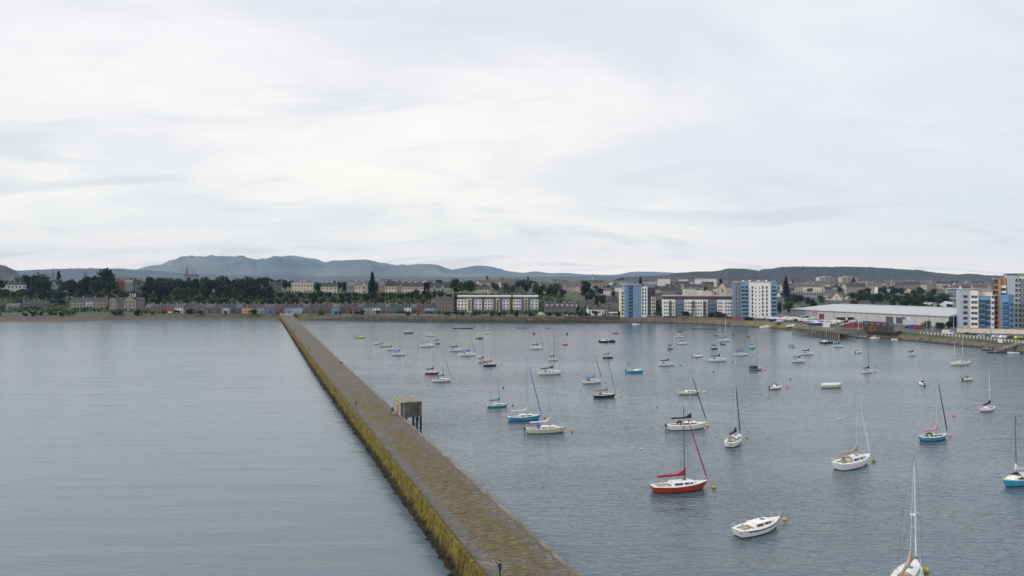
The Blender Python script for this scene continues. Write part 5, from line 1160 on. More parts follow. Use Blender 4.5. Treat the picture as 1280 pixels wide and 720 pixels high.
    # tall tower
    h = Bld('white_tower', 'tall nine storey white tower with bright blue corner balconies', 'tower block', 918.5, 972, 505, z0=4.2, rot=-10); d = 18; zt = h.lz(353.2); fh = (zt - 2.5) / 8.6; zb = h.lz(396.3)
    for p, q_, m, o, t in ((918.8, 926, 'slateblue', .8, 353.8), (926, 936, 'tower_blue', .3, 353.4), (936, 963.5, 'whiteh', 0, 353.2), (963.5, 971.5, 'tower_blue', .4, 353.6)): h.box(p, q_, 0, m, y0=o, d=d - o, zb=zb, z1=h.lz(t), name='wall_panel')
    h.box(919.2, 971.2, 0, 'brick', y0=.9, d=d - 1.8, zb=-2, z1=zb - .003, name='ground_floor'); h.box(921, 970, 0, 'flatroof', y0=.5, d=d - 1, zb=zt + .3, z1=zt + 1.0, name='roof')
    for p in (930, 938, 949, 959): h.box(p - .8, p + .8, 0, 'white_paint', y0=2, d=3, zb=zt + 1.003, z1=zt + 1.9, name='roof_unit')
    for p, w, in ((940.5, .9), (944.5, .5), (949.5, .5), (953.5, .9), (958.5, .9)): h.wins(p - 1, p + 1, 1, 8, zb + 1, fh, w, 1.7 if w > .6 else .8, fm='dframe')
    h.wins(919.5, 925.5, 2, 8, zb + .8, fh, 1.1, 1.8, y0=.8); h.wins(926.5, 935.5, 2, 8, zb + .6, fh, 1.9, 2.0, y0=.3, fm='dframe'); h.wins(964, 971, 1, 8, zb + .6, fh, 2.4, 2.0, y0=.4, fm='dframe')
    balconies(h, 926.3, 935.7, 8, zb + .5, fh, 'tower_blue', 1.1, .3); balconies(h, 963.8, 971.3, 8, zb + .5, fh, 'tower_blue', 1.1, .4)
    # warehouse
    h = Bld('warehouse', 'very long grey warehouse with pale metal roof behind the boatyard', 'warehouse', 988.5, 1186, 521, z0=4.4, rot=math.degrees(math.atan2(419 - 521, 268 - 213))); W = h.W; z1 = 6.6; dd = 62
    q = MB(); q.box(0, W, 0, dd, -2, z1); q.build('wall', BM['metal_wall'], h.o)
    q = MB(); q.box(W + .002, W + .12, 0, dd, -2, z1 - .1); q.build('end_wall', BM['darkend'], h.o)
    q = MB(); q.add([(-.8, -.8, z1 - .05), (W + .8, -.8, z1 - .05), (W + .8, dd / 2, z1 + 3.6), (14, dd / 2, z1 + 3.6), (-.8, dd + .8, z1 - .05), (W + .8, dd + .8, z1 - .05), (-.8, -.8, z1 - .5), (W + .8, -.8, z1 - .5), (W + .8, dd + .8, z1 - .5), (-.8, dd + .8, z1 - .5)],
                    [(0, 1, 2, 3), (3, 2, 5, 4), (0, 3, 4), (0, 6, 7, 1), (1, 7, 8, 5, 2), (4, 5, 8, 9), (0, 4, 9, 6)]); q.build('roof', BM['metal_pale'], h.o)
    q = MB(); q.box(20, W - 4, dd / 2 - .6, dd / 2 + .6, z1 + 3.55, z1 + 4.1); q.build('ridge_vent', BM['metal_wall'], h.o)
    for p, w_, zz in ((1112, 5, 4.4), (1124, 4.2, 4.3), (1027, 4, 4)): x = h.lx(p); q = MB(); q.box(x - w_ / 2, x + w_ / 2, -.1, -.005, .1 if p != 1027 else -.5, zz); q.build('roller_door', BM['shutter'] if p != 1027 else BM['dred'], h.o)
    x = h.lx(1018.5); q = MB(); q.box(x - 1.8, x + 1.8, -.12, -.005, 2.8, 5.0); q.build('sign_board', BM['redpaint'], h.o); q = MB(); q.box(x - 1.2, x + 1.2, -.14, -.125, 3.6, 4.2); q.build('sign_stripe', BM['white_paint'], h.o)
    for p in (1130, 1136): x = h.lx(p); q = MB(); q.box(x - .7, x + .7, -.1, -.005, 3.2, 4.4); q.build('sign_board', BM['navy'] if p == 1130 else BM['white_paint'], h.o)
    for i in range(14):
        x = W * (i + .5) / 14; q = MB(); q.box(x - .08, x + .08, -.07, -.003, -.5, z1 - .52); q.build('downpipe', BM['darkclad'], h.o)
    h = Bld('back_warehouse', 'second warehouse roof with grey gable behind the right end of the long one', 'warehouse', 1152, 1199, 640, rot=-24); z1 = h.lz(385.5); zr = h.lz(378.5)
    h.fgable(1152, 1180, z1, zr, 50, 'greyh', 'metal_pale', y0=0); h.fgable(1180.3, 1206, z1, zr + .3, 50, 'greyh', 'metal_pale', y0=0); h.wins(1155, 1176, 3, 1, 2, 3, 2, 1.6)
    for p0, p1, nm in ((1046, 1058, 'left'), (1060, 1069, 'right')):
        h = Bld('canopy_shelter', '%s pale lean-to canopy in front of the warehouse middle' % nm, 'canopy', p0, p1, 455, rot=-20); h.box(p0, p1, 0, 'metal_pale', d=6, zb=4.2, z1=4.6, name='roof')
        for p in (p0 + .5, p1 - .5): h.box(p - .15, p + .15, 0, 'darkclad', y0=.2, d=.3, zb=-.5, z1=4.19, name='leg')
        h.box(p0 + .2, p1 - .2, 0, 'darkend', y0=4.5, d=.2, zb=-.5, z1=4.19, name='back_wall')
    # container huts (two tiers, each container a thing)
    k = 0
    for row, (z, ms) in enumerate(((0, ['container_b', 'container_r', 'container_b', 'container_g', 'container_b']), (2.62, ['container_g', 'container_b', 'container_b', 'container_b', 'container_g']))):
        for i, m in enumerate(ms):
            p0 = 1079 + i * 7.7; p1 = p0 + 7.4
            h = Bld('shipping_container', None, 'container', p0, p1, 392 - i * 3.2, rot=-25, z0=4.1 + z, group='stacked container huts on the quay')
            pend(h.o, '%s container hut, %s tier of quay stack' % ({'container_b': 'brown', 'container_r': 'rust red', 'container_g': 'dark green'}[m], 'upper' if row else 'lower'), p0)
            q = MB(); q.box(0, h.W, 0, 6, .02, 2.6)
            for j in range(12): q.box(h.W * (j + .3) / 12, h.W * (j + .6) / 12, -.04, -.001, .15, 2.45)
            q.build('shell', BM[m], h.o); 
            q = MB(); q.box(h.W * .25, h.W * .75, -.07, -.042, .9, 2.0); q.build('window', BM['pane'] if row == 0 else BM['tower_blue_dark'], h.o)
    # white and blue block on the right, orange tower, grey tower
    h = Bld('white_blue_block', 'seven storey pale block with recessed blue balcony bay, left of orange tower', 'flats', 1199.5, 1241, 408, z0=4.3, rot=-27); d = 16; zt = h.lz(363); fh = zt / 7
    for p, q_, m, o, t in ((1199.5, 1212, 'bluegrey', 0, 362.4), (1212, 1223, 'whiteh', .3, 362.8), (1223, 1239, 'tower_blue', .9, 370.5), (1239, 1243, 'whiteh', .4, 369)): h.box(p, q_, 0, m, y0=o, d=d - o, z1=h.lz(t), name='wall_panel')
    h.box(1222, 1242, 0, 'cream', y0=3, d=8, zb=h.lz(370) , z1=h.lz(363.3), name='top_floor'); h.box(1199, 1224, 0, 'flatroof', y0=-.3, d=d, zb=h.lz(362.4) + .3, z1=h.lz(361), name='roof'); h.box(1221, 1243, 0, 'flatroof', y0=2.4, d=9, zb=h.lz(363.3) + .01, z1=h.lz(362.2), name='roof')
    h.wins(1204, 1209.5, 1, 6, 2, fh, 1.9, 1.5, fm='dframe'); h.wins(1214, 1222, 2, 6, 2, fh, 1.2, 1.3, y0=.3, fm='dframe'); h.wins(1224, 1238, 3, 5, 2, fh, 1.7, 1.9, y0=.9, fm='dframe'); h.wins(1239.5, 1242.5, 1, 6, 2, fh, .9, 1.2, y0=.4, fm='dframe')
    balconies(h, 1223.5, 1232, 5, 1.7, fh, 'tower_blue_dark', 1.1, .9)
    h = Bld('orange_tower', 'narrow tower framed in orange cladding with stacked dark balconies', 'tower block', 1243, 1258, 402, z0=4.3, rot=-29); zt = h.lz(347.5); d = 14; fh = zt / 10
    h.box(1243, 1247.5, 0, 'darkclad', y0=.8, d=d - 1, z1=h.lz(349.5), name='wall_panel'); h.box(1247.5, 1251, 0, 'orange', y0=-.1, d=d, z1=zt, name='wall_panel'); h.box(1251, 1258, 0, 'whiteh', y0=.5, d=d, z1=h.lz(357), name='wall_panel'); h.box(1251.01, 1258, 0, 'orange', y0=1.2, d=d - 1, zb=h.lz(357) + .01, z1=zt, name='top_frame'); h.box(1242.8, 1247.45, 0, 'orange', y0=-.05, d=d - 1, zb=h.lz(349.5) + .01, z1=zt, name='top_frame')
    h.wins(1243.4, 1247.2, 1, 9, 1.6, fh, 1.6, 1.9, y0=.8, fm='dframe'); h.wins(1251.5, 1257.5, 2, 8, 1.6, fh, 1.0, 1.5, y0=.5, fm='dframe'); balconies(h, 1242.6, 1247.6, 9, 1.5, fh, 'orange', 1.0, .8)
    h = Bld('blue_bay_block', 'lower block with deep blue bay and balconies right of orange tower', 'flats', 1252, 1268, 390, z0=4.3, rot=-30); h.box(1252, 1261, 0, 'tower_blue', y0=.6, d=8, z1=h.lz(369), name='wall_panel'); h.box(1261, 1267.5, 0, 'tower_blue_dark', y0=0, d=8.4, z1=h.lz(368.2), name='wall_panel')
    h.wins(1253.5, 1260.5, 2, 5, 1.8, 3.1, 1.3, 1.7, y0=.6, fm='dframe'); h.wins(1262, 1267, 1, 5, 1.8, 3.1, 1.0, 1.3, fm='dframe'); balconies(h, 1252.3, 1260.8, 5, 1.7, 3.1, 'tower_blue_dark', 1.0, .6)
    h = Bld('grey_tower', 'tallest pale grey tower block cut by right edge of view', 'tower block', 1258.5, 1330, 400, z0=4.3, rot=-31); zt = h.lz(343, 1260); d = 16; fh = zt / 11
    h.box(1258.5, 1272, 0, 'bluegrey', y0=0, d=d, z1=zt, name='wall_panel'); h.box(1272, 1290, 0, 'whiteh', y0=.6, d=d, z1=zt - .2, name='wall_panel'); h.box(1290, 1330, 0, 'greyh', y0=.2, d=d, z1=zt - 1, name='wall_panel'); h.box(1257.8, 1330, 0, 'darkclad', y0=-.6, d=d + 1.4, zb=zt + .01, z1=zt + .5, name='roof')
    h.wins(1269, 1272, 1, 10, 1.6, fh, .9, 1.5, fm='dframe'); h.wins(1273, 1289, 3, 10, 1.6, fh, 1.3, 1.6, y0=.6, fm='dframe'); h.wins(1291, 1329, 6, 10, 1.6, fh, 1.3, 1.6, y0=.2, fm='dframe'); balconies(h, 1274, 1282, 10, 1.4, fh, 'slateblue', 1.2, .6)
    # more of the town past the right edge
    h = Bld('grey_office', 'grey office block behind the right towers, seen between trees', 'office', 1184, 1199, 800, rot=-25); h.box(1184, 1199, 361.5, 'greyh', d=16); h.wins(1185, 1198, 5, 4, 3, 3.4, 1.8, 2); h.box(1183.5, 1199.5, 0, 'flatroof', y0=-.4, d=17, zb=h.lz(361.5) + .01, z1=h.lz(361), name='roof')
    V = villa
    # named town pieces on the right
    V(975, 994, 900, 365.5, 369, 'cream', 'white tenement left of the red panelled one behind warehouse', nx=6, nf=3, rm='slate_brown', rot=0)
    h = V(994.5, 1004.5, 900, 366, 369.5, 'crim', 'crimson panelled tenement in the pale row behind warehouse', nx=3, nf=3, rm='slate_brown', rot=0, chims=())
    V(1005, 1033, 900, 365.8, 369.2, 'whiteh', 'white tenement right of the red panelled one behind warehouse', nx=9, nf=3, rm='slate_brown', rot=0)
    V(1034, 1053, 820, 366, 373, 'cream', 'cream gabled church like hall above warehouse left end', nx=4, nf=2, rm='slate_brown', gab=[(1040, 1052, 366.3)], chims=())
    V(1053.5, 1066, 840, 368, 374, 'cream', 'cream gabled hall right of the larger cream hall', nx=3, nf=2, rm='slate', gab=[(1055, 1065, 368.5)], chims=())
    for a, b, l in ((1024.5, 1044.5, 'left one of two wide blocks of flats on the skyline'), (1052.5, 1073, 'right one of two wide blocks of flats on the skyline')):
        h = Bld('skyline_flats', l, 'tower block', a, b, 1500, rot=-6); m_ = (a + b) / 2
        h.box(a, m_ - 4, 346.4, 'harlpink', d=24, zb=-6, name='wing'); h.box(m_ - 4, m_ + 4, 345, 'greyh', y0=-3, d=28, zb=-6, name='core'); h.box(m_ + 4, b, 346.4, 'harlpink', d=24, zb=-6, name='wing')
        for p0, p1, yy in ((a, m_ - 4, 0), (m_ - 4, m_ + 4, -3), (m_ + 4, b, 0)): h.wins(p0, p1, 3, 5, 3, 4.2, 2.2, 2.0, y0=yy, fm='dframe')
    V(1042, 1059, 1900, 354, 354.8, 'whiteh', 'long low white school like building below skyline flats', nx=8, nf=1, rm='slate_pale', chims=()); h = Bld('tan_block', 'wide tan block right of the skyline flats', 'building', 1072, 1090, 1700); h.box(1072, 1084, 351.8, 'buff', d=20, zb=-4); h.box(1084.1, 1090, 353.6, 'buff', d=18, zb=-4, name='wing'); h.wins(1072.5, 1089.5, 8, 2, 4, 5, 2, 2)
    V(822.5, 838, 1500, 347.8, 348.8, 'whiteh', 'white flat block on skyline right of broad blue tower', nx=7, nf=4, rm='flatroof_' if False else 'slate_pale', chims=(), d=14)
    V(849, 860, 1500, 348.6, 349.6, 'whiteh', 'second white flat block on skyline above long white block', nx=5, nf=3, rm='slate_pale', chims=(), d=14); V(869, 884, 1450, 347.8, 349, 'whiteh', 'third white block with red end above long white block', nx=6, nf=4, rm='slate_pale', chims=(), d=14); V(884.5, 896, 1500, 347.9, 349, 'whiteh', 'fourth white block on skyline above long white block', nx=5, nf=4, rm='slate_pale', chims=(), d=14)
    h = Bld('low_cream_block', 'low cream flat roofed block peeping above the long white block', 'building', 856, 890, 640, rot=-6); h.box(856, 869, 362, 'cream', d=12); h.box(869.1, 878, 363.3, 'whiteh', y0=.5, d=11, name='wing'); h.box(878.1, 890, 364, 'cream', d=12, name='wing'); h.wins(857, 889, 12, 2, 6, 3, 1.2, 1.4)
    V(896, 923, 700, 355, 360, 'harlpink', 'pinkish gabled house left of the tall tower top', nx=6, nf=3, rm='slate_brown', gab=[(898, 908, 353.8)])

def town():
    protos = []; r = random.Random(5)
    kinds = [('cream', 'slate', 14, 9, 6, 'cream'), ('sand', 'slate_brown', 18, 10, 9, 'sandstone'), ('greyh', 'slate', 12, 9, 6, 'grey'), ('harlpink', 'slate_brown', 20, 11, 9, 'pinkish'), ('whiteh', 'slate_brown', 16, 10, 7, 'white'),
             ('sand_dark', 'slate', 22, 11, 10, 'sooty stone'), ('cream', 'slate_brown', 26, 11, 9, 'long cream'), ('redsand', 'slate_brown', 18, 11, 10, 'red sandstone'), ('sand', 'slate', 30, 12, 10, 'long stone'), ('harlpink', 'slate_pale', 11, 8, 6, 'small pink')]
    def mk(k, px, Y, rot):
        wall, rf, W, D, Hh, wd = kinds[k]; zg = gz(px, Y) - .2; x = (px - 640) / F * Y
        o = thing('tenement' if W > 17 else 'town_house', None, 'tenement' if W > 17 else 'house', (x, Y, zg), rot, 'houses of the far town')
        class T(Bld):
            def __init__(s): s.o = o; s.W = W
            def lx(s, p): return p - W / 2
        h = T(); zr = Hh + D * .38; h.gwall(0, W, Hh, zr, D, wall); rr = h.gable(0, W, Hh, zr, D, rf)
        for c in ([.6, W - .6] if W < 15 else [.6, W / 2, W - .6]): h.chim(c, zr, D, parent=rr, w=1.8, h=1.6, pots=0)
        n = max(3, int(W / 3.4)); nf = max(2, int(Hh / 3)); h.wins(0, W, n, nf, 1, Hh / nf, 1.2, 1.6)
        return o
    roots = []
    def place(k, px, Y, rot, z=None):
        if k not in PR: o = PR[k] = mk(k, px, Y, rot); KM[k] = kid_map([o]); 
        else:
            src = PR[k]; o = copy_tree(src, None, KM[k]); o.location = ((px - 640) / F * Y, Y, gz(px, Y) - .2); o.rotation_euler = (0, 0, rot)
        zone = 'just behind' if Y < 800 else ('behind' if Y < 1100 else ('well behind' if Y < 1500 else ('far behind' if Y < 2000 else 'skyline beyond')))
        pend(o, '%s slate roofed %s %s %s' % (kinds[k][5], 'tenement' if kinds[k][2] > 17 else 'house', zone, lmk(px)), px); return o
    PR = {}; KM = {}
    used = []
    def free(px, w, Y):
        for (p, ww, y) in used:
            if abs(p - px) < (w + ww) * .5 and abs(y - Y) < 28: return False
        return True
    zones = [(860, 385, 640, 11), (1000, 560, 780, 16), (1150, 640, 800, 16), (1500, 480, 800, 20), (2100, 560, 820, 22),
             (740, 820, 925, 9), (830, 815, 935, 9), (930, 820, 1010, 15), (980, 1060, 1230, 12), (1060, 820, 1120, 24), (1180, 970, 1240, 28), (1420, 985, 1245, 22), (1320, 830, 1240, 28), (1500, 900, 1250, 26), (1750, 920, 1260, 26), (2100, 820, 1270, 26), (2600, 860, 1280, 20)]
    for Yb, a, b, n in zones:
        for i in range(n):
            px = lerp(a, b, (i + .5) / n) + r.uniform(-.35, .35) * (b - a) / n; Y = Yb + r.uniform(-45, 45); k = r.choice([0, 1, 2, 3, 4, 6, 4, 8, 9, 0, 2, 6, 5] if Yb > 900 else [0, 1, 2, 3, 4, 9])
            w = kinds[k][2] * F / Y
            if not free(px, w, Y) or (704 < px < 738 and Y < 850): continue
            used.append((px, w, Y)); place(k, px, Y, r.choice([0, .1, -.2, .3, -.4, .15, 1.2, -.1]) - math.atan2(px - 640, F) * .5)

# ------------------------------------------------------------------ vegetation
def crown_mesh(kind, seed):
    r = random.Random(seed); q = MB(); n = {'round': 900, 'wide': 1000, 'tall': 900, 'conifer': 800, 'bush': 420}[kind]
    lobes = []
    if kind == 'conifer': pass
    else:
        nl = {'round': 9, 'wide': 12, 'tall': 9, 'bush': 6}[kind]
        for i in range(nl):
            a = r.uniform(0, 6.28); rad = r.uniform(.15, .62); z = {'round': r.uniform(.26, .8), 'wide': r.uniform(.24, .72), 'tall': r.uniform(.18, .86), 'bush': r.uniform(.02, .5)}[kind]
            if kind == 'tall': rad *= .6
            lobes.append((rad * math.cos(a) * .5, rad * math.sin(a) * .5, z, r.uniform(.16, .27)))
        if kind != 'bush': lobes.append((0, 0, .62, .3))
    for i in range(n):
        if kind == 'conifer':
            z = r.random() ** 1.3; rad = (1 - z) ** .8 * .27 + .012; lay = .78 + .22 * math.sin(z * 40 + seed); a = r.uniform(0, 6.28); rr = rad * lay * (r.random() ** .4)
            p = Vector((rr * math.cos(a), rr * math.sin(a), .07 + z * .92)); s = r.uniform(.02, .042)
        else:
            lx, ly, lz, lr = r.choice(lobes); d = Vector((r.gauss(0, 1), r.gauss(0, 1), r.gauss(0, 1))).normalized() * lr * (r.random() ** .33) * r.uniform(.85, 1.12)
            d.z *= .85; p = Vector((lx, ly, lz)) + d; s = r.uniform(.024, .05)
            if kind == 'bush': s *= 1.6
        u = Vector((r.gauss(0, 1), r.gauss(0, 1), r.gauss(0, .7))).normalized(); w = u.cross(Vector((r.gauss(0, 1), r.gauss(0, 1), r.gauss(0, 1)))).normalized()
        q.add([p - u * s - w * s * .6, p + u * s - w * s * .5, p + u * s * .7 + w * s * .7, p - u * s * .8 + w * s * .8], [(0, 1, 2, 3)], r.choice([0, 0, 1, 2]))
    me = bpy.data.meshes.new('crown'); me.from_pydata(q.v, [], q.f); return me, q
def leafmats(tone):
    base = {'dark': (.021, .041, .020), 'mid': (.042, .070, .026), 'light': (.07, .10, .036), 'con': (.010, .022, .016), 'rust': (.20, .085, .02)}[tone]
    out = []
    for i, k in enumerate((1, .62, 1.55)):
        m = mat('%s foliage %d' % (tone, i), tuple(c * k for c in base), .75, var=.35, scale=6, rndvar=.3, spec=.25); out.append(m)
    return out
def trunk_mesh(kind, seed):
    r = random.Random(seed + 99); q = MB(); top = .95 if kind == 'conifer' else .6
    q.tube((0, 0, -.12), (.01, 0, .3), .03, .022, 7); q.tube((.01, 0, .3), (0, .01, top), .022, .006, 6)
    if kind != 'conifer':
        for i in range(6):
            a = i * 1.05 + r.random(); z = r.uniform(.22, .5); q.tube((0, 0, z), (.27 * math.cos(a), .27 * math.sin(a), z + r.uniform(.12, .3)), .013, .004, 5)
    return q.mesh('trunk', [mat('bark', (.05, .04, .03), .9, var=.3, scale=5)])
PROT = {}; FAR = []
def tree(kind, tone, px, Y, ht, wid=1.0, base=None, grp='trees of the wooded bank', lab=None, name=None):
    v = rnd.randrange(3); k = (kind, tone, v)
    if lab is None and Y > 850:
        FAR.append((kind, tone, v, (px - 640) / F * Y, Y, gz(px, Y), ht, wid)); return
    if k not in PROT:
        if (kind, v) not in PROT:
            me, q = crown_mesh(kind, v * 7 + 3); PROT[(kind, v)] = (q, trunk_mesh(kind, v))
        q, tm = PROT[(kind, v)]
        me = bpy.data.meshes.new('crown'); me.from_pydata(q.v, [], q.f)
        for m in leafmats(tone): me.materials.append(m)
        me.polygons.foreach_set('material_index', q.m); PROT[k] = (me, tm)
    me, tm = PROT[k]; x = (px - 640) / F * Y; z = gz(px, Y) if base is None else base
    nm = name or {'conifer': 'conifer_tree', 'bush': 'bush'}.get(kind, 'broadleaf_tree')
    o = thing(nm, lab, {'conifer': 'tree', 'bush': 'bush'}.get(kind, 'tree'), (x, Y, z - .15), rnd.uniform(0, 6.28), grp)
    for mesh, n in ((me, 'crown'), (tm, 'trunk')): link(n, mesh, o)
    o.scale = (ht * wid * .95, ht * wid * .95, ht)
    if lab is None:
        tn = {'dark': 'dark green', 'mid': 'mid green', 'light': 'light green', 'con': 'blackish green', 'rust': 'rusty orange'}[tone]
        kn = {'conifer': 'pointed conifer', 'bush': 'rounded bush', 'round': 'rounded tree', 'wide': 'spreading tree', 'tall': 'upright tree'}[kind]
        s = Y - ysh(px); zn = 'below' if s < 16 else ('beside' if s < 45 else ('low behind' if s < 78 else ('behind' if s < 110 else ('higher behind' if s < 210 else ('town beyond' if s < 700 else 'distant beyond')))))
        pend(o, '%s %s %s %s' % (tn, kn, zn, lmk(px)), px)
    return o
def trees():
    r = random.Random(21); T = tree
    # landmark trees
    T('wide', 'dark', 49, 700, 23, .95, lab='large dark spreading tree right of the white chimneyed villa'); T('round', 'dark', 38, 705, 21, .8, lab='large dark rounded tree touching the white villa')
    T('conifer', 'con', 73.5, 706, 24, .9, lab='dark conifer rising above the blue grey villa'); T('tall', 'dark', 134, 705, 27, .95, lab='tallest dark tree on the left skyline, above gabled tenement'); T('round', 'dark', 124, 712, 20, 1.0, lab='broad dark tree at the left foot of the tallest left tree')
    T('conifer', 'con', 465.5, 680, 23.5, 1.0, lab='great black conifer above the plum terrace houses'); T('tall', 'con', 732, 740, 20, .95, lab='dark upright tree beside the slim skyline tower'); T('conifer', 'con', 800.5, 900, 28, .95, lab='black conifer rising behind the broad blue tower')
    T('conifer', 'con', 901, 900, 25, 1.2, lab='dark conifer left of the tall tower above the white block'); T('conifer', 'con', 982.5, 860, 27, 1.0, lab='dark conifer just right of the tall tower'); T('conifer', 'con', 991, 1300, 18, 1.1, lab='smaller dark conifer second right of the tall tower'); T('conifer', 'con', 1067, 1300, 22, 1.3, lab='dark conifer in front of the right skyline flats')
    T('conifer', 'con', 609, 1100, 20, 1.1, lab='dark conifer on skyline above left wing of the flats'); T('conifer', 'con', 660, 1000, 19.5, 1.0, lab='dark conifer on skyline above right wing of the flats'); T('conifer', 'con', 628, 1300, 19, .8, lab='thin dark conifer between two broader ones above the flats')
    T('tall', 'dark', 569, 700, 17, 1.0, lab='dark tree above the left edge of waterfront flats'); T('wide', 'dark', 585, 690, 16, 1.15, lab='broad dark tree above left wing of the flats'); T('wide', 'dark', 652, 860, 16, 1.2, lab='broad dark tree above right wing of the flats'); T('round', 'dark', 667, 800, 15, 1, lab='dark rounded tree left of the pink tenement')
    T('wide', 'mid', 843, 690, 12.5, 1.3, lab='rounded green tree above left end of the long white block'); T('wide', 'dark', 873, 800, 12, 1.4, lab='dark spreading tree above middle of the long white block')
    T('round', 'mid', 1158, 395, 6.0, 1.1, grp='trees along the right quay', lab='round green tree by quay below warehouse right half'); T('wide', 'dark', 1175, 400, 5, 1.5, grp='trees along the right quay', lab='spreading dark tree just right of the round quay tree')
    T('round', 'dark', 1186, 402, 5.5, 1.0, grp='trees along the right quay', lab='dark tree at the dark end wall of the warehouse')
    T('bush', 'rust', 596.5, 573, 4.5, 2.0, base=4.3, grp='bushes along the shore', lab='rusty orange bush before left wing of the flats')
    def band(a, b, step, Y0, Y1, h0, h1, kinds, tones, avoid=(), wid=(.8, 1.15), grp='trees of the wooded bank'):
        px = a
        while px < b:
            p = px + r.uniform(-.3, .3) * step; px += step * r.uniform(.8, 1.25)
            if any(u < p < v for u, v in avoid): continue
            T(r.choice(kinds), r.choice(tones), p, r.uniform(Y0, Y1), r.uniform(h0, h1), r.uniform(*wid), grp=grp)
    dk = ['dark', 'dark', 'dark', 'con']
    vill = [(5, 35), (61, 77), (141, 178), (334, 354), (362, 393), (399, 423), (433, 461), (473, 531), (535, 563)]
    # skyline trees behind the villas
    band(-30, 185, 10.5, 760, 800, 14, 18.5, ['round', 'wide', 'tall'], dk); band(185, 345, 9.5, 740, 790, 15, 20, ['round', 'wide', 'tall'], dk); band(345, 560, 10, 780, 830, 11.5, 15.5, ['round', 'wide'], dk + ['mid'])
    band(-30, 345, 9.5, 672, 690, 13, 18, ['round', 'wide', 'tall'], dk, [(5, 35), (61, 77), (141, 178), (333, 352)])
    band(185, 335, 9, 640, 655, 12, 16, ['round', 'wide', 'tall'], dk + ['mid'])
    # slope
    band(-30, 560, 9.5, 640, 655, 5, 7.5, ['round', 'wide'], dk + ['mid'], [(170, 330)], (1.0, 1.5)); band(-30, 575, 11, 622, 634, 5.5, 8, ['round', 'wide', 'bush'], dk + ['mid', 'mid'], (), (1.0, 1.5))
    band(-30, 570, 16, 604, 612, 3.5, 6, ['bush', 'round'], ['dark', 'mid', 'light'], [(180, 310)], (1.1, 1.7))
    band(385, 700, 10, 735, 800, 9, 13, ['round', 'wide', 'tall'], dk + ['mid'], [(399, 423), (443, 459), (481, 496), (503, 529)]); band(385, 780, 14, 880, 960, 9, 13, ['round', 'wide'], dk + ['mid'], (), (1, 1.3), 'trees scattered through the town')
    band(668, 708, 8, 640, 700, 7, 10, ['round', 'wide'], dk + ['mid'], (), (1, 1.3)); band(738, 826, 8, 690, 740, 10, 14, ['round', 'wide', 'tall'], dk); band(735, 776, 7.5, 610, 640, 8, 12, ['round', 'wide'], dk + ['mid']); band(735, 776, 9, 640, 670, 11, 14, ['round', 'wide'], dk)
    band(818, 830, 5, 560, 575, 6, 10, ['round'], ['mid', 'dark']); band(972, 990, 6, 560, 640, 8, 12, ['round', 'tall'], ['dark', 'mid'], grp='trees of the right hand town')
    band(1068, 1200, 9, 700, 790, 9, 13, ['round', 'wide'], dk + ['mid'], [(1183, 1200)], (1, 1.3), 'trees of the right hand town'); band(1075, 1165, 12, 860, 900, 9, 13, ['round', 'wide'], dk, (), (1, 1.3), 'trees of the right hand town')
    band(575, 1240, 24, 950, 1250, 8, 12, ['round', 'wide', 'tall'], dk + ['mid'], (), (1, 1.3), 'trees scattered through the town'); band(575, 1260, 30, 1400, 2000, 9, 14, ['round', 'wide'], dk, (), (1.1, 1.4), 'trees scattered through the town')
    band(985, 1185, 7.5, 640, 760, 8, 12, ['round', 'wide', 'tall'], dk + ['mid'], [(1031, 1067)], (1.1, 1.5), 'trees of the right hand town'); band(990, 1200, 9, 560, 620, 5, 7, ['round', 'wide', 'bush'], dk + ['mid'], (), (1.2, 1.7), 'trees of the right hand town')
    band(820, 930, 13, 640, 690, 7, 9.5, ['round', 'bush'], ['dark', 'mid'], (), (1, 1.3), 'trees scattered through the town')
    # shore bushes
    sb = [(40, 'dark'), (52, 'dark'), (64, 'mid'), (76, 'dark'), (143, 'dark'), (150, 'mid'), (172, 'dark'), (237, 'dark'), (251, 'dark'), (317, 'dark'), (402, 'mid'), (452, 'dark'), (560, 'dark'), (616, 'mid'), (623, 'dark'), (630, 'mid'), (646, 'dark'), (662, 'mid'), (697, 'dark'), (726, 'mid'), (745, 'mid'), (775, 'dark')]
    for p, t in sb: T('bush', t, p, ysh(p) + 14 + r.uniform(-2, 2), r.uniform(5, 7.5), r.uniform(.8, 1.1), grp='bushes along the shore')
    for i in range(52):
        p = r.uniform(-20, 355) if i < 30 else r.uniform(395, 760)
        T('bush', r.choice(['dark', 'mid', 'dark', 'light']), p, ysh(p) + r.uniform(13, 23), r.uniform(2.8, 5.5), r.uniform(.8, 1.2), grp='bushes along the shore')
    for p, t, h in [(822, 'mid', 5), (827, 'dark', 4), (857, 'dark', 5.5), (862, 'dark', 4), (889, 'dark', 5), (900, 'dark', 6.5), (905, 'dark', 5), (933, 'dark', 3.4), (938, 'dark', 3)]: T('bush' if h < 5 else 'round', t, p, ysh(p) + 11, h, r.uniform(1.0, 1.6), grp='bushes along the shore')
    for p in range(1206, 1284, 9): T('bush', r.choice(['dark', 'mid']), p + r.uniform(-3, 3), ysh(p) + 27, r.uniform(1.2, 2), r.uniform(1.6, 2.4), grp='low bushes by the right car park')
    q = MB(); tones = ['dark', 'mid', 'con']
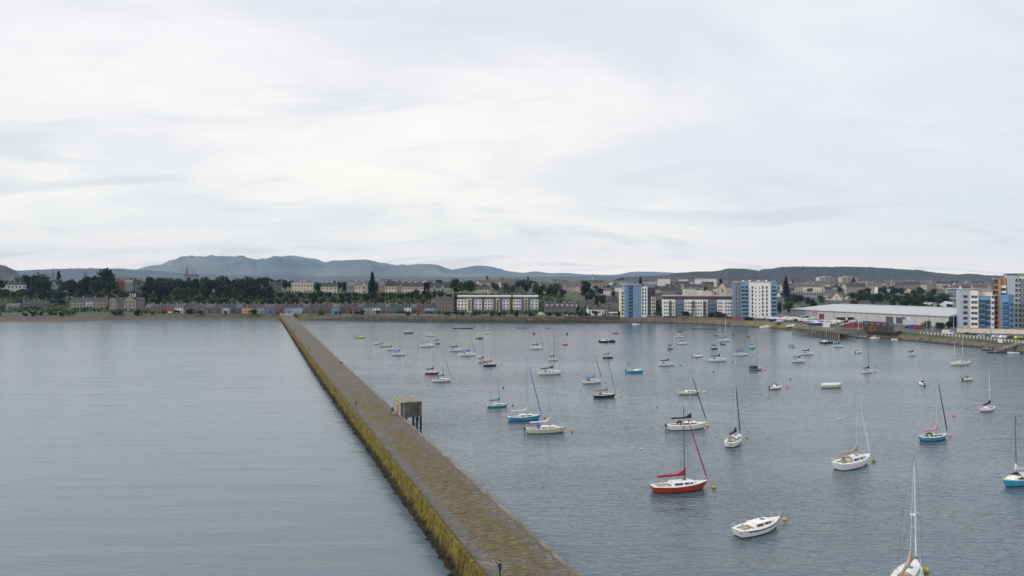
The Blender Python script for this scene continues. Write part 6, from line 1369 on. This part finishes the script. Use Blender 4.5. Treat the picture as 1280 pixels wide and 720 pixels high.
    for kind, tone, v, x, y, z, ht, wid in FAR:
        if (kind, v) not in PROT:
            me, qq = crown_mesh(kind, v * 7 + 3); PROT[(kind, v)] = (qq, trunk_mesh(kind, v))
        src = PROT[(kind, v)][0]; a = r.uniform(0, 6.28); ca, sa = math.cos(a), math.sin(a); s = ht * wid * .95; n = len(src.f); ti = tones.index(tone) if tone in tones else 0
        for i in range(0, n, 2):
            c = [src.v[j] for j in src.f[i]]; cx = sum(p[0] for p in c) / 4; cy = sum(p[1] for p in c) / 4; cz = sum(p[2] for p in c) / 4
            q.add([(x + s * ((cx + (p[0] - cx) * 1.4) * ca - (cy + (p[1] - cy) * 1.4) * sa), y + s * ((cx + (p[0] - cx) * 1.4) * sa + (cy + (p[1] - cy) * 1.4) * ca), z + ht * (cz + (p[2] - cz) * 1.4)) for p in c], [(0, 1, 2, 3)], ti * 3 + src.m[i])
        q.tube((x, y, z - .5), (x, y, z + ht * .5), .03 * s, .01 * s, 5, 1)
    me = bpy.data.meshes.new('distant_trees'); me.from_pydata(q.v, [], q.f)
    for t in tones:
        for m in leafmats(t): me.materials.append(m)
    me.polygons.foreach_set('material_index', q.m); link('distant_trees', me, label='small dark trees scattered among the far houses of the town', cat='trees', kind='stuff')
    # scrub covering the bank: nobody could count it
    q = MB(); r2 = random.Random(3)
    for i in range(15000):
        px = r2.uniform(-30, 800); s = r2.uniform(36, 150) if px < 740 else r2.uniform(60, 200); Y = ysh(px) + s; x = (px - 640) / F * Y; z = gz(px, Y)
        if 705 < px < 737 and 90 < s < 170: continue
        w = r2.uniform(.5, 1.3); c = Vector((x, Y, z + r2.uniform(0, 1.6)))
        u = Vector((r2.gauss(0, 1), r2.gauss(0, 1), r2.gauss(0, .5))).normalized() * w; v = u.cross(Vector((r2.gauss(0, 1), r2.gauss(0, 1), r2.gauss(0, 1)))).normalized() * w * .8
        q.add([c - u - v, c + u - v * .8, c + u * .8 + v, c - u * .7 + v * .9], [(0, 1, 2, 3)], r2.choice([0, 0, 1, 2]))
    me = bpy.data.meshes.new('bank_scrub'); me.from_pydata(q.v, [], q.f)
    for m in leafmats('mid')[:1] + leafmats('dark')[:1] + leafmats('mid')[1:2]: me.materials.append(m)
    me.polygons.foreach_set('material_index', q.m); link('bank_scrub', me, label='tangled green scrub covering the wooded bank', cat='scrub', kind='stuff')
    # shingle and weed litter along the tide line
    q = MB()
    for i in range(5000):
        px = r2.uniform(380, 1290); s = r2.uniform(-.6, 1.6 if px < 780 else 1.4); Y = ysh(px) + s; x = (px - 640) / F * Y; z = max(0, gz(px, Y)); w = r2.uniform(.12, .45)
        q.ball((x, Y, z + w * .1), w, 5, 4, .7, 0)
    q.build('shore_rocks', [MC['weedy wet stone']], label='dark weedy rocks strewn along the foot of the sea wall', cat='rocks', kind='stuff')

# ------------------------------------------------------------------ yard, quay, cars
def car(px, py, m, label, head=0, z=4.1, van=False):
    x, y = at(px, py, z); z = gxy(x, y) + .02 if z != 4.6 else z; o = thing('parked_car' if not van else 'parked_van', label, 'van' if van else 'car', (x, y, z), R(head), 'vehicles parked along the waterfront')
    L_, W, h0, h1 = (4.3, 1.75, .75, 1.42) if not van else (5.4, 1.95, 1.05, 2.3)
    pr = [(-L_ / 2, .28), (L_ / 2, .28), (L_ / 2, .62), (L_ * .30, h0), (L_ * .12, h1), (-L_ * .30, h1), (-L_ * .47, h0), (-L_ / 2, .6)] if not van else [(-L_ / 2, .3), (L_ / 2, .3), (L_ / 2, .95), (L_ * .36, h0 + .1), (L_ * .24, h1), (-L_ / 2 + .1, h1), (-L_ / 2, 1.2)]
    q = MB(); n = len(pr); vs = [(a, -W / 2 * (1 if b < h0 + .02 else .86), b) for a, b in pr] + [(a, W / 2 * (1 if b < h0 + .02 else .86), b) for a, b in pr]
    q.add(vs, [(i, (i + 1) % n, n + (i + 1) % n, n + i) for i in range(n)] + [tuple(range(n))[::-1], tuple(range(n, 2 * n))]); b = q.build('body', M[m] if m in M else BM[m], o)
    for s in (1, -1):
        q = MB(); q.add([(L_ * .24, s * W * .47, h0 + .02), (L_ * .10, s * W * .45, h1 - .1), (-L_ * .27, s * W * .45, h1 - .1), (-L_ * .38, s * W * .47, h0 + .02), (L_ * .24, s * W * .40, h0 + .02), (L_ * .10, s * W * .40, h1 - .1), (-L_ * .27, s * W * .40, h1 - .1), (-L_ * .38, s * W * .40, h0 + .02)] if not van else [(L_ * .3, s * W * .47, 1.3), (L_ * .22, s * W * .45, 2.0), (L_ * .05, s * W * .45, 2.0), (L_ * .05, s * W * .47, 1.3), (L_ * .3, s * W * .4, 1.3), (L_ * .22, s * W * .4, 2.0), (L_ * .05, s * W * .4, 2.0), (L_ * .05, s * W * .4, 1.3)],
                        [(0, 1, 2, 3), (4, 7, 6, 5), (0, 4, 5, 1), (1, 5, 6, 2), (2, 6, 7, 3), (3, 7, 4, 0)]); q.build('window', M['glass'], b)
    for a in (L_ * .31, -L_ * .31):
        for s in (1, -1):
            q = MB(); q.tube((a, s * W * .5 - s * .1, .3), (a, s * W * .5 + s * .02, .3), .31, .31, 12); q.build('wheel', M['rubber'], o)
def yard():
    cs = [(3, 390.5, 'white', 'white car at far left edge by the grey cottages', 4.6), (212, 391.5, 'white', 'white car before the crimson terrace house', 4.6), (677, 394, 'c_white', 'white van left of the dormer terrace', 4.5), (712, 394.8, 'white', 'white car before the dormer terrace right end', 4.5), (755, 393.6, 'c_grey', 'grey car before the low white cottages', 4.5),
          (1119, 415.5, 'white', 'white car right of the container huts', 4.1), (1124.5, 414.8, 'black', 'black car beside the white car by the container huts', 4.1), (1147, 419, 'white', 'white van alone on the quay below the warehouse', 4.1), (1189.5, 416, 'blue', 'pale blue car left of the beige wall', 4.1), (1185.5, 417.5, 'c_white', 'white van parked left of the beige wall', 4.1),
          (1228, 421.5, 'grey', 'dark grey car, leftmost behind the quay posts', 4.1), (1246, 422, 'c_pale', 'silver blue car, second behind the quay posts', 4.1), (1255.5, 422.6, 'white', 'white car, third behind the quay posts', 4.1), (1274, 423.5, 'yellow', 'yellow green car at right edge behind the quay posts', 4.1), (1264, 423, 'navy', 'navy car between the white and yellow green cars', 4.1),
          (1135, 410, 'navy', 'dark car under the warehouse wall', 4.1), (1143, 410.5, 'c_blue', 'blue van under the warehouse wall', 4.1), (1149, 411, 'redpaint', 'red van right of blue van at the warehouse wall', 4.1)]
    for px, py, m, l, z in cs: car(px, py, m, l, -12 if px > 900 else 4, z, 'van' in l)
    # laid-up yachts on the hard
    r = random.Random(8)
    spots = [(957, 402.5, 15, 'white', 'long white yacht laid up nearest the tall tower'), (974, 403, 14, 'bluegreyh', 'pale blue grey yacht laid up second from the tall tower'), (990, 404.5, 15, 'white', 'white yacht laid up above the timber jetty left end'), (1003, 402.5, 12, 'white', 'small white yacht laid up behind the jetty'), (1014, 400.8, 12, 'cream', 'cream yacht laid up in the back row'),
             (1000, 407.5, 12, 'grey', 'grey yacht laid up at the jetty head'), (1026, 411.5, 20, 'white', 'big white covered yacht laid up beside the jetty'), (1047, 405, 12, 'white', 'white yacht laid up in the middle of the yard'), (1041, 399.5, 10, 'navy', 'navy yacht laid up by the dark red door'), (1058, 408.5, 18, 'bluegreyh', 'pale blue yacht laid up left of the container huts'), (1033, 402.5, 11, 'blue', 'blue yacht laid up between white ones'), (983, 399.5, 11, 'cream', 'cream yacht laid up by the brick base of tall tower'), (1066, 404.5, 11, 'c_white', 'shrink wrapped white yacht laid up by red fence'),
             (1020, 405.5, 12, 'grey', 'grey sloop laid up behind the big covered yacht'), (1009, 410, 10, 'white', 'small white cruiser laid up left of the big covered yacht'), (1042, 411, 10, 'c_blue', 'blue covered dinghy laid up right of the big covered yacht')]
    M['bluegreyh'] = gel('pale blue grey gelcoat', (.38, .46, .54))
    for i, (px, py, w, m, l) in enumerate(spots):
        x, y = at(px, py, 4.1); z = gxy(x, y); L_ = w * y / F; B = L_ * .32
        root = thing('laid_up_yacht', l, 'yacht', (x, y, z + .75), R(r.uniform(-12, 14)), 'yachts laid up ashore in the boatyard')
        hz = hull_parts(root, L_, B, 1.15, M[m], deckm=M['deck'], n=10); coachroof(root, L_, B, hz, .3, .78, .5, .62, M['white'], wn=1)
        for a in (-L_ * .22, L_ * .2):
            for s in (1, -1): q = MB(); q.tube((a, s * B * .42, .25), (a, s * B * .55, -.85), .06, .06, 5); q.build('prop', M['timber'], root)
        q = MB(); q.add([(-L_ * .12, -.1, -.35), (L_ * .1, -.1, -.35), (L_ * .06, -.1, -.8), (-L_ * .1, -.1, -.8), (-L_ * .12, .1, -.35), (L_ * .1, .1, -.35), (L_ * .06, .1, -.8), (-L_ * .1, .1, -.8)], [(0, 1, 2, 3), (4, 7, 6, 5), (0, 4, 5, 1), (1, 5, 6, 2), (2, 6, 7, 3), (3, 7, 4, 0)]); q.build('keel', M['antifoul'], root)
        if i % 2 == 0: q = MB(); q.tube((L_ * .06, 0, 1.5), (L_ * .05, 0, L_ * 1.25), .06, .045, 6); q.build('mast', M['mast_pale'], root)
    k = 0
    for py, pa, pb, nn in ((400.2, 948, 1000, 6), (401.8, 962, 1012, 5), (404.2, 1004, 1052, 5), (407, 1012, 1046, 3), (402.2, 1046, 1070, 3), (398.5, 1000, 1040, 4)):
        for i in range(nn):
            px = lerp(pa, pb, (i + .5) / nn) + r.uniform(-2, 2); m = r.choice(['white', 'white', 'white', 'cream', 'bluegreyh', 'c_white', 'c_blue', 'navy']); x, y = at(px, py, 4.1); z = gxy(x, y); L_ = r.uniform(7.5, 10.5); B = L_ * .31
            root = thing('laid_up_yacht', None, 'yacht', (x, y, z + .75), R(r.uniform(-25, 25)), 'yachts laid up ashore in the boatyard')
            pend(root, '%s yacht propped ashore among the %s of the boatyard' % ({'white': 'white', 'cream': 'cream', 'bluegreyh': 'pale blue', 'c_white': 'white wrapped', 'c_blue': 'dark blue', 'navy': 'navy'}[m], 'left rows' if px < 1000 else ('middle rows' if px < 1030 else 'right rows')), px)
            hz = hull_parts(root, L_, B, 1.15, M[m], deckm=M['deck'], n=8); coachroof(root, L_, B, hz, .3, .78, .5, .62, M['white'], wn=1)
            for a in (-L_ * .22, L_ * .2):
                for s in (1, -1): q = MB(); q.tube((a, s * B * .42, .25), (a, s * B * .55, -.85), .06, .06, 5); q.build('prop', M['timber'], root)
            if i % 2: q = MB(); q.tube((L_ * .06, 0, 1.5), (L_ * .05, 0, L_ * 1.2), .06, .045, 6); q.build('mast', M['mast_pale'], root)
    for a, b, l in ((1055, 1066, 'left length of red painted yard fence'), (1066.5, 1078, 'right length of red painted yard fence')):
        h = Bld('yard_fence', l, 'fence', a, b, 418, rot=-22, z0=4.1, group='red yard fences'); h.box(a, b, 0, 'redpaint', d=.15, zb=-.3, z1=2.4, name='panel')
        for k in range(4): x = h.W * (k + .5) / 4; q = MB(); q.box(x - .07, x + .07, -.12, -.002, -.3, 2.5); q.build('post', BM['darkclad'], h.o)
    h = Bld('brick_wall', 'low red brick wall right of the tall tower', 'wall', 973, 990, 500, rot=-12, z0=4.2, group=None); h.box(973, 990, 0, 'brick', d=.4, zb=-1, z1=2.6); h.box(973, 990, 0, 'chim', y0=-.06, d=.52, zb=2.603, z1=2.75, name='coping')
    h = Bld('white_cabin', 'white site cabin at the edge of the yard near jetty head', 'cabin', 1029, 1037.5, 421, rot=-20, z0=4.1); h.box(1029, 1037.5, 0, 'white_paint', d=3, zb=-.2, z1=2.5); h.box(1028.8, 1037.7, 0, 'flatroof', y0=-.1, d=3.2, zb=2.503, z1=2.65, name='roof')
    # timber jetty
    (xa, ya), (xb, yb) = at(991.5, 411.5, 2.8), at(1051, 418, 2.8); Lj = math.dist((xa, ya), (xb, yb)); an = math.atan2(yb - ya, xb - xa)
    j = thing('timber_jetty', 'long dark timber piled jetty in front of the boatyard', 'jetty', (xa, ya, 0), an)
    q = MB(); q.box(0, Lj, 0, 14, 2.9, 3.3); q.build('deck', MC['tarmac'], j); q = MB(); q.box(0, Lj, -.35, -.01, 3.0, 3.5); q.build('fender_beam', M['timber'], j)
    n = 26
    for i in range(n): x = Lj * (i + .5) / n; q = MB(); q.tube((x, -.75, -2), (x, -.7, 3.3 + (i % 3 == 0) * .9), .34, .30, 8); q.build('pile', mat('bleached pile timber', (.07, .06, .05), .85, scale=.6, col2=(.24, .22, .19), stretch=(1, 1, .3)), j)
    # quay posts
    proto = None
    for i in range(30):
        px = 1151 + i * 4.4; py = ysh(px); Y = py + 7.2; x = (px - 640) / F * Y; z = gz(px, Y)
        if proto is None:
            proto = thing('quay_post', None, 'post', (x, Y, z), 0, 'pale concrete posts along the right quay'); q = MB(); q.box(-.22, .22, -.22, .22, -.5, 1.1); q.build('shaft', BM['cream'], proto); q = MB(); q.box(-.27, .27, -.27, .27, 1.102, 1.25); q.build('cap', BM['cream'], proto); o = proto; km = kid_map([proto])
        else: o = copy_tree(proto, None, km); o.location = (x, Y, z)
        pend(o, 'pale square concrete post on quay edge %s' % ('left of the gangway sign' if px < 1246 else 'near right edge'), px)
    for a, b, l in ((1196, 1238, 'beige retaining wall, left length, below the white and blue block'), (1238.5, 1282, 'beige retaining wall, right length, below the orange tower')):
        h = Bld('retaining_wall', l, 'wall', a, b, 378 if a < 1200 else 372, rot=-24, z0=4.1); h.box(a, b, 0, 'cream', d=.5, zb=-1, z1=2.3); h.box(a, b, 0, 'chim', y0=-.08, d=.66, zb=2.303, z1=2.5, name='coping')
    h = thing('gangway_sign', 'square white sign board on posts at the right quay edge', 'sign', ((1250.5 - 640) / F * 315, 315, 2.6), R(-20)); q = MB(); q.box(-.9, .9, -.05, .05, 1.5, 3.2); q.build('board', BM['white_paint'], h)
    for s in (-.7, .7): q = MB(); q.box(s - .06, s + .06, .052, .16, -2, 3.1); q.build('post', BM['darkclad'], h)
    x, y = at(1262, 437, 1.2); g = thing('gangway', 'grey sloping gangway from the right quay down to the boats', 'gangway', (x, y, .4), R(24)); q = MB()
    q.add([(-9, -.7, 0), (9, -.7, 3.0), (9, .7, 3.0), (-9, .7, 0), (-9, -.7, .15), (9, -.7, 3.15), (9, .7, 3.15), (-9, .7, .15)], [(3, 2, 1, 0), (4, 5, 6, 7), (0, 1, 5, 4), (1, 2, 6, 5), (2, 3, 7, 6), (3, 0, 4, 7)]); q.build('walkway', M['timber'], g)
    for s in (-.7, .7): q = MB(); q.tube((-9, s, 1.1), (9, s, 4.1), .05); [q.tube((k, s, (k + 9) / 6 + .1), (k, s, (k + 9) / 6 + 1.15), .03) for k in range(-9, 10, 3)]; q.build('handrail', BM['white_paint'], g)
    pontoon(1256, 441.5, 40, 'long dark landing pontoon at the far right quay', 4, h=.35, head=-10, grp='landing pontoons by the quay')
    # lamp posts and white poles
    for px, Y, hh, l in ((758.5, 553, 8.5, 'tall white pole at the water edge below low cottages'), (742.6, 556, 6.5, 'short yellowish pole left of the tall white pole'), (1073.3, 400, 10, 'white lamp post left of the container huts'), (1158.5, 385, 9, 'lamp post in front of the round quay tree'), (1166, 384, 8.5, 'lamp post right of the round quay tree'), (978, 500, 10, 'slim dark lamp post by the low brick wall'), (928, 492, 9, 'lamp post at foot of the tall tower'), (906.5, 490, 8, 'white lamp post before long white block right end'), (867, 520, 8, 'lamp post before long white block middle'), (1241, 372, 10, 'white lamp post before the orange tower'), (1192, 385, 9, 'lamp post left of the beige wall')):
        o = thing('lamp_post', l, 'lamp post', ((px - 640) / F * Y, Y, gz(px, Y) - .1), 0, 'lamp posts and poles along the waterfront'); q = MB(); q.tube((0, 0, 0), (0, 0, hh), .12, .07, 8); q.build('pole', BM['white_paint'] if 'white' in l else M['mast_pale'], o); q = MB(); q.tube((0, 0, hh), (.9, 0, hh + .15), .05, .05, 6); q.box(.7, 1.4, -.14, .14, hh + .1, hh + .24); q.build('lamp_head', BM['darkclad'], o)
    # channel marker / shore post and people-high railing along the promenade wall
    for a, b, l in ((440, 560, 'low dark promenade wall under the right half of the terrace'), (570, 700, 'low dark sea wall below the waterfront flats'), (705, 775, 'low sea wall below the harbour cottages'), (780, 905, 'long stone sea wall below the long white block')):
        o = thing('sea_wall', l, 'wall', ((a - 640) / F * ysh(a), ysh(a), 0)); q = MB(); n = int((b - a) / 6); pts = []
        for i in range(n + 1):
            px = a + (b - a) * i / n; s = 2.6 if b < 780 else 8.2; Y = ysh(px) + s; pts.append(((px - 640) / F * Y - o.location.x, Y - ysh(a)))
        zt = 4.6 if b < 780 else 4.9
        rows = [[(x, y, 1.5), (x, y, zt), (x, y + .45, zt), (x, y + .45, 1.5)] for x, y in pts]; q.loft(rows); q.build('wall_face', MC['stone sea wall'], o)
        rows = [[(x, y - .08, zt + .002), (x, y - .08, zt + .2), (x, y + .55, zt + .2), (x, y + .55, zt + .002)] for x, y in pts]; q = MB(); q.loft(rows); q.build('coping', BM['chim'], o)
# ------------------------------------------------------------------ sky, sun, haze, camera
def sky():
    w = bpy.data.worlds.new('World'); scene.world = w; w.use_nodes = True; nt = w.node_tree; L = nt.links.new
    for n in list(nt.nodes): nt.nodes.remove(n)
    out = N(nt, 'ShaderNodeOutputWorld'); bg = N(nt, 'ShaderNodeBackground'); L(bg.outputs[0], out.inputs[0]); bg.inputs['Strength'].default_value = .1
    st = N(nt, 'ShaderNodeTexSky'); st.sky_type = 'NISHITA'; st.sun_disc = False; st.sun_elevation = R(38); st.sun_rotation = R(-103); st.air_density = 1.0; st.dust_density = 2.0
    tc = N(nt, 'ShaderNodeTexCoord'); sp = N(nt, 'ShaderNodeSeparateXYZ'); L(tc.outputs['Generated'], sp.inputs[0])
    def mth(op, a, b=None, clamp=False):
        n = N(nt, 'ShaderNodeMath', operation=op, use_clamp=clamp)
        for i, q in enumerate((a, b)):
            if q is None: continue
            if isinstance(q, (int, float)): n.inputs[i].default_value = q
            else: L(q, n.inputs[i])
        return n.outputs[0]
    def sm_(src, a, b, c=0, d=1):
        n = N(nt, 'ShaderNodeMapRange'); n.interpolation_type = 'SMOOTHSTEP'
        for k, q in zip(('From Min', 'From Max', 'To Min', 'To Max'), (a, b, c, d)): n.inputs[k].default_value = q
        L(src, n.inputs['Value']); return n.outputs[0]
    def mixc(f, a, b):
        n = N(nt, 'ShaderNodeMix', data_type='RGBA'); 
        if isinstance(f, float): n.inputs['Factor'].default_value = f
        else: L(f, n.inputs['Factor'])
        for s_, q in (('A', a), ('B', b)):
            if isinstance(q, tuple): n.inputs[s_].default_value = (*q, 1)
            else: L(q, n.inputs[s_])
        return n.outputs['Result']
    zc = mth('ADD', mth('MAXIMUM', sp.outputs['Z'], 0), .17)
    cx = mth('DIVIDE', sp.outputs['X'], zc); cy = mth('DIVIDE', sp.outputs['Y'], zc)
    cv = N(nt, 'ShaderNodeCombineXYZ'); L(cx, cv.inputs[0]); L(cy, cv.inputs[1])
    def nz(scale, stretch, rot=0, detail=6, rough=.55, dist=0, off=(0, 0, 0)):
        mp = N(nt, 'ShaderNodeMapping'); mp.inputs['Scale'].default_value = stretch; mp.inputs['Rotation'].default_value = (0, 0, rot); mp.inputs['Location'].default_value = off; L(cv.outputs[0], mp.inputs['Vector'])
        n = N(nt, 'ShaderNodeTexNoise'); n.inputs['Scale'].default_value = scale; n.inputs['Detail'].default_value = detail; n.inputs['Roughness'].default_value = rough; n.inputs['Distortion'].default_value = dist; L(mp.outputs[0], n.inputs['Vector']); return n.outputs['Fac']
    big = nz(.9, (.8, 1.0, 1), .35, 6, .58, .5, (3, 1, 0)); fine = nz(1.35, (.55, 1.0, 1), .3, 8, .58, .9, (1, 5, 0)); wisp = nz(1.3, (.4, 1.2, 1), .1, 7, .55, .5, (9.3, 2.2, 0))
    el = sp.outputs['Z']
    warm = (8.75, 8.3, 7.35); cool = (6.1, 6.15, 6.6); grey = (4.9, 5.15, 5.7)
    horizon = sm_(el, .03, .34, 1, 0)
    base = mixc(sm_(mth('ADD', big, mth('MULTIPLY', fine, .5)), .55, .95), cool, (7.85, 7.7, 7.5))
    base = mixc(mth('MULTIPLY', horizon, sm_(big, .38, .6, .45, .95)), base, warm)
    right = sm_(sp.outputs['X'], .12, .62, 0, .62)
    base = mixc(right, base, (6.0, 6.15, 6.75))
    base = mixc(sm_(el, .0, .085, 1, 0), base, (10.9, 9.5, 8.0))
    left = mth('MULTIPLY', sm_(sp.outputs['X'], -.58, -.25, 1, 0), sm_(wisp, .5, .64))
    band = mth('MULTIPLY', sm_(el, .05, .12), sm_(el, .22, .16) if False else sm_(el, .16, .26, 1, 0))
    base = mixc(mth('MULTIPLY', mth('MULTIPLY', left, band), .85), base, grey)
    # faint grey streaks everywhere
    base = mixc(mth('MULTIPLY', sm_(fine, .50, .68), .5), base, grey)
    cl = mixc(.93, st.outputs[0], base)
    L(cl, bg.inputs['Color'])
    # light
    sd = bpy.data.lights.new('sun', 'SUN'); sd.energy = 1.5; sd.angle = R(18); sd.color = (1, .96, .90); so = bpy.data.objects.new('sun', sd); C.objects.link(so)
    az, elv = R(-103), R(38)   # azimuth from +Y towards -X (left, ahead)
    d = Vector((math.sin(az) * math.cos(elv), math.cos(az) * math.cos(elv), math.sin(elv))); so.rotation_euler = d.to_track_quat('Z', 'Y').to_euler()
def haze():
    q = MB(); q.box(-15800, 15800, -2800, 15800, -12, 720); m = bpy.data.materials.new('haze'); m.use_nodes = True; nt = m.node_tree
    for n in list(nt.nodes): nt.nodes.remove(n)
    o = N(nt, 'ShaderNodeOutputMaterial'); v = N(nt, 'ShaderNodeVolumePrincipled'); v.inputs['Color'].default_value = (.46, .69, 1.0, 1); v.inputs['Density'].default_value = HAZE; v.inputs['Anisotropy'].default_value = .0
    nt.links.new(v.outputs[0], o.inputs['Volume']); q.build('haze', m, kind='stuff', label='thin pale blue haze over harbour and town', cat='haze')
def camera():
    c = bpy.data.cameras.new('camera'); c.sensor_width = 36; c.lens = 24; c.shift_y = -10 / 1280; c.clip_end = 60000; c.clip_start = .5
    o = bpy.data.objects.new('camera', c); C.objects.link(o); o.location = (0, 0, H); o.rotation_euler = (R(90), 0, 0); scene.camera = o
    vs = scene.view_settings; vs.view_transform = 'Standard'; vs.look = 'None'; vs.exposure = EXPO; vs.gamma = 1; vs.use_curve_mapping = False
    scene.render.engine = 'CYCLES'; scene.cycles.volume_bounces = 1; scene.cycles.max_bounces = 6
HAZE = 4e-5; EXPO = 0.45
setup_mats(); setup_bm()
build_terrain(); build_hills(); build_pier()
boats(); people()
terrace(); waterfront_left(); waterfront_right(); town(); trees(); yard()
settle_labels(); sky(); haze(); camera()
print('OBJECTS', len(bpy.data.objects))
